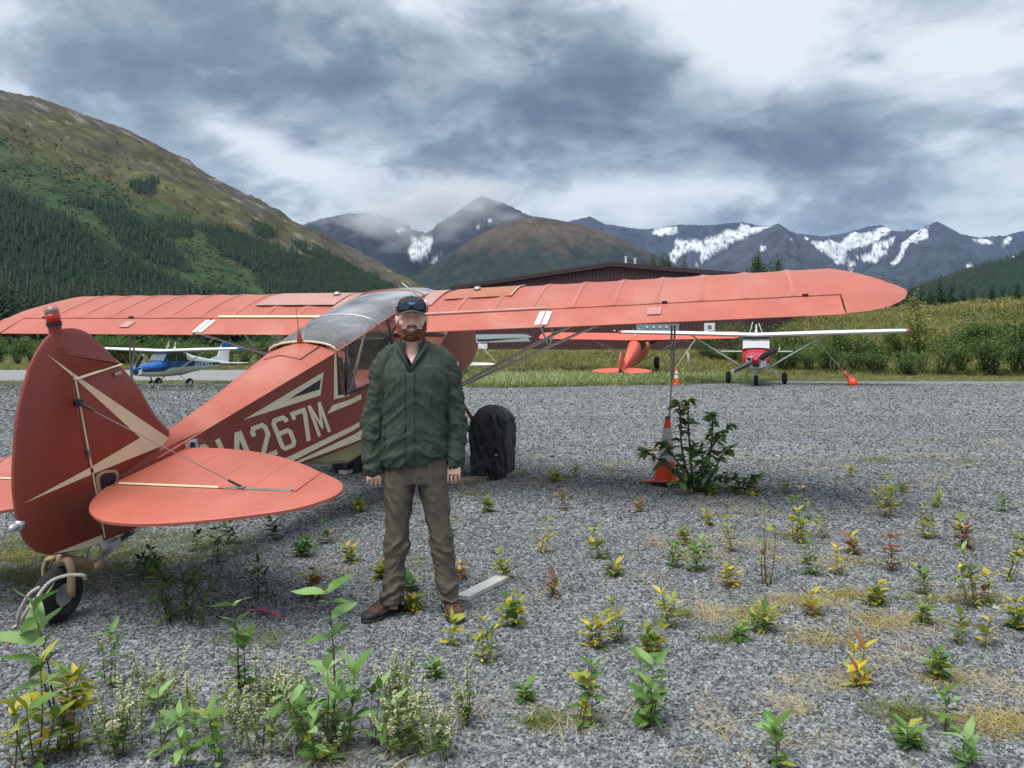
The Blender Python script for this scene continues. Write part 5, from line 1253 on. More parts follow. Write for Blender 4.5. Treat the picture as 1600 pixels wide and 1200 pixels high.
# traffic cones
ORANGE = mat('orange_plastic', (.92, .085, .014), .5, .12, 9, dirt=((.55, .16, .08), .4)); ORANGEB = mat('faded_orange_base', (.56, .10, .05), .6, .15, 9, dirt=((.42, .22, .15), .5))
REFL = mat('grey_white_band', (.56, .57, .57), .5, .12, 20, dirt=((.35, .34, .32), .4))
def cone(label, base, h, tilt, base_w, rot=0, bands=((.34, .52), (.60, .80)), warp=.0, rb=.13):
    o = empty('traffic_cone', base, (0, 0, rot)); tx, ty = tilt
    mb = MB(); n = 8; w = base_w / 2; rings = []
    for z, k in ((.0, 1.0), (.022, 1.0), (.034, .94)):
        ring = []
        for sx, sy in ((-1, -1), (0, -1.0), (1, -1), (1, 0), (1, 1), (0, 1), (-1, 1), (-1, 0)):
            x, y = sx * w * k, sy * w * k; ring.append(Vector((x, y, z + warp * (x * x * .9 - y * .25 + .3 * x * y) / w)))
        rings.append(ring)
    mb.loft(rings); mb.build('cone_base', ORANGEB, o, bevel=.008, auto=.7)
    rt = .028
    def seg(a, b, name, m, grow=0):
        mb = MB(); pr = []
        for t in (a, (a + b) / 2, b):
            r_ = rb + (rt - rb) * t + grow; c = Vector((tx * t * h, ty * t * h, .03 + t * (h - .03))); pr.append([c + Vector((r_ * math.cos(q), r_ * math.sin(q), 0)) for q in [2 * math.pi * k / 24 for k in range(24)]])
        mb.loft(pr); return mb.build(name, m, o, auto=.6)
    seg(0, 1, 'cone_body', ORANGE)
    for a, b in bands: seg(a, b, 'reflective_band', REFL, .003)
    mb = MB(); c = Vector((tx * h, ty * h, h)); mb.lathe([(.03, -.004), (.032, .012), (.016, .02)], c, 14); mb.build('cone_tip', BLACKM, o)
    tag(o, label, 'traffic cone'); return o
cone('orange and white traffic cone with warped base beside the leafy shrub', gnd(1040, 755), .735, (.06, .02), .40, R(28), ((.32, .52), (.60, .84)), .10)
cone('small orange traffic cone in the flowering grass by the red airplane', gnd(1057, 601), .68, (0, 0), .36, R(10))

STRAP = mat('grey_green_strap', (.40, .40, .36), .7, .2, 20)
def line(name, label, parts, cat='rope'):
    o = None
    for pts, r, m, tw in parts:
        mb = MB()
        if tw: rope(mb, pts, r, .09)
        else: mb.tube(pts, r, 8)
        if o is None: o = mb.build(name, m, None, smooth=True); tag(o, label, cat)
        else: mb.build('rope_piece', m, o, smooth=True)
    return o
ctop = gnd(1040, 755) + Vector((.046, .015, .745))
line('tie_down_rope', 'right wing tie-down strap and rope running to the orange cone', [([at(1054.5, 508, 8.1), at(1053.5, 545, 8.2), at(1051, 592, 8.35)], .011, STRAP, 0), ([at(1049.5, 508, 8.1), at(1049, 560, 8.22), at(1050, 594, 8.35)], .011, STRAP, 0), ([at(1050, 590, 8.35), ctop], .009, ROPE, 1), ([at(1053, 548, 8.2), at(1049, 552, 8.2)], .013, STRAP, 0)])
lt = world_of((-2.7, 4.3, .62)); lg = Vector((lt.x - .1, lt.y + .35, 0))
line('tie_down_rope', 'left wing tie-down strap hanging in front of the blue airplane', [([at(213, 484, 9.3), at(209, 545, 9.4), at(206, 590, 9.5), lg], .011, STRAP, 0), ([at(205, 486, 9.3), at(203, 545, 9.4), at(205, 590, 9.5)], .010, STRAP, 0)])

# ------------------------------------------------------------------ maroon hangar
def hangar():
    A, B = Vector((-5.75, 77.0, 0)), Vector((19.2, 63.0, 0)); d = (B - A); Lw = d.length; d.normalize(); nrm = Vector((d.y, -d.x, 0)); back = -nrm
    zf, ze = .4, 7.25; tp, zp_ = .597, 8.62
    root = empty('hangar', (A + B) / 2 + Vector((0, 0, zf)), (0, 0, math.atan2(d.y, d.x)))
    tag(root, 'long maroon ribbed metal hangar with low gable roof behind the parked planes', 'building')
    MAR = mat('maroon_metal_siding', (.075, .028, .030), .5, .12, 2, metal=.0, bump=.0, dirt=((.10, .045, .045), .3)); TRIM = mat('dark_maroon_trim', (.045, .018, .022), .5, .1)
    M = lambda x, y, z: Vector((x - Lw / 2, y, z - zf))        # x along the gable wall, y towards the back
    top = lambda x: ze + (zp_ - ze) * (x / (tp * Lw) if x < tp * Lw else (Lw - x) / (Lw * (1 - tp)))
    def ribbed(name, n, per, fn, m):
        mb = MB(); lo, hi = [], []
        for i in range(n):
            for dx, dep in ((0, 0), (.68, 0), (.76, -.05), (.92, -.05)): x = (i + dx) * per; lo.append(fn(x, dep, 0)); hi.append(fn(x, dep, 1))
        mb.loft([lo, hi], closed=False); return mb.build(name, m, root)
    n = 84; per = Lw / n
    ribbed('front_wall', n, per, lambda x, dp, t: M(x, dp, zf - .6 if t == 0 else top(min(Lw, x)) - .02), MAR)
    m2 = 80; p2 = 40.0 / m2
    ribbed('side_wall', m2, p2, lambda x, dp, t: M(Lw - dp, x, zf - .6 if t == 0 else ze - .02), MAR)
    ribbed('side_wall', m2, p2, lambda x, dp, t: M(dp, x, zf - .6 if t == 0 else ze - .02), MAR)
    mb = MB(); mb.box((0, 40, 3.5), (Lw, .1, 8)); mb.build('rear_wall', MAR, root)
    for x0, x1, z0, z1 in ((-.4, tp * Lw, ze - .05, zp_ + .12), (tp * Lw, Lw + .4, zp_ + .12, ze - .05)):
        mb = MB(); mb.loft([[M(x0, y, z0 + .04), M(x1, y, z1 + .04), M(x1, y, z1 + .16), M(x0, y, z0 + .16)] for y in (-.3, 40.3)]); rf = mb.build('roof', TRIM, root)
        mb = MB(); mb.loft([[M(x0, y, z0 - .18), M(x1, y, z1 - .18), M(x1, y, z1 + .2), M(x0, y, z0 + .2)] for y in (-.42, -.31)]); mb.build('fascia', TRIM, rf)
    for x, h in ((tp * Lw - .05, 1.05), (tp * Lw + .85, .85)):
        mb = MB(); mb.lathe([(.10, 0), (.10, h), (.13, h), (.13, h + .08), (.02, h + .12)], M(x, 3.0, zp_), 12); mb.build('vent_pipe', WHITE, root, auto=.6)
    def onwall(px, py):                                           # where the picture shows this point of the wall
        r_ = Vector(((px - 800) / FPX, 1, (HORIZON - py) / FPX)); t = (A - Vector((0, 0, 0))).dot(nrm) / r_.dot(nrm); w = Vector((r_.x * t, r_.y * t, EYE + r_.z * t)); return (w - A).dot(d), w.z
    def panel(name, x0, y0, x1, y1, m, out=.09):
        a, zt = onwall(x0, y0); b, zb = onwall(x1, y1); mb = MB(); mb.box(M((a + b) / 2, -out / 2 - .06, (zt + zb) / 2), (b - a, out, zt - zb)); return mb.build(name, m, root, bevel=.01), M((a + b) / 2, -out - .06, (zt + zb) / 2), (b - a, zt - zb)
    dr, c, sz = panel('door', 1101, 505, 1118, 530, WHITE)
    mb = MB(); mb.box(c + Vector((0, -.01, .35)), (.32, .02, .30)); mb.build('door_window', mat('grey_glass', (.12, .16, .2), .2, .1), dr)
    GREYB = mat('blue_grey_board', (.20, .25, .27), .6, .1)
    bd, c, sz = panel('notice_board', 995, 507, 1062, 523, GREYB, .12)
    for i in range(4):
        for j in range(2):
            mb = MB(); mb.ball(c + Vector((-.9 + i * .58, -.02, .19 - j * .42)), (.10, .05, .10), 6); mb.build('white_knob', WHITE, bd, smooth=True)
    panel('window', 748, 537, 762.5, 545, WHITE)
    mb = MB(); x_, z_ = onwall(961, 517); mb.ball(M(x_, -.12, z_), .09, 6); mb.build('wall_lamp', WHITE, root, smooth=True)
hangar()

# ------------------------------------------------------------------ the four parked planes
BLUEP = mat('blue_airplane_paint', (.015, .13, .42), .35, .1, 4, coat=.3); NAVYP = mat('navy_airplane_paint', (.012, .05, .17), .35, .1, 4); REDP = mat('red_airplane_paint', (.42, .012, .025), .3, .1, 4, coat=.3)
SALMON = mat('bright_salmon_paint', (.68, .115, .070), .45, .06, 3, dirt=((.6, .17, .12), .3)); GREYU = mat('pale_grey_paint', (.50, .51, .50), .45, .08, 3, dirt=((.33, .34, .32), .3)); WINDOW = mat('dark_airplane_glass', (.05, .065, .075), .12, .2, 4, spec=.6)
WSHIELD = mat('bright_windshield', (.13, .16, .18), .12, .2, 3, spec=.7)
def small_plane(name, label, loc, heading, pitch, cols, span=10.6, tail_gear=False, number=None, wing_z=1.98, stripe=None, dih=R(1.7), tip=None, fabric=False, wing_under=None, flapdown=0):
    """high-wing light airplane; y forward, x right, z up, origin on the ground below the leading edge"""
    f = Vector((heading[0], heading[1], 0)).normalized(); root = empty(name, loc, (0, 0, math.atan2(-f.x, f.y))); tag(root, label, 'airplane', None)
    fr = empty(name, (0, 0, 0)); bpy.data.objects.remove(fr)
    PM_ = Matrix.Translation((0, 0, .0)) @ Matrix.Translation((0, .35, .3)) @ Matrix.Rotation(pitch, 4, 'X') @ Matrix.Translation((0, -.35, -.3))
    def T(p): return PM_ @ Vector(p)
    def out(mb, nm, m, par=root, **k):
        mb.v = [T(p) for p in mb.v] if par is root or True else mb.v
        return mb.build(nm, m, par, **k)
    body, top, low, wingc = cols['body'], cols['top'], cols['low'], cols['wing']
    n = 20
    def ring(y, hw, zb, zt, p=3.0):
        return [Vector((hw * math.copysign(abs(math.cos(q)) ** (2 / p), math.cos(q)), y, (zb + zt) / 2 + (zt - zb) / 2 * math.copysign(abs(math.sin(q)) ** (2 / p), math.sin(q)))) for q in [2 * math.pi * (k + .5) / n - math.pi / 2 for k in range(n)]]
    if fabric: secs = [(1.75, .34, .80, 1.25), (.9, .37, .68, 1.42), (.35, .37, .62, 1.45), (.0, .37, .60, 1.95), (-1.5, .36, .66, 1.96), (-1.9, .33, .72, 1.80), (-3.4, .20, .86, 1.52), (-5.1, .05, 1.02, 1.24)]
    else: secs = [(1.62, .36, .72, 1.18), (1.45, .46, .66, 1.26), (.75, .51, .60, 1.34), (.28, .53, .58, 1.42), (-.15, .54, .57, 1.93), (-1.45, .52, .62, 1.93), (-2.1, .42, .74, 1.72), (-3.6, .24, .92, 1.46), (-5.3, .08, 1.08, 1.32)]
    mb = MB(); R_ = [ring(*s) for s in secs]
    for i in range(len(R_) - 1):
        for j in range(n):
            zz = (R_[i][j].z + R_[i][(j + 1) % n].z) / 2; rel = (zz - secs[i][2]) / (secs[i][3] - secs[i][2])
            mi = 0 if (i > 3 and rel > .55) else (1 if rel > (.62 if i < 4 else .45) else 2)
            if stripe and .34 < rel < (.62 if i < 4 else .5): mi = 3
            b0 = len(mb.v); mb.add([R_[i][j], R_[i][(j + 1) % n], R_[i + 1][(j + 1) % n], R_[i + 1][j]], [(0, 1, 2, 3)], mi)
    mb.add(R_[0], [tuple(range(n))], 2); mb.add(R_[-1], [tuple(range(n))], 0)
    mb.v = [T(p) for p in mb.v]
    me = mesh('fuselage', mb.v, mb.f); bm = bmesh.new(); bm.from_mesh(me)
    for fc, k in zip(bm.faces, mb.m): fc.material_index = k
    bmesh.ops.remove_doubles(bm, verts=bm.verts, dist=.0004); bmesh.ops.recalc_face_normals(bm, faces=bm.faces)
    for fc in bm.faces: fc.smooth = True
    for e in bm.edges:
        if e.is_manifold and e.calc_face_angle(0) > .7: e.smooth = False
    bm.to_mesh(me); bm.free()
    for m_ in (body, top, low, stripe or body): me.materials.append(m_)
    fz = link('fuselage', me, None, root)
    # windshield and side windows
    mb = MB(); w = .50 if not fabric else .345
    mb.loft([[Vector((x * w, .30 - .02 * x * x, 1.44 - .03 * x * x)) for x in (-1, -.6, 0, .6, 1)], [Vector((x * w * .98, .06, 1.72)) for x in (-1, -.6, 0, .6, 1)], [Vector((x * w * .96, -.13, 1.90)) for x in (-1, -.6, 0, .6, 1)]], closed=False)
    for p in mb.v: p.z += .012; p.y += .03
    out(mb, 'windshield', WSHIELD, smooth=True)
    for sd in (1, -1):
        ww = (.552 if not fabric else .378)
        for y0, y1, y2, y3 in ((.08, -.52, -.52, -.12), (-.60, -1.35, -1.25, -.60)):
            mb = MB(); mb.loft([[Vector((ww * sd, y0, 1.40)), Vector((ww * sd, y1, 1.40))], [Vector((ww * sd * .985, y3, 1.82)), Vector((ww * sd * .985, y2, 1.82))]], closed=False); out(mb, 'side_window', WINDOW)
        # wing
        prof = [(0, .03), (.04, .085), (.18, .135), (.4, .13), (.7, .075), (1.0, .012), (1.0, -.002), (.6, -.03), (.2, -.045), (.04, -.03)]
        hs = span / 2; mb = MB(); rings = []
        for v_, ch in ((.0, 1.6), (hs * .5, 1.6), (hs * .93, 1.25 if not fabric else 1.55), (hs * .975, 1.1 if not fabric else 1.3), (hs, .55)):
            k = ch / 1.6; rings.append([Vector((v_ * sd, .12 - c * ch - (1.6 - ch) * .38, wing_z + v_ * math.tan(dih) + zz * (k if v_ < hs * .99 else .4))) for c, zz in prof])
        mb.loft(rings); mb.m = [(1 if wing_under else 0) if (i % len(prof)) in (6, 7, 8) else 0 for i in range(len(mb.f))]
        wg = out(mb, 'wing', [wingc, wing_under or wingc], auto=.6)
        if tip:
            mb = MB(); mb.loft([[p + Vector((0, 0, .006 if p.z > wing_z + v_ * math.tan(dih) else -.006)) for p in r_] for r_ in ([Vector(((v_ + .01) * sd, .12 - c * ch * 1.02 - (1.6 - ch) * .38, wing_z + v_ * math.tan(dih) + zz * kk * 1.08)) for c, zz in prof] for v_, ch, kk in ((hs * .965, 1.14, .72), (hs * .985, 1.0, .6), (hs, .5, .3)))]); out(mb, 'wing_tip', tip, wg, auto=.6)
        for v0, v1, nm in ((.62, 2.6, 'flap'), (2.66, hs * .92, 'aileron')):
            mb = MB(); mb.loft([[Vector((v_ * sd, y, wing_z + v_ * math.tan(dih) + zz)) for y, zz in ((-1.16, .052), (-1.49 - flapdown * .1, .020 - flapdown * .18), (-1.49 - flapdown * .1, .012 - flapdown * .18), (-1.16, .0))] for v_ in (v0, v1)]); out(mb, nm, wingc, wg)
        st = [(( .50 if not fabric else .36) * sd, -.25, .68), (2.55 * sd, -.55, wing_z + 2.55 * math.tan(dih) - .01)]
        mb = MB(); mb.tube(st, .055 if not fabric else .035, 8, .5); out(mb, 'wing_strut', wingc if not fabric else STRUTP, smooth=True)
        if fabric: mb = MB(); mb.tube([st[0], (2.55 * sd, -1.15, wing_z + .05)], .03, 8, .5); out(mb, 'wing_strut', STRUTP, smooth=True)
        # stabiliser
        sz = 1.22 if not fabric else 1.15
        mb = MB(); so = [(.05, -4.35), (1.3, -4.62), (1.52, -4.75), (1.58, -5.0), (1.5, -5.28), (.9, -5.42), (.12, -5.42)] if not fabric else [(.05, -4.4), (.7, -4.45), (1.25, -4.7), (1.48, -4.95), (1.42, -5.2), (.9, -5.45), (.35, -5.48), (.06, -5.1)]
        slab(mb, [(a * sd, b) for a, b in so], .05, lambda a, b, h: Vector((a, b, sz + h)), .5, .03); out(mb, 'stabilizer', cols.get('tail', body), auto=.7)
    fo = [(-3.6, 1.44), (-4.35, 1.62), (-4.75, 2.35), (-4.95, 2.45), (-5.45, 2.45), (-5.32, 1.30), (-5.28, 1.10), (-4.4, 1.2)] if not fabric else [(-4.25, 1.36), (-4.45, 1.70), (-4.75, 2.02), (-5.05, 2.12), (-5.35, 1.98), (-5.55, 1.6), (-5.55, 1.2), (-5.4, .98), (-5.1, .98)]
    mb = MB(); slab(mb, fo, .07, lambda a, b, h: Vector((h, a, b)), .5, .04); fn = out(mb, 'fin', cols.get('tail', body), auto=.7)
    if cols.get('fin_cap'):
        mb = MB(); slab(mb, [(-4.62, 2.10), (-4.75, 2.36), (-4.95, 2.46), (-5.46, 2.46), (-5.42, 2.10)], .08, lambda a, b, h: Vector((h, a, b)), .4, .03); out(mb, 'fin_cap', cols['fin_cap'], fn)
    # propeller and nose
    mb = MB(); mb.lathe([(.17, 1.60), (.16, 1.70), (.10, 1.84), (.02, 1.92)], (0, 0, 1.02), 16, 'Y'); out(mb, 'spinner', cols.get('spinner', top), smooth=True)
    pa = cols.get('prop', R(28)); mb = MB()
    for s in (1, -1): mb.loft([[Vector((s * (math.cos(pa) * r_ - k * math.sin(pa)), 1.70 + t_, 1.02 + s * (math.sin(pa) * r_ + k * math.cos(pa)))) for k, t_ in ((-w_, .03), (0, .04), (w_, -.02), (0, -.03))] for r_, w_ in ((.1, .05), (.35, .10), (.7, .095), (.92, .06))])
    pr = out(mb, 'propeller', BLACKM, auto=.5)
    mb = MB()
    for s in (1, -1): mb.box((s * math.cos(pa) * .90, 1.71, 1.02 + s * math.sin(pa) * .90), (.10, .03, .10))
    out(mb, 'propeller_tip', WHITE, pr)
    if not fabric:
        mb = MB(); mb.box((0, 1.63, .84), (.22, .04, .16)); out(mb, 'air_intake', NAVY)
        for s in (1, -1): mb = MB(); mb.box((.25 * s, 1.60, 1.05), (.16, .05, .13)); out(mb, 'cooling_inlet', NAVY, bevel=.02)
        for s in (1, -1): mb = MB(); mb.tube([(.27 * s, 1.6, .70), (.28 * s, 1.62, .90)], .015, 6); out(mb, 'light_bar', BLACKM)
    # wheels stay on the ground: built in the unpitched frame
    def wheel(x, y, r, w_, nm='wheel'):
        mb = MB(); prof = [(r * .5, -w_ * .4)] + [(r - w_ * .55 + w_ * .55 * math.cos(b), w_ * .5 * math.sin(b)) for b in [math.pi * (k / 8) - math.pi / 2 for k in range(9)]] + [(r * .5, w_ * .4)]
        mb.lathe(prof, (x, y, r), 20, 'X'); t = mb.build(nm, RUBBER, root, smooth=True)
        mb = MB(); mb.lathe([(.02, -w_ * .45), (r * .45, -w_ * .40), (r * .52, -w_ * .3), (r * .52, w_ * .3), (r * .45, w_ * .40), (.02, w_ * .45)], (x, y, r), 16, 'X'); mb.build('wheel_rim', WHITE if not fabric else STEEL, t, auto=.6)
    my = -.95 if not tail_gear else .25
    rw = .24 if not fabric else .36
    for s in (1, -1):
        wheel(1.08 * s if not fabric else .9 * s, my, rw, .2 if not fabric else .26)
        a_ = T((.42 * s, my + .1, .66)); mb = MB(); mb.tube([a_, a_.lerp(Vector((.95 * s, my, rw)), .5) + Vector((0, 0, .03)), Vector(((.98 if not fabric else .8) * s, my, rw))], [.06, .045, .03], 8, .5); mb.build('gear_leg', cols.get('gear', WHITE), root, smooth=True)
    if tail_gear:
        wheel(0, -5.55, .12, .09, 'tail_wheel'); mb = MB(); mb.tube([T((0, -5.0, 1.05)), T((0, -5.3, 1.0)), Vector((0, -5.5, .2))], .03, 6); mb.build('tail_spring', BLACKM, root)
    else:
        wheel(0, .62, .20, .16, 'nose_wheel'); mb = MB(); mb.tube([(0, .74, .75), (0, .62, .42)], .04, 8); mb.tube([(0, .62, .42), (.10, .62, .40), (.11, .62, .2)], .022, 6); mb.tube([(0, .62, .42), (-.10, .62, .40), (-.11, .62, .2)], .022, 6); mb.build('nose_gear_leg', WHITE, root, smooth=True)
    for x, y, h, tl in ((.25, -.6, .45, -.12), (-.25, -.8, .40, .15), (0, -.45, .28, 0)):
        mb = MB(); mb.tube([(x, y, wing_z + .1), (x + tl, y - .15, wing_z + .12 + h)], .012, 6); out(mb, 'antenna', WHITE, smooth=True)
    mb = MB(); mb.lathe([(.05, 0), (.05, .10), (.02, .14)], (0, -1.0, wing_z + .12), 10); out(mb, 'roof_beacon', WHITE, smooth=True)
    if number:
        txt, side_, y0, z0, hgt, wd, m_ = number
        for i, chh in enumerate(txt):
            def f3(a, b, i=i):
                u = i * wd * 1.22 + a * wd; y = y0 - u if side_ < 0 else y0 - len(txt) * wd * 1.22 + u
                hw = float(np.interp(-y, [-s[0] for s in secs], [s[1] for s in secs])); return T((side_ * (hw + .012), y, z0 + b * hgt + (y0 - y) * .06))
            sheet('registration_letter', GLYPH[chh], f3, m_, fz)
    return root
small_plane('blue_white_airplane', 'blue and white high-wing airplane parked far left, numbers N5978J on its tail', (-18.9, 41.3, -.72), (-.34, -.94), R(0), dict(body=WHITE, top=BLUEP, low=WHITE, wing=WHITE, tail=WHITE, spinner=BLUEP, prop=R(125), fin_cap=BLUEP), 10.2, stripe=NAVYP, number=('N5978J', -1, -2.05, .98, .27, .22, WHITE), tip=BLUEP, wing_z=1.92)
small_plane('red_white_airplane', 'red and white high-wing airplane facing the camera on the right', (9.55, 30.05, 0), (-.32, -1), R(-.5), dict(body=WHITE, top=REDP, low=GREYU, wing=WHITE, tail=GREYU, spinner=REDP, prop=R(152)), 11.0, stripe=REDP, tip=REDP, wing_under=GREYU, wing_z=1.90)
small_plane('salmon_airplane', 'small bright salmon fabric airplane seen from behind in tall grass', (7.05, 42.4, .22), (.33, .945), R(11.5), dict(body=SALMON, top=SALMON, low=SALMON, wing=SALMON, tail=SALMON, gear=STEEL), 10.9, tail_gear=True, fabric=True, wing_under=SALMON, dih=R(1))
small_plane('white_taildragger_airplane', 'white airplane with squared tail, mostly hidden behind the man', (-4.35, 40.6, 0), (-.42, .91), R(6), dict(body=WHITE, top=WHITE, low=NAVYP, wing=mat('grey_green_wing', (.16, .19, .18), .5, .1), tail=WHITE, gear=STEEL), 11.0, tail_gear=True, number=('OG', 1, -4.35, 1.12, .2, .15, NAVY), wing_under=mat('grey_green_underside', (.20, .24, .23), .5, .1), flapdown=1)
# their tie-down ropes
w1 = Vector((at(1086, 531, 30.2))); FUN = ORANGE
line('tie_down_rope', 'thin rope from the red and white airplane to the small cone', [([w1, at(1068, 556, 30.4), gnd(1057, 601) + Vector((0, 0, .69))], .014, ROPE, 0), ([at(1073, 549, 30.35), at(1075, 560, 30.3), at(1073, 573, 30.3), at(1077, 572, 30.3), at(1076, 552, 30.3)], .016, ROPE, 0)])
line('tie_down_rope', 'rope from the red airplane with an orange funnel end on gravel', [([at(1279, 533, 30.2), at(1300, 560, 30.8), at(1322, 585, 31.5)], .014, ROPE, 0), ([at(1299, 558, 30.7), at(1297, 568, 30.7), at(1299, 577, 30.7), at(1303, 576, 30.7), at(1304, 566, 30.7), at(1301, 560, 30.7)], .018, ROPE, 0)])
fn = [o for o in COL.objects if o.get('label', '').startswith('rope from the red airplane with')][0]
mb = MB(); p0, p1 = at(1319, 581, 31.4), gnd(1334, 599, .10); mb.tube([p0, p0.lerp(p1, .25), p0.lerp(p1, .9), p1], [.05, .075, .15, .16], 14); mb.build('orange_funnel', ORANGE, fn, smooth=True)
line('tie_down_rope', 'rope slanting down from the white airplane wing tip area', [([at(741, 528, 38), at(790, 583, 37)], .014, ROPE, 0)])

# ------------------------------------------------------------------ gravel stones close to the camera
def stone_variants(k=7):
    out = []; r_ = np.random.default_rng(11)
    m = bpy.data.materials.new('crushed_stone'); m.use_nodes = True; nt = m.node_tree; b = nt.nodes['Principled BSDF']
    oi = nt.nodes.new('ShaderNodeObjectInfo'); tc = nt.nodes.new('ShaderNodeTexCoord').outputs['Object']
    v = Ex(nt, oi.outputs['Random']); n = noise(nt, tc, 2.5, 5, .6)
    c = ramp(nt, (v * .82 + n * .18).clamp(), [(0, (.032, .034, .037)), (.32, (.088, .093, .098)), (.6, (.172, .181, .186)), (.88, (.30, .313, .317)), (1, (.54, .55, .54))])
    nt.links.new(c, b.inputs['Base Color']); b.inputs['Roughness'].default_value = .75; b.inputs['Specular IOR Level'].default_value = .35
    for i in range(k):
        bm = bmesh.new(); bmesh.ops.create_icosphere(bm, subdivisions=1, radius=.5)
        s = np.array([1.0, r_.uniform(.62, .95), r_.uniform(.32, .6)])
        for vv in bm.verts:
            vv.co = Vector(np.array(vv.co) * s * (1 + r_.uniform(-.24, .24)))
        me = bpy.data.meshes.new('stone'); bm.to_mesh(me); bm.free(); out.append(loose('stone', me, m))
    return out
def spread(n, y0, y1, half=.78, power=1.0, margin=.6):
    """random ground points inside the view wedge (a little wider than the frame)"""
    y = np.sqrt(rng.uniform(y0 ** 2, y1 ** 2, n)); x = rng.uniform(-1, 1, n) * (y * half + margin); return x, y
def gravel():
    P, Rt, Sc = [], [], []
    for n, y0, y1, s0, s1 in ((85000, 2.3, 4.2, .009, .027), (100000, 4.2, 6.5, .011, .029), (75000, 6.5, 10.5, .018, .042), (50000, 10.5, 17, .026, .058), (40000, 17, 31, .04, .085)):
        x, y = spread(n, y0, y1); s = s0 + (s1 - s0) * rng.random(n) ** 2.2
        big = rng.random(n) < .012; s = np.where(big, s * 1.6, s)
        P.append(np.c_[x, y, .012 * fbm(np.c_[x, y, x * 0] / 1.7, 3) + s * .06]); Sc.append(s)
        Rt.append(np.c_[rng.normal(0, .28, n), rng.normal(0, .28, n), rng.uniform(0, 6.3, n)])
    scatter('gravel_stones', np.vstack(P), np.vstack(Rt), np.concatenate(Sc), stone_variants(), 'gravel', 'grey crushed gravel stones covering the near ground')
gravel()

# ------------------------------------------------------------------ foliage kit
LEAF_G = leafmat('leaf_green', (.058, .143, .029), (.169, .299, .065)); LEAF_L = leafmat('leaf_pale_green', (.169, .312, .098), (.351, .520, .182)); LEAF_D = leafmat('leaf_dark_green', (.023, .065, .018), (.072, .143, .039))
LEAF_Y = leafmat('leaf_yellow', (.442, .390, .046), (.800, .598, .065)); LEAF_YG = leafmat('leaf_yellow_green', (.195, .260, .039), (.442, .442, .065)); LEAF_R = leafmat('leaf_rust', (.20, .075, .035), (.40, .19, .09)); STRAW = leafmat('dry_straw', (.32, .26, .14), (.62, .52, .32), .2, .7)
STEMM = mat('red_brown_stem', (.09, .035, .025), .7, .2, 20); BARK = mat('grey_bark', (.11, .10, .085), .9, .25, 8, bump=.5, bscale=30); FLOWER = leafmat('cream_flower', (.52, .50, .30), (.72, .70, .52), .3, .7)
def leaf_mesh(name, m, w=.36, fold=.18, droop=.22, n=5):
    """pointed leaf of unit length along +x, folded along its midrib and drooping"""
    V, Fc = [], []
    for i in range(n + 1):
        t = i / n; hw = w / 2 * (math.sin(math.pi * t ** .82) ** .9 if 0 < t < 1 else 0); z = -droop * t * t + .04 * math.sin(t * 6)
        V += [(t, hw, z + fold * hw), (t, 0, z), (t, -hw, z + fold * hw)]
    for i in range(n):
        a = i * 3; Fc += [(a, a + 1, a + 4, a + 3), (a + 1, a + 2, a + 5, a + 4)]
    me = mesh(name, V, Fc, True); me.materials.append(m); return me
LEAVES = {k: [leaf_mesh('leaf', m, w, f, d) for w, f, d in ((.34, .25, .18), (.40, .15, .35), (.30, .3, .05))] for k, m in dict(g=LEAF_G, l=LEAF_L, d=LEAF_D, y=LEAF_Y, yg=LEAF_YG, r=LEAF_R).items()}
def leaf_into(mb, p, d, up, size, w=.42, mi=0):
    d = d.normalized(); s = d.cross(up); s = s.normalized() if s.length > 1e-4 else d.orthogonal().normalized(); u = s.cross(d)
    b = len(mb.v); a = p + d * size * .5 - u * size * .05
    mb.v += [p, a + s * size * w * .5 + u * size * .06, p + d * size - u * size * .2, a - s * size * w * .5 + u * size * .06]; mb.f += [(b, b + 1, b + 2), (b, b + 2, b + 3)]; mb.m += [mi, mi]
def pick(mix, r_):
    t = r_.random(); c = 0
    for k, p in mix:
        c += p
        if t < c: return k
    return mix[-1][0]
RP = random.Random(21)
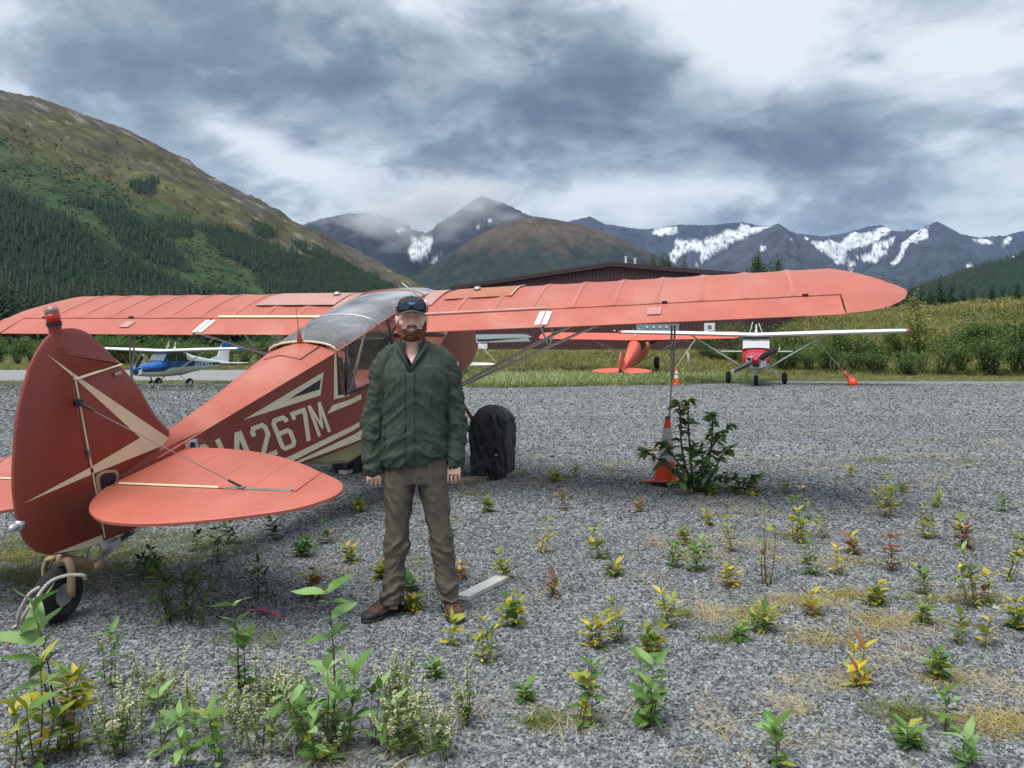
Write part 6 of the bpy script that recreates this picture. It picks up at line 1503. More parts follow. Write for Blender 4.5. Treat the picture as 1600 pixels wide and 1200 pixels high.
def sprout(base, h, mix, label, group=None, stems=3, leaf=.07, each=True, spread_=.35, name='seedling', rows=6, whorl=2, lean=0.0, cat='plant', topmix=None, bare=.06):
    """leafy seedling: reddish stems with leaves; every leaf is a mesh of its own when the plant is near enough to pick them apart"""
    base = Vector(base); root = empty(name, base, (RP.gauss(0, .13), RP.gauss(0, .13), RP.uniform(0, 6.28))); tag(root, label, cat, group)
    mb = MB(); L = []
    for s in range(stems):
        a = RP.uniform(0, 6.28); sp = spread_ * (0.15 if s == 0 else RP.uniform(.4, 1.0)); hh = h * (1 if s == 0 else RP.uniform(.45, .85))
        tip = Vector((math.cos(a) * sp * hh + lean * hh, math.sin(a) * sp * hh, hh)); p0 = Vector((math.cos(a) * .015 * s, math.sin(a) * .015 * s, -.01)); mid = p0.lerp(tip, .5) + Vector((RP.uniform(-.04, .04) * hh, RP.uniform(-.04, .04) * hh, .05 * hh))
        P = smoothpath([p0, mid, tip], 4); mb.tube(P, [max(.0012, .0048 * (h / .45) * (1 - .75 * i / (len(P) - 1))) for i in range(len(P))], 5)
        nr = max(3, int(rows * 1.15 * hh / h + .5)); ph = RP.uniform(0, 6)
        for k in range(nr):
            t = bare + (1 - bare) * (k + .6) / nr; t = min(1, t); q = P[min(len(P) - 1, int(t * (len(P) - 1) + .5))]
            for w_ in range(whorl + (1 if k == nr - 1 or stems > 4 else 0)):
                az = ph + k * 1.7 + w_ * 6.28 / (whorl + (1 if k == nr - 1 else 0)) + RP.uniform(-.3, .3); el = RP.uniform(.05, .5) + (.45 if k == nr - 1 else 0)
                sz = leaf * 1.12 * RP.uniform(.65, 1.2) * (1.0 if k < nr - 1 else 1.15) * (.75 + .25 * t)
                L.append((q, az, el, sz, pick(topmix if topmix and t > .7 else mix, RP)))
    mb.build('stem', STEMM, root, smooth=True)
    if each:
        for q, az, el, sz, c in L:
            o = bpy.data.objects.new('leaf', RP.choice(LEAVES[c])); COL.objects.link(o); o.parent = root
            o.location = q; o.rotation_euler = (RP.uniform(-.7, .7), -el + RP.uniform(-.5, .35), az); o.scale = (sz, sz, sz)
    else:
        by = {}
        for q, az, el, sz, c in L: by.setdefault(c, []).append((q, az, el, sz))
        mats = [dict(g=LEAF_G, l=LEAF_L, d=LEAF_D, y=LEAF_Y, yg=LEAF_YG, r=LEAF_R)[c] for c in by]; mb = MB()
        for i, c in enumerate(by):
            for q, az, el, sz in by[c]: leaf_into(mb, q, Vector((math.cos(az) * math.cos(el), math.sin(az) * math.cos(el), math.sin(el))), Vector((0, 0, 1)), sz, .42, i)
        me = mesh('foliage', mb.v, mb.f); me.polygons.foreach_set('material_index', mb.m)
        for m in mats: me.materials.append(m)
        link('foliage', me, None, root)
    return root
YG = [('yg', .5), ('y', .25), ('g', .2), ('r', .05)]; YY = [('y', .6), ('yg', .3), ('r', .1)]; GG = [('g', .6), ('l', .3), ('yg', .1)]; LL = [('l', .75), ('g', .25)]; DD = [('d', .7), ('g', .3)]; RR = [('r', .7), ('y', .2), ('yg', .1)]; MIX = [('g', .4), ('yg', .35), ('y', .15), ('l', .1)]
def sp(px, py, hpx, *a, **k):
    b = gnd(px, py); return sprout(b, hpx / FPX * b.y, *a, **k)
# ---- big foreground seedlings
sp(88, 1135, 190, [('g', .5), ('l', .4), ('yg', .1)], 'tall pale-leaved sprout with red stem rising in front of the tail wheel', stems=2, leaf=.125, rows=6, topmix=LL, spread_=.2, bare=.3)
sp(60, 1195, 150, MIX, 'bushy green and yellow seedling at the lower left corner', stems=7, leaf=.085, rows=6, spread_=.6)
sp(110, 1180, 120, YG, 'yellowing seedling beside the corner bush, lower left', stems=5, leaf=.08, rows=5, spread_=.5)
sp(172, 1073, 88, GG, 'small sprout with three stems right of the tall pale sprout', stems=3, leaf=.07, rows=4, spread_=.25)
sp(372, 1085, 135, GG, 'leafy sprout on a red stem right of the pink ribbon', stems=3, leaf=.09, rows=6, topmix=LL, spread_=.25)
sp(522, 1135, 205, GG, "tallest pale-topped sprout left of the man's boots", stems=1, leaf=.105, rows=6, topmix=LL, bare=.35, spread_=.1)
sp(505, 1190, 145, [('g', .55), ('d', .1), ('l', .25), ('yg', .1)], 'wide leafy clump below the tallest sprout at bottom centre', stems=8, leaf=.085, rows=6, spread_=.7, topmix=LL)
sp(585, 1165, 95, GG, 'leafy stem leaning right of the wide clump', stems=3, leaf=.08, rows=4, spread_=.5)
sp(252, 1178, 95, GG, 'seedling with pale crown at bottom left between clover stalks', stems=2, leaf=.085, rows=4, topmix=LL)
sp(283, 1198, 95, GG, 'second pale-crowned seedling at the bottom edge', stems=2, leaf=.085, rows=4, topmix=LL)
sp(338, 1198, 85, GG, 'small green seedling at the bottom edge under the leafy sprout', stems=2, leaf=.075, rows=4)
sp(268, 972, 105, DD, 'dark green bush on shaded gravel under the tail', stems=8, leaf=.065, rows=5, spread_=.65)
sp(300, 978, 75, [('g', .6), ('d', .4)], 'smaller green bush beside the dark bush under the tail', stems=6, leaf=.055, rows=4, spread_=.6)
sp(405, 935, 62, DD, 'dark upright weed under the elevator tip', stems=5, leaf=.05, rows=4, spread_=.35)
sp(755, 1035, 68, MIX, "bushy seedling below the white board", stems=5, leaf=.05, rows=5, spread_=.35)
sp(697, 1008, 45, YG, "yellow-green seedling in front of the man's left boot", stems=3, leaf=.06, rows=3, spread_=.6)
sp(910, 1128, 100, MIX, 'green seedling left of the two bottom centre plants', stems=4, leaf=.075, rows=5, spread_=.3)
sp(1010, 1125, 100, [('g', .75), ('l', .25)], 'dense green seedling right of the two bottom centre plants', stems=6, leaf=.075, rows=5, spread_=.45)
sp(967, 1002, 68, MIX, 'seedling with one broad leaf on top, middle of the gravel', stems=4, leaf=.06, rows=4, spread_=.35)
sp(1215, 1200, 62, GG, 'pale green seedling at the bottom edge right of centre', stems=3, leaf=.085, rows=3, spread_=.4, topmix=LL)
sp(1340, 1070, 62, YY, 'bright yellow seedling with spread leaves on straw', stems=4, leaf=.075, rows=4, spread_=.7)
sp(1196, 913, 112, YG, 'tallest yellow-green seedling on the right gravel', stems=4, leaf=.055, rows=8, spread_=.22)
sp(1476, 1145, 62, GG, 'slim green seedling near the bottom right corner', stems=2, leaf=.075, rows=3)
sp(1520, 1200, 52, GG, 'two-leaved seedling at the bottom right edge', stems=2, leaf=.085, rows=2)
sp(1540, 1012, 45, YY, 'yellow four-leaved seedling at the right', stems=2, leaf=.075, rows=3, spread_=.5)
sp(1492, 1008, 52, MIX, 'green seedling beside the yellow four-leaved one', stems=3, leaf=.06, rows=4)
sp(1522, 952, 90, MIX, 'tall leafy seedling near the right edge', stems=5, leaf=.055, rows=7, spread_=.3)
sp(1575, 907, 72, YG, 'yellow-topped seedling at the right edge', stems=4, leaf=.05, rows=6, spread_=.2)
# ---- middle distance seedlings
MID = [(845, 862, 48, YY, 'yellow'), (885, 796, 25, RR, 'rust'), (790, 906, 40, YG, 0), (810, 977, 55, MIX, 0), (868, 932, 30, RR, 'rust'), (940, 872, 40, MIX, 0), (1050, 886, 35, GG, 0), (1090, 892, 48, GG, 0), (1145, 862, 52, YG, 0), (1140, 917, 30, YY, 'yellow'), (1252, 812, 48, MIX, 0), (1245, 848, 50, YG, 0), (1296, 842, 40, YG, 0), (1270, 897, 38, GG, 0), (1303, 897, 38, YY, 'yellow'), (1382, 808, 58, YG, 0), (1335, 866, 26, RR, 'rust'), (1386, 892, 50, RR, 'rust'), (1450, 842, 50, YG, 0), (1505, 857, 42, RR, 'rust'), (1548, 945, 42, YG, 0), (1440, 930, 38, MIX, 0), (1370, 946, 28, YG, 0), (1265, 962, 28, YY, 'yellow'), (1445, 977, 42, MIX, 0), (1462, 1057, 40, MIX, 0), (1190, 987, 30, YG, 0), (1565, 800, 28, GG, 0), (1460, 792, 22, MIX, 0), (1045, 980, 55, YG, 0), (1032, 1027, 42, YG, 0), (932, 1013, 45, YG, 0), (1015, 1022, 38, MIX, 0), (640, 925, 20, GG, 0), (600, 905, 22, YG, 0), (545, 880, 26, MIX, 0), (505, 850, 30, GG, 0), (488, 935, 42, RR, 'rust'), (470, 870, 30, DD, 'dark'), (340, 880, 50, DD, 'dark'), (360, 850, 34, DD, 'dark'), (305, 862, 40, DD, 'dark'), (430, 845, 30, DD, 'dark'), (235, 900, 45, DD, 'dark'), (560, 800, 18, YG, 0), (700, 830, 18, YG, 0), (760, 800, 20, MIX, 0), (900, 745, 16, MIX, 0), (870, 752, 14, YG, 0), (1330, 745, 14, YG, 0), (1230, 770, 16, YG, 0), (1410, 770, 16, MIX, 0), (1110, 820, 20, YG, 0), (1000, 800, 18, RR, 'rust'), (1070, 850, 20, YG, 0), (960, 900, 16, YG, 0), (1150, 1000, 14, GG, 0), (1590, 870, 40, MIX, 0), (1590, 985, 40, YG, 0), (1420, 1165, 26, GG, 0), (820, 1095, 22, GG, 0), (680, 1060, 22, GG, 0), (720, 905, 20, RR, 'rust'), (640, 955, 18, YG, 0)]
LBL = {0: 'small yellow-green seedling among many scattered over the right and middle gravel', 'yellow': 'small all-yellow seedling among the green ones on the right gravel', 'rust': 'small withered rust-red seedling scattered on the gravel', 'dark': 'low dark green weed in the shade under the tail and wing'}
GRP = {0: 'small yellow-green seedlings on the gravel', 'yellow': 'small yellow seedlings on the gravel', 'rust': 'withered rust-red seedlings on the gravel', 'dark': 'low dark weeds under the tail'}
MARK = [('the shrub by the striped cone', 1085, 765), ("the man's boots", 648, 960), ('the white board', 755, 922), ('the black wheel cover', 765, 752), ('the tallest yellow-green seedling', 1196, 913), ('the bright yellow spreading seedling', 1340, 1070), ('the tail wheel', 88, 940), ('the dark bush under the tail', 268, 972), ('the elevator tip', 535, 762), ('the two bottom centre plants', 960, 1125), ('the tall leafy seedling at right', 1522, 952), ('the yellow-topped right edge seedling', 1575, 907), ('the seedling with one broad leaf', 967, 1002), ('the yellow four-leaved seedling', 1540, 1012)]
LOOK = {0: 'yellow-green seedling', 'yellow': 'all-yellow seedling', 'rust': 'withered rust-red seedling', 'dark': 'low dark weed'}; TAKEN = {}
def seed_label(px, py, hh, key):
    for nm, x, y in sorted(MARK, key=lambda m: (m[1] - px) ** 2 + (2.2 * (m[2] - py)) ** 2):
        for far in ('just ', 'further '):
            side_ = ('left of ' if px < x else 'right of ') if abs(px - x) > 1.6 * abs(py - y) else ('behind ' if py < y else 'in front of ')
            t = f"{'tiny' if hh < 24 else 'small'} {LOOK[key]} {far}{side_}{nm}"
            if t not in TAKEN: TAKEN[t] = 1; return t
for px, py, hh, mx, key in MID:
    sp(px, py, hh, mx, seed_label(px, py, hh, key), GRP[key], stems=RP.choice((3, 4, 5)), leaf=RP.uniform(.054, .076), rows=6, spread_=RP.uniform(.25, .55), each=False)

# ---- the leafy shrub by the cone
def cone_shrub():
    b = gnd(1086, 768); root = empty('young_poplar_shrub', b); tag(root, 'dark-leaved young shrub growing against the orange and white cone', 'shrub')
    k = b.y / FPX; V3 = lambda px, py, dy=0: Vector(((px - 1086) * k, dy, (768 - py) * k))
    stems = [([(1083, 768), (1078, 700), (1075, 655), (1076, 625)], 0), ([(1080, 768), (1066, 700), (1064, 645), (1062, 630)], .05), ([(1088, 768), (1105, 710), (1125, 680), (1142, 662)], -.05), ([(1088, 768), (1110, 715), (1116, 660), (1115, 648)], .1), ([(1084, 768), (1060, 725), (1040, 700), (1028, 690)], -.12), ([(1082, 768), (1050, 735), (1015, 708), (1002, 705)], -.05), ([(1088, 768), (1125, 745), (1160, 752), (1182, 742)], -.1), ([(1088, 768), (1140, 760), (1165, 762), (1178, 772)], -.2), ([(1085, 768), (1095, 730), (1092, 690)], -.12), ([(1085, 768), (1110, 750), (1130, 715), (1148, 700)], .12), ([(1084, 768), (1070, 740), (1055, 750)], -.22), ([(1086, 768), (1100, 760), (1120, 775)], -.25)]
    n = 0
    for si, (pts, dy) in enumerate(stems):
        P = smoothpath([V3(x, y, dy * i / (len(pts) - 1)) for i, (x, y) in enumerate(pts)], 5); mb = MB(); mb.tube(P, [.014 * (1 - .8 * i / (len(P) - 1)) + .002 for i in range(len(P))], 6); mb.build('stem', BARK if si else STEMM, root, smooth=True)
        for i, q in enumerate(P):
            if i < len(P) * .22: continue
            for w_ in range(4 if i % 2 else 3):
                c = pick([('d', .28), ('g', .56), ('y', .09), ('yg', .07)], RP); o = bpy.data.objects.new('leaf', RP.choice(LEAVES[c])); COL.objects.link(o); o.parent = root
                s = RP.uniform(.085, .155); o.location = q; o.scale = (s, s * 1.25, s); o.rotation_euler = (RP.uniform(-.6, .6), RP.uniform(-.6, .5), RP.uniform(0, 6.28)); n += 1
    for i in range(90):
        a = RP.uniform(0, 6.28); rr = RP.uniform(.05, .42); p = Vector((.10 + rr * math.cos(a) * .9, rr * math.sin(a) * .5 - .05, RP.uniform(.02, .32) * (1.1 - rr))); c = pick([('d', .35), ('g', .55), ('yg', .10)], RP)
        o = bpy.data.objects.new('leaf', RP.choice(LEAVES[c])); COL.objects.link(o); o.parent = root; s = RP.uniform(.06, .11); o.location = p; o.scale = (s, s * 1.2, s); o.rotation_euler = (RP.uniform(-.6, .6), RP.uniform(-.6, .5), RP.uniform(0, 6.28))
cone_shrub()

# ------------------------------------------------------------------ grass, straw, clover (uncountable)
def tuft_mesh(name, m, blades, h, w, spread_, lie=0., seed=0, flowers=None):
    r_ = random.Random(seed); mb = MB()
    for i in range(blades):
        a = r_.uniform(0, 6.28); b = Vector((r_.gauss(0, spread_ * .35), r_.gauss(0, spread_ * .35), 0)); hh = h * r_.uniform(.5, 1.1); le = lie + r_.uniform(.1, .6)
        d = Vector((math.cos(a) * math.sin(le), math.sin(a) * math.sin(le), math.cos(le))); s = d.cross(Vector((math.cos(a), math.sin(a), .3))).normalized() * w
        mid = b + d * hh * .55; tip = b + d * hh + Vector((math.cos(a), math.sin(a), -.5)) * hh * .25
        k = len(mb.v); mb.v += [b - s, b + s, mid + s * .8, mid - s * .8, tip]; mb.f += [(k, k + 1, k + 2, k + 3), (k + 3, k + 2, k + 4)]; mb.m += [0, 0]
        if flowers and r_.random() < flowers[1]:
            for q in range(4): leaf_into(mb, tip - d * hh * .08 * q, Vector((r_.uniform(-1, 1), r_.uniform(-1, 1), .6)), Vector((0, 0, 1)), flowers[2], .8, 1)
    me = mesh(name, mb.v, mb.f); me.polygons.foreach_set('material_index', mb.m); me.materials.append(m)
    if flowers: me.materials.append(flowers[0])
    return bpy.data.objects.new(name, me)
GRASS = leafmat('grass_blade', (.078, .111, .023), (.221, .247, .072), .3, .6); GRASSY = leafmat('dry_grass_blade', (.208, .182, .058), (.442, .377, .156), .3, .7); CLOV = leafmat('clover_stalk', (.130, .195, .046), (.273, .351, .104), .3, .6)
MOSS = leafmat('yellow_moss_blade', (.20, .18, .045), (.46, .38, .09), .3, .7)
def near_straw():
    P = []; 
    n = 26000; x, y = spread(n, 2.5, 13); f = fbm(np.c_[x / .9, y / .9, x * 0 + 2], 4); g = fbm(np.c_[x / .25, y / .25, x * 0 + 9], 3)
    keep = (f + .5 * g + .10 * sstep(0, .35, x / y)) > .32; P.append(np.c_[x, y, x * 0 + .004][keep])
    for px, py, rx, ry, k in ((1150, 968, 78, 15, 45), (1110, 950, 39, 12, 20), (1280, 1068, 78, 18, 35), (1240, 1108, 31, 12, 20), (1290, 945, 52, 12, 30), (1245, 940, 39, 9, 20), (1390, 975, 78, 15, 35), (1420, 985, 52, 12, 25), (1275, 1000, 23, 18, 20), (1395, 1030, 39, 15, 20), (910, 1125, 39, 12, 15), (1555, 1135, 52, 15, 30), (1020, 905, 26, 9, 12), (1120, 800, 78, 15, 30), (1080, 790, 65, 9, 25), (1500, 715, 78, 12, 20), (1160, 705, 39, 6, 10), (640, 905, 18, 9, 10), (490, 1190, 104, 30, 20), (60, 840, 130, 37, 30), (190, 880, 78, 30, 20)):
        for i in range(k):
            q = gnd(RP.gauss(px, rx * .5), min(1230, max(640, RP.gauss(py, ry * .5)))); P.append(np.array([[q.x, q.y, .004]]))
    P = np.vstack(P); n = len(P)
    scatter('dry_straw', P, np.c_[rng.normal(0, .15, (n, 2)), rng.uniform(0, 6.3, n)], .6 + .8 * rng.random(n), [tuft_mesh('straw', STRAW, 9, .10, .0010, .10, .95, s) for s in range(4)], 'dry grass', 'sparse dry straw matted on the gravel')
    # green moss and grass under the tail and in low spots, yellow moss at right
    Q = []
    for px, py, rx, ry, k in ((120, 890, 220, 40, 260), (260, 880, 160, 30, 120), (70, 860, 130, 30, 330), (190, 850, 90, 22, 200), (330, 850, 80, 18, 130), (60, 905, 60, 15, 110), (1410, 1120, 70, 16, 46), (1240, 838, 30, 5, 25), (1365, 720, 60, 5, 60), (1440, 690, 80, 5, 60), (1520, 720, 40, 4, 40), (1390, 790, 20, 4, 20), (865, 748, 24, 4, 25), (745, 770, 40, 6, 30), (1290, 680, 120, 6, 50), (640, 880, 60, 14, 30), (1120, 1000, 14, 4, 14), (850, 1130, 24, 8, 26), (1070, 960, 14, 6, 16), (400, 1000, 60, 14, 20), (1060, 735, 40, 6, 30), (950, 735, 30, 4, 20)):
        for i in range(k):
            q = gnd(RP.gauss(px, rx * .5), min(1230, max(640, RP.gauss(py, ry * .5)))); Q.append((q.x, q.y, .003))
    n = len(Q); scatter('low_grass', np.array(Q), np.c_[rng.normal(0, .1, (n, 2)), rng.uniform(0, 6.3, n)], .6 + .8 * rng.random(n), [tuft_mesh('grass', GRASS, 16, .042, .0018, .09, .6, s + 9) for s in range(4)], 'grass', 'low green grass and moss patches on the gravel')
    # yellow moss
    Q = []
    for px, py, rx, ry, k in ((1560, 1130, 60, 16, 50), (1500, 935, 90, 10, 50), (1400, 975, 90, 12, 60), (1240, 940, 70, 8, 34), (1160, 960, 70, 8, 30), (1300, 1000, 90, 12, 34), (1480, 1060, 70, 12, 30), (1090, 870, 80, 10, 24), (1350, 880, 110, 10, 34), (1330, 930, 40, 5, 30), (60, 870, 120, 22, 70)):
        for i in range(k):
            q = gnd(RP.gauss(px, rx * .5), min(1230, RP.gauss(py, ry * .5))); Q.append((q.x, q.y, .003))
    n = len(Q); scatter('yellow_moss', np.array(Q), np.c_[rng.normal(0, .1, (n, 2)), rng.uniform(0, 6.3, n)], .6 + .8 * rng.random(n), [tuft_mesh('moss', MOSS, 20, .028, .0024, .12, .8, s + 19) for s in range(3)], 'moss', 'flat yellow-green moss patches on the gravel')
near_straw()
def far_grass():
    # strip around and behind the parked planes
    n = 60000; a = rng.uniform(-.80, .80, n); y = np.sqrt(rng.uniform(26 ** 2, 84 ** 2, n)); x = a * y
    edge = np.interp(a, [-.9, -.6, -.45, -.3, -.1, .05, .2, .3, .36, .9], [38, 38, 37.5, 37, 28, 28, 29.5, 31.5, 32.5, 32.5]) + 1.4 * fbm(np.c_[x / 4, y / 4, x * 0], 3)
    track = (y > 49) & (y < 70) & (a < -.22)
    keep = (y > edge) & ~track & (rng.random(n) < .35 + .65 * sstep(0, 6, y - edge)); x, y, a = x[keep], y[keep], a[keep]; n = len(x); z = gz(x, y)
    s = (.5 + .9 * rng.random(n)) * (.5 + .35 * sstep(34, 48, y)) * np.where((a > .25) & (y < 40), .55, 1) * np.where((a < -.25) & (y < 50), .32, 1)
    scatter('tall_grass', np.c_[x, y, z], np.c_[rng.normal(0, .08, (n, 2)), rng.uniform(0, 6.3, n)], s, [tuft_mesh('grass', g_, 15, .40, .011, .35, .1, k + 31) for k, g_ in enumerate((GRASS, GRASSY, GRASS, GRASSY, GRASS))], 'grass', 'grass and dry weeds around the parked planes and on the bank behind')
    n = 16000; a = rng.uniform(.22, .80, n); y = rng.uniform(60, 125, n); x = a * y
    scatter('hillside_grass', np.c_[x, y, gz(x, y)], np.c_[rng.normal(0, .08, (n, 2)), rng.uniform(0, 6.3, n)], (.9 + 1.3 * rng.random(n)) * (.6 + .8 * sstep(-.2, .3, fbm(np.c_[x / 9, y / 9, x * 0], 3))), [tuft_mesh('grass', g_, 14, .40, .016, .5, .15, k + 131) for k, g_ in enumerate((GRASS, GRASSY, GRASSY, GRASS))], 'grass', 'rough dry grass on the rise beyond the right hedge')
    n = 3400; a = rng.uniform(-.055, .31, n); y = rng.uniform(27.5, 39, n) ; x = a * y; e = np.interp(a, [-.1, .05, .2, .32], [27.5, 28.5, 30, 31.5]) + 1.2 * fbm(np.c_[x / 3, y / 3, x * 0], 3)
    hole = (np.hypot(x - 9.6, (y - 30.4)) < 2.1)
    keep = (y > e) & ~hole & (rng.random(n) < np.where(a > .2, .5, 1)); x, y = x[keep], y[keep]; n = len(x)
    scatter('white_clover', np.c_[x, y, gz(x, y)], np.c_[rng.normal(0, .1, (n, 2)), rng.uniform(0, 6.3, n)], .3 + .7 * rng.random(n) ** 2, [tuft_mesh('clover', CLOV, 14, .48, .012, .4, .15, k + 51, (FLOWER, .38, .05)) for k in range(4)], 'wildflowers', 'pale flowering clover at the gravel edge before the salmon airplane')
    # clover stalks in the near left foreground
    Q = []
    for px, py, rx, ry, k in ((395, 1140, 60, 40, 15), (480, 1170, 70, 30, 13), (180, 1180, 30, 15, 8), (230, 1130, 40, 30, 10), (620, 1130, 50, 35, 14), (730, 1135, 16, 8, 5), (650, 1180, 40, 20, 10), (300, 1150, 40, 30, 6), (690, 1190, 10, 6, 3), (440, 1110, 30, 10, 8)):
        for i in range(k):
            q = gnd(RP.gauss(px, rx * .5), min(1240, RP.gauss(py, ry * .5))); Q.append((q.x, q.y, 0))
    n = len(Q)
    def stalk(seed):
        r_ = random.Random(seed); mb = MB()
        for i in range(3):
            a = r_.uniform(0, 6.28); tip = Vector((math.cos(a) * .05, math.sin(a) * .05, r_.uniform(.14, .24))); mb.tube(smoothpath([(0, 0, 0), tip * .5 + Vector((.01, 0, .02)), tip], 3), .0016, 4)
            for k in range(12): p = tip * r_.uniform(.2, .75); b = r_.uniform(0, 6.28); leaf_into(mb, p, Vector((math.cos(b), math.sin(b), .4)), Vector((0, 0, 1)), r_.uniform(.016, .028), .6, 0)
            for k in range(16): p = tip * r_.uniform(.76, 1.0); b = r_.uniform(0, 6.28); leaf_into(mb, p, Vector((math.cos(b), math.sin(b), .2)), Vector((0, 0, 1)), .011, .8, 1)
        me = mesh('stalk', mb.v, mb.f); me.polygons.foreach_set('material_index', mb.m); me.materials.append(CLOV); me.materials.append(FLOWER); return bpy.data.objects.new('stalk', me)
    scatter('clover_stalks', np.array(Q), np.c_[rng.normal(0, .12, (n, 2)), rng.uniform(0, 6.3, n)], .7 + .6 * rng.random(n), [stalk(s) for s in range(5)], 'wildflowers', 'white-flowered clover stalks in the near left foreground')
far_grass()

# ------------------------------------------------------------------ shrubs and trees
ONES = 'first second third fourth fifth sixth seventh eighth ninth tenth eleventh twelfth thirteenth fourteenth fifteenth sixteenth seventeenth eighteenth nineteenth'.split()
def nth(i):
    if i < 19: return ONES[i]
    t, o = divmod(i + 1, 10); w = {2: 'twent', 3: 'thirt', 4: 'fort', 5: 'fift'}[t]; return w + 'ieth' if o == 0 else w + 'y-' + ONES[o - 1]
def dup(root_children, name, loc, rz, sc, label, cat, group):
    r_ = empty(name, loc, (0, 0, rz)); r_.scale = sc if isinstance(sc, tuple) else (sc, sc, sc); tag(r_, label, cat, group)
    for nm, me in root_children: link(nm, me, None, r_)
    return r_
def shrub_mesh(seed, mats, h=3.0, w=1.5, leaves=2600, size=.11, stems=9):
    r_ = random.Random(seed); mb = MB(); sm = MB(); tips = []
    for s in range(stems):
        a = r_.uniform(0, 6.28); k = r_.uniform(.25, 1.0); t = Vector((math.cos(a) * w * k, math.sin(a) * w * k * .8, h * r_.uniform(.62, 1.05) * (1.05 - .35 * k))); m_ = t * .5 + Vector((0, 0, .2 * h * r_.uniform(.4, 1)))
        P = smoothpath([(t.x * .08, t.y * .08, 0), m_, t], 5); sm.tube(P, [.035 * (1 - .85 * i / (len(P) - 1)) for i in range(len(P))], 5); tips.append(P)
    for i in range(leaves):
        P = r_.choice(tips); t = r_.random() ** .7; q = P[min(len(P) - 1, int(t * (len(P) - 1) + .5))]; rr = .16 + .34 * (1 - abs(t - .6))
        p = q + Vector((r_.gauss(0, rr * .55), r_.gauss(0, rr * .55), r_.gauss(0, rr * .45))); p.z = max(.05, p.z)
        leaf_into(mb, p, Vector((r_.uniform(-1, 1), r_.uniform(-1, 1), r_.uniform(-.6, .5))), Vector((r_.uniform(-.4, .4), r_.uniform(-.4, .4), 1)), size * r_.uniform(.7, 1.3), .62, 0 if r_.random() < .8 else 1)
    me = mesh('foliage', mb.v, mb.f); me.polygons.foreach_set('material_index', mb.m)
    for m in mats: me.materials.append(m)
    s2 = mesh('stem', sm.v, sm.f, True); s2.materials.append(BARK); return [('foliage', me), ('stem', s2)]
AL1 = leafmat('alder_leaf', (.040, .098, .022), (.135, .235, .060), .3, .55); AL2 = leafmat('alder_leaf_light', (.12, .19, .045), (.27, .31, .10), .3, .55); AL3 = leafmat('alder_leaf_yellow', (.312, .260, .046), (.546, .442, .078), .3, .55)
SHR = [shrub_mesh(61 + i, (AL1, AL2)) for i in range(4)]; SHY = shrub_mesh(71, (AL2, AL3), 3.4, 1.2)
def shrub(px, py_top, Y, wpx, kind, label, group=None):
    x = (px - 800) / FPX * Y; z = gzf(x, Y); top = EYE + (HORIZON - py_top) / FPX * Y; h = max(.5, top - z); w = wpx / FPX * Y
    dup(kind, 'alder_shrub', (x, Y, z - .05), RP.uniform(0, 6.28), (w / 3.0, w / 3.0, h / 2.95), label, 'shrub', group)
RG = 'green alder shrubs in the hedge right of the parked planes'; RLAB = 'green alder shrub in the dense hedge at right behind the red and white airplane'
for i, (px, pt, Y, w) in enumerate(sorted([(1100, 510, 52, 70), (1150, 500, 50, 80), (1195, 502, 47, 90), (1240, 500, 46, 95), (1290, 500, 45, 100), (1335, 505, 44, 100), (1375, 515, 43, 90), (1412, 500, 42.5, 85), (1500, 492, 42, 100), (1540, 478, 42, 110), (1585, 476, 41.5, 110), (1625, 480, 41, 110), (1660, 485, 41, 110), (1470, 520, 40, 90), (1555, 520, 39, 100), (1610, 525, 39, 100), (1310, 535, 42, 90), (1220, 530, 44, 90), (1180, 525, 46, 80), (1265, 535, 43, 80), (1365, 540, 41, 80), (1415, 545, 40, 80), (1120, 540, 50, 70)])):
    shrub(px, pt, Y, w, SHR[i % 4], nth(i) + ' green alder shrub from the left in the hedge behind the red and white airplane', RG)
shrub(1440, 468, 41.5, 100, SHY, 'tall yellowing alder shrub standing out from the right hedge, below the wing tip')
LG = 'green shrubs in the thicket behind the blue airplane'; LLAB = 'green shrub in the thicket left, behind the blue and white airplane'
for i in range(31):
    px = -40 + i * 21 + RP.uniform(-8, 8) if i < 26 else (560, 600, 640, 690, 712)[i - 26]; shrub(px, RP.uniform(516, 534), RP.uniform(76, 92), RP.uniform(60, 90), SHR[i % 4], nth(i) + ' green shrub from the left in the thicket behind the blue and white airplane', LG)
def spruce_mesh(seed, h=10., tiers=17, mats=None):
    r_ = random.Random(seed); mb = MB(); tr_ = MB(); tr_.tube([(0, 0, 0), (r_.uniform(-.1, .1), 0, h * .5), (0, 0, h)], [h * .016, h * .010, h * .002], 6)
    for t in range(tiers):
        f = (t + .5) / tiers; z = h * (.06 + .92 * f); L = h * .21 * (1 - f) ** .85 * r_.uniform(.8, 1.15) + .08; nb = 9 if f < .7 else 6
        for b in range(nb):
            a = 6.28 * b / nb + r_.uniform(-.4, .4) + t; ln = L * r_.uniform(.65, 1.15); d = Vector((math.cos(a), math.sin(a), -.28 - .25 * (1 - f)))
            for k in range(4):
                q = Vector((0, 0, z)) + d * ln * (.15 + .24 * k); s = d.cross(Vector((0, 0, 1))).normalized()
                leaf_into(mb, q, d * 1.0 + s * r_.uniform(-.7, .7) + Vector((0, 0, r_.uniform(-.3, .15))), Vector((0, 0, 1)), ln * .5, .55, 0)
                leaf_into(mb, q, d * .6 + s * r_.choice((-1, 1)) + Vector((0, 0, r_.uniform(-.4, .0))), Vector((0, 0, 1)), ln * .38, .5, 0)
    me = mesh('crown', mb.v, mb.f); me.materials.append(mats); t2 = mesh('trunk', tr_.v, tr_.f, True); t2.materials.append(BARK); return [('crown', me), ('trunk', t2)]
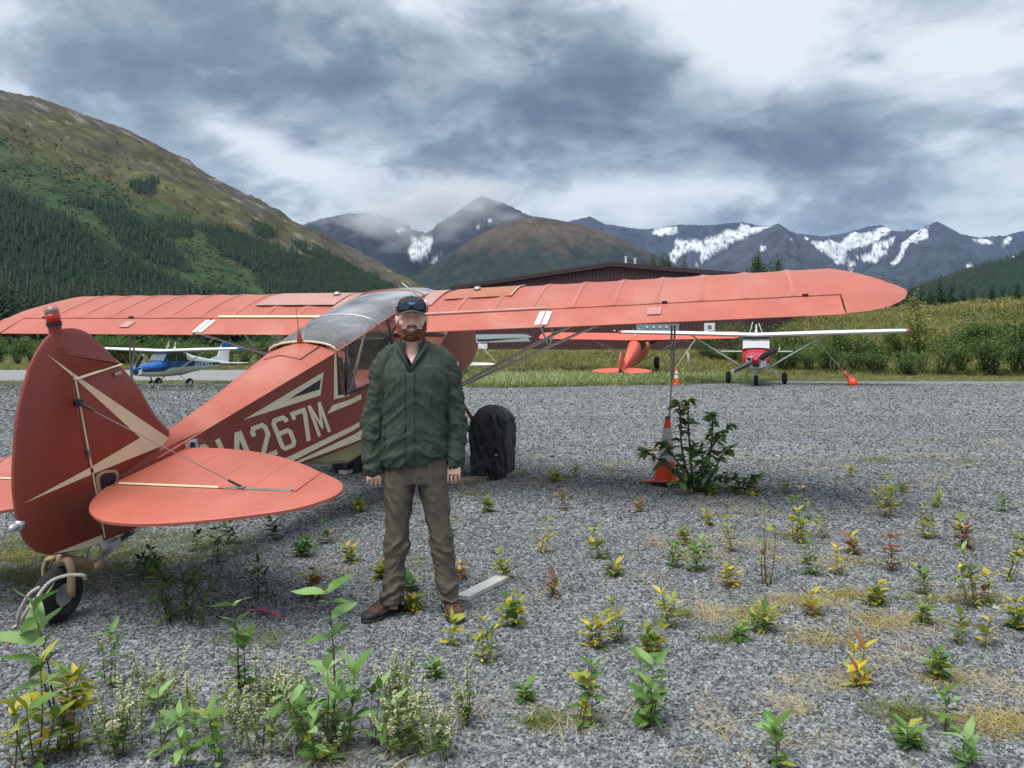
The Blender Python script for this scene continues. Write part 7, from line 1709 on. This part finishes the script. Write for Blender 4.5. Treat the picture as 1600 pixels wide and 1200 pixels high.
SPM = leafmat('spruce_needles', (.014, .034, .014), (.046, .081, .030), .15, .7); SPR = [spruce_mesh(81 + i, 10, (15, 18, 20)[i % 3], SPM) for i in range(4)]
def spruce(px, pt, Y, label, group, wk=1.0):
    x = (px - 800) / FPX * Y; z = gzf(x, min(Y, 140)) if px > 1100 else 0; h = EYE + (HORIZON - pt) / FPX * Y - z
    dup(RP.choice(SPR), 'spruce_tree', (x, Y, z - .1), RP.uniform(0, 6.28), (h / 10 * wk, h / 10 * wk, h / 10), label, 'tree', group)
for i, (px, pt, Y) in enumerate(sorted([(1317, 418, 130), (1352, 424, 140), (1380, 420, 120), (1398, 428, 130), (1425, 426, 100), (1440, 430, 110), (1470, 424, 95), (1487, 432, 105), (1505, 438, 100), (1520, 440, 110), (1550, 434, 90), (1566, 440, 100), (1590, 432, 90), (1604, 440, 95), (1625, 430, 90), (1335, 430, 150), (1410, 436, 115), (1455, 440, 110), (1535, 446, 110), (1578, 446, 100), (1300, 426, 160), (1365, 432, 150), (1650, 430, 92), (1430, 452, 90), (1400, 455, 95), (1370, 458, 95), (1340, 460, 100)])):
    spruce(px, pt, Y, nth(i) + ' dark spruce from the left on the rise behind the right wing tip', 'spruce trees on the right rise', 1.25)
for i in range(44):
    px = -60 + i * 12.5 + RP.uniform(-5, 5); spruce(px, float(np.interp(px, [-60, 60, 200, 300, 480], [425, 432, 446, 454, 460])) + RP.uniform(-9, 12), RP.uniform(190, 260), nth(i) + ' dark spruce from the left in the line below the left mountain', 'spruce trees at the left mountain foot', 1.1)
PT = [shrub_mesh(91 + i, (LEAF_D, AL1), 3.0, 1.3, 9000, .17, 26) for i in range(2)]
def round_tree(px, pt, Y, wpx, label, i):
    x = (px - 800) / FPX * Y; top = EYE + (HORIZON - pt) / FPX * Y; w = wpx / FPX * Y
    ch = [('crown', PT[i % 2][0][1]), ('trunk', PT[i % 2][1][1])]; dup(ch, 'poplar_tree', (x, Y, 0), RP.uniform(0, 6), (w / 2.7, w / 2.7, top / 2.95), label, 'tree', None)
round_tree(1184, 404, 112, 44, 'left of two rounded leafy trees rising above the right wing', 0); round_tree(1212, 408, 112, 40, 'right of two rounded leafy trees rising above the right wing', 1)
round_tree(1022, 407, 118, 30, 'left leafy treetop showing over the hangar roof', 1); round_tree(1040, 404, 120, 34, 'middle leafy treetop showing over the hangar roof', 0); round_tree(1066, 412, 120, 30, 'right leafy treetop showing over the hangar roof', 1)
BR1 = leafmat('brush_dark', (.018, .039, .013), (.046, .078, .023), .1, .8); BR2 = leafmat('brush_green', (.039, .075, .018), (.072, .117, .031), .1, .8); BR3 = leafmat('brush_olive', (.072, .078, .023), (.124, .124, .039), .1, .8)
def forest():
    o, v, px, py, c = LM; fo = FOREST[0]
    me = o.data; r_ = np.random.default_rng(5)
    ok = (fo > .55) & (px > -80) & (px < 760) & (py > 150)
    idx = np.where(ok)[0]
    # area-weighted thinning: the grid is finer far away, so draw with probability ~ cell size
    n = 26000; pk = r_.choice(idx, n); P = v[pk] + np.c_[r_.normal(0, 5, n), r_.normal(0, 5, n), np.full(n, -1.0)]
    s = r_.uniform(.55, 1.25, n)
    def simple(seed):
        q = random.Random(seed); mb = MB(); h = 13
        for t in range(5):
            z0 = h * (.08 + .18 * t); rr = h * .17 * (1 - t * .17); k = 7; b = len(mb.v)
            mb.v += [Vector((math.cos(6.28 * i / k) * rr * q.uniform(.7, 1.2), math.sin(6.28 * i / k) * rr * q.uniform(.7, 1.2), z0 + q.uniform(-.4, .4))) for i in range(k)] + [Vector((0, 0, z0 + h * .30))]; mb.f += [(b + i, b + (i + 1) % k, b + k) for i in range(k)]; mb.m += [0] * k
        me = mesh('far_spruce', mb.v, mb.f); me.materials.append(SPM); return bpy.data.objects.new('far_spruce', me)
    o2 = scatter('mountain_forest', P, np.c_[r_.normal(0, .04, (n, 2)), r_.uniform(0, 6.3, n)], s, [simple(s_) for s_ in range(4)], 'forest', 'dark spruce forest covering the lower left mountainside')
    rp_ = np.interp(px, [-400, 0, 130, 260, 400, 540, 640], [40, 141, 178, 235, 322, 405, 458]); d = py - rp_
    pb_ = sstep(15, 120, d) * (fo < .5) * sstep(-.12, .25, fbm(v / 90 + 3, 4, .6) + .25 * sstep(40, 140, d)) * (px > -80) * (px < 660); w_ = pb_ / pb_.sum(); n = 5000; pk = r_.choice(len(v), n, p=w_); P = v[pk] + np.c_[r_.normal(0, 6, (n, 2)), np.full(n, -.6)]
    def brush(seed, m_):
        q = random.Random(seed); bm = bmesh.new(); bmesh.ops.create_icosphere(bm, subdivisions=1, radius=1)
        for vv in bm.verts: vv.co = Vector((vv.co.x * q.uniform(.7, 1.3), vv.co.y * q.uniform(.7, 1.3), max(-.1, vv.co.z) * q.uniform(.6, 1.1)))
        me = bpy.data.meshes.new('brush'); bm.to_mesh(me); bm.free(); me.materials.append(m_); return bpy.data.objects.new('brush', me)
    scatter('mountain_brush', P, np.c_[r_.normal(0, .1, (n, 2)), r_.uniform(0, 6.3, n)], 1.0 + 2.2 * r_.random(n) ** 2, [brush(1, BR1), brush(2, BR2), brush(3, BR1), brush(4, BR3)], 'brush', 'alder brush dotting the open left mountainside')
    o, v, px, py, c = RH; idx = np.where((px > 1380) & (px < 1720) & (py > 300))[0]; n = 5000; pk = r_.choice(idx, n); P = v[pk] + np.c_[r_.normal(0, 6, (n, 2)), np.full(n, -1.0)]
    scatter('hill_forest', P, np.c_[r_.normal(0, .04, (n, 2)), r_.uniform(0, 6.3, n)], r_.uniform(.7, 1.4, n), [simple(s_ + 7) for s_ in range(3)], 'forest', 'dark spruce forest on the hill at the right edge')
forest()

# ------------------------------------------------------------------ air
def haze():
    mb = MB(); mb.box((0, 0, 1183), (44000, 44000, 2434)); m = bpy.data.materials.new('haze_air'); m.use_nodes = True; nt = m.node_tree; nt.nodes.clear()
    out = nt.nodes.new('ShaderNodeOutputMaterial'); pv = nt.nodes.new('ShaderNodeVolumePrincipled')
    pv.inputs['Color'].default_value = (.46, .66, 1.0, 1); pv.inputs['Density'].default_value = 2.5e-5; pv.inputs['Anisotropy'].default_value = .1
    nt.links.new(pv.outputs[0], out.inputs['Volume'])
    o = mb.build('haze', m); tag(o, 'thin bluish air between camera and far mountains', 'haze', kind='stuff')
haze()

def low_cloud():
    """bank of cloud lying in the gap between the two far mountains"""
    c = at(655, 324, 5750); mb = MB(); mb.ball((0, 0, 0), (1, 1, 1), 14)
    m = bpy.data.materials.new('cloud_bank'); m.use_nodes = True; nt = m.node_tree; nt.nodes.clear()
    out = nt.nodes.new('ShaderNodeOutputMaterial'); pv = nt.nodes.new('ShaderNodeVolumePrincipled'); tc = nt.nodes.new('ShaderNodeTexCoord').outputs['Object']
    x, y, z = xyz(nt, tc); r = (x * x + y * y + z * z).f('SQRT'); n = noise(nt, vec(nt, x * 1.5, y, z), 1.8, 6, .62, .2)
    d = ((1 - r) * 1.1 + (n - .58) * 2.6).ss(.0, .9)
    pv.inputs['Color'].default_value = (.985, .99, 1, 1); nt.links.new((d * .0075).s, pv.inputs['Density']); nt.links.new(pv.outputs[0], out.inputs['Volume'])
    o = mb.build('cloud_bank', m, smooth=True); o.location = c; o.scale = (980, 480, 330); o.rotation_euler = (0, R(-6), 0)
    tag(o, 'low grey cloud draped over the mountain gap', 'cloud', kind='stuff')
    m.cycles.volume_step_rate = 4 if hasattr(m.cycles, 'volume_step_rate') else 1
low_cloud()
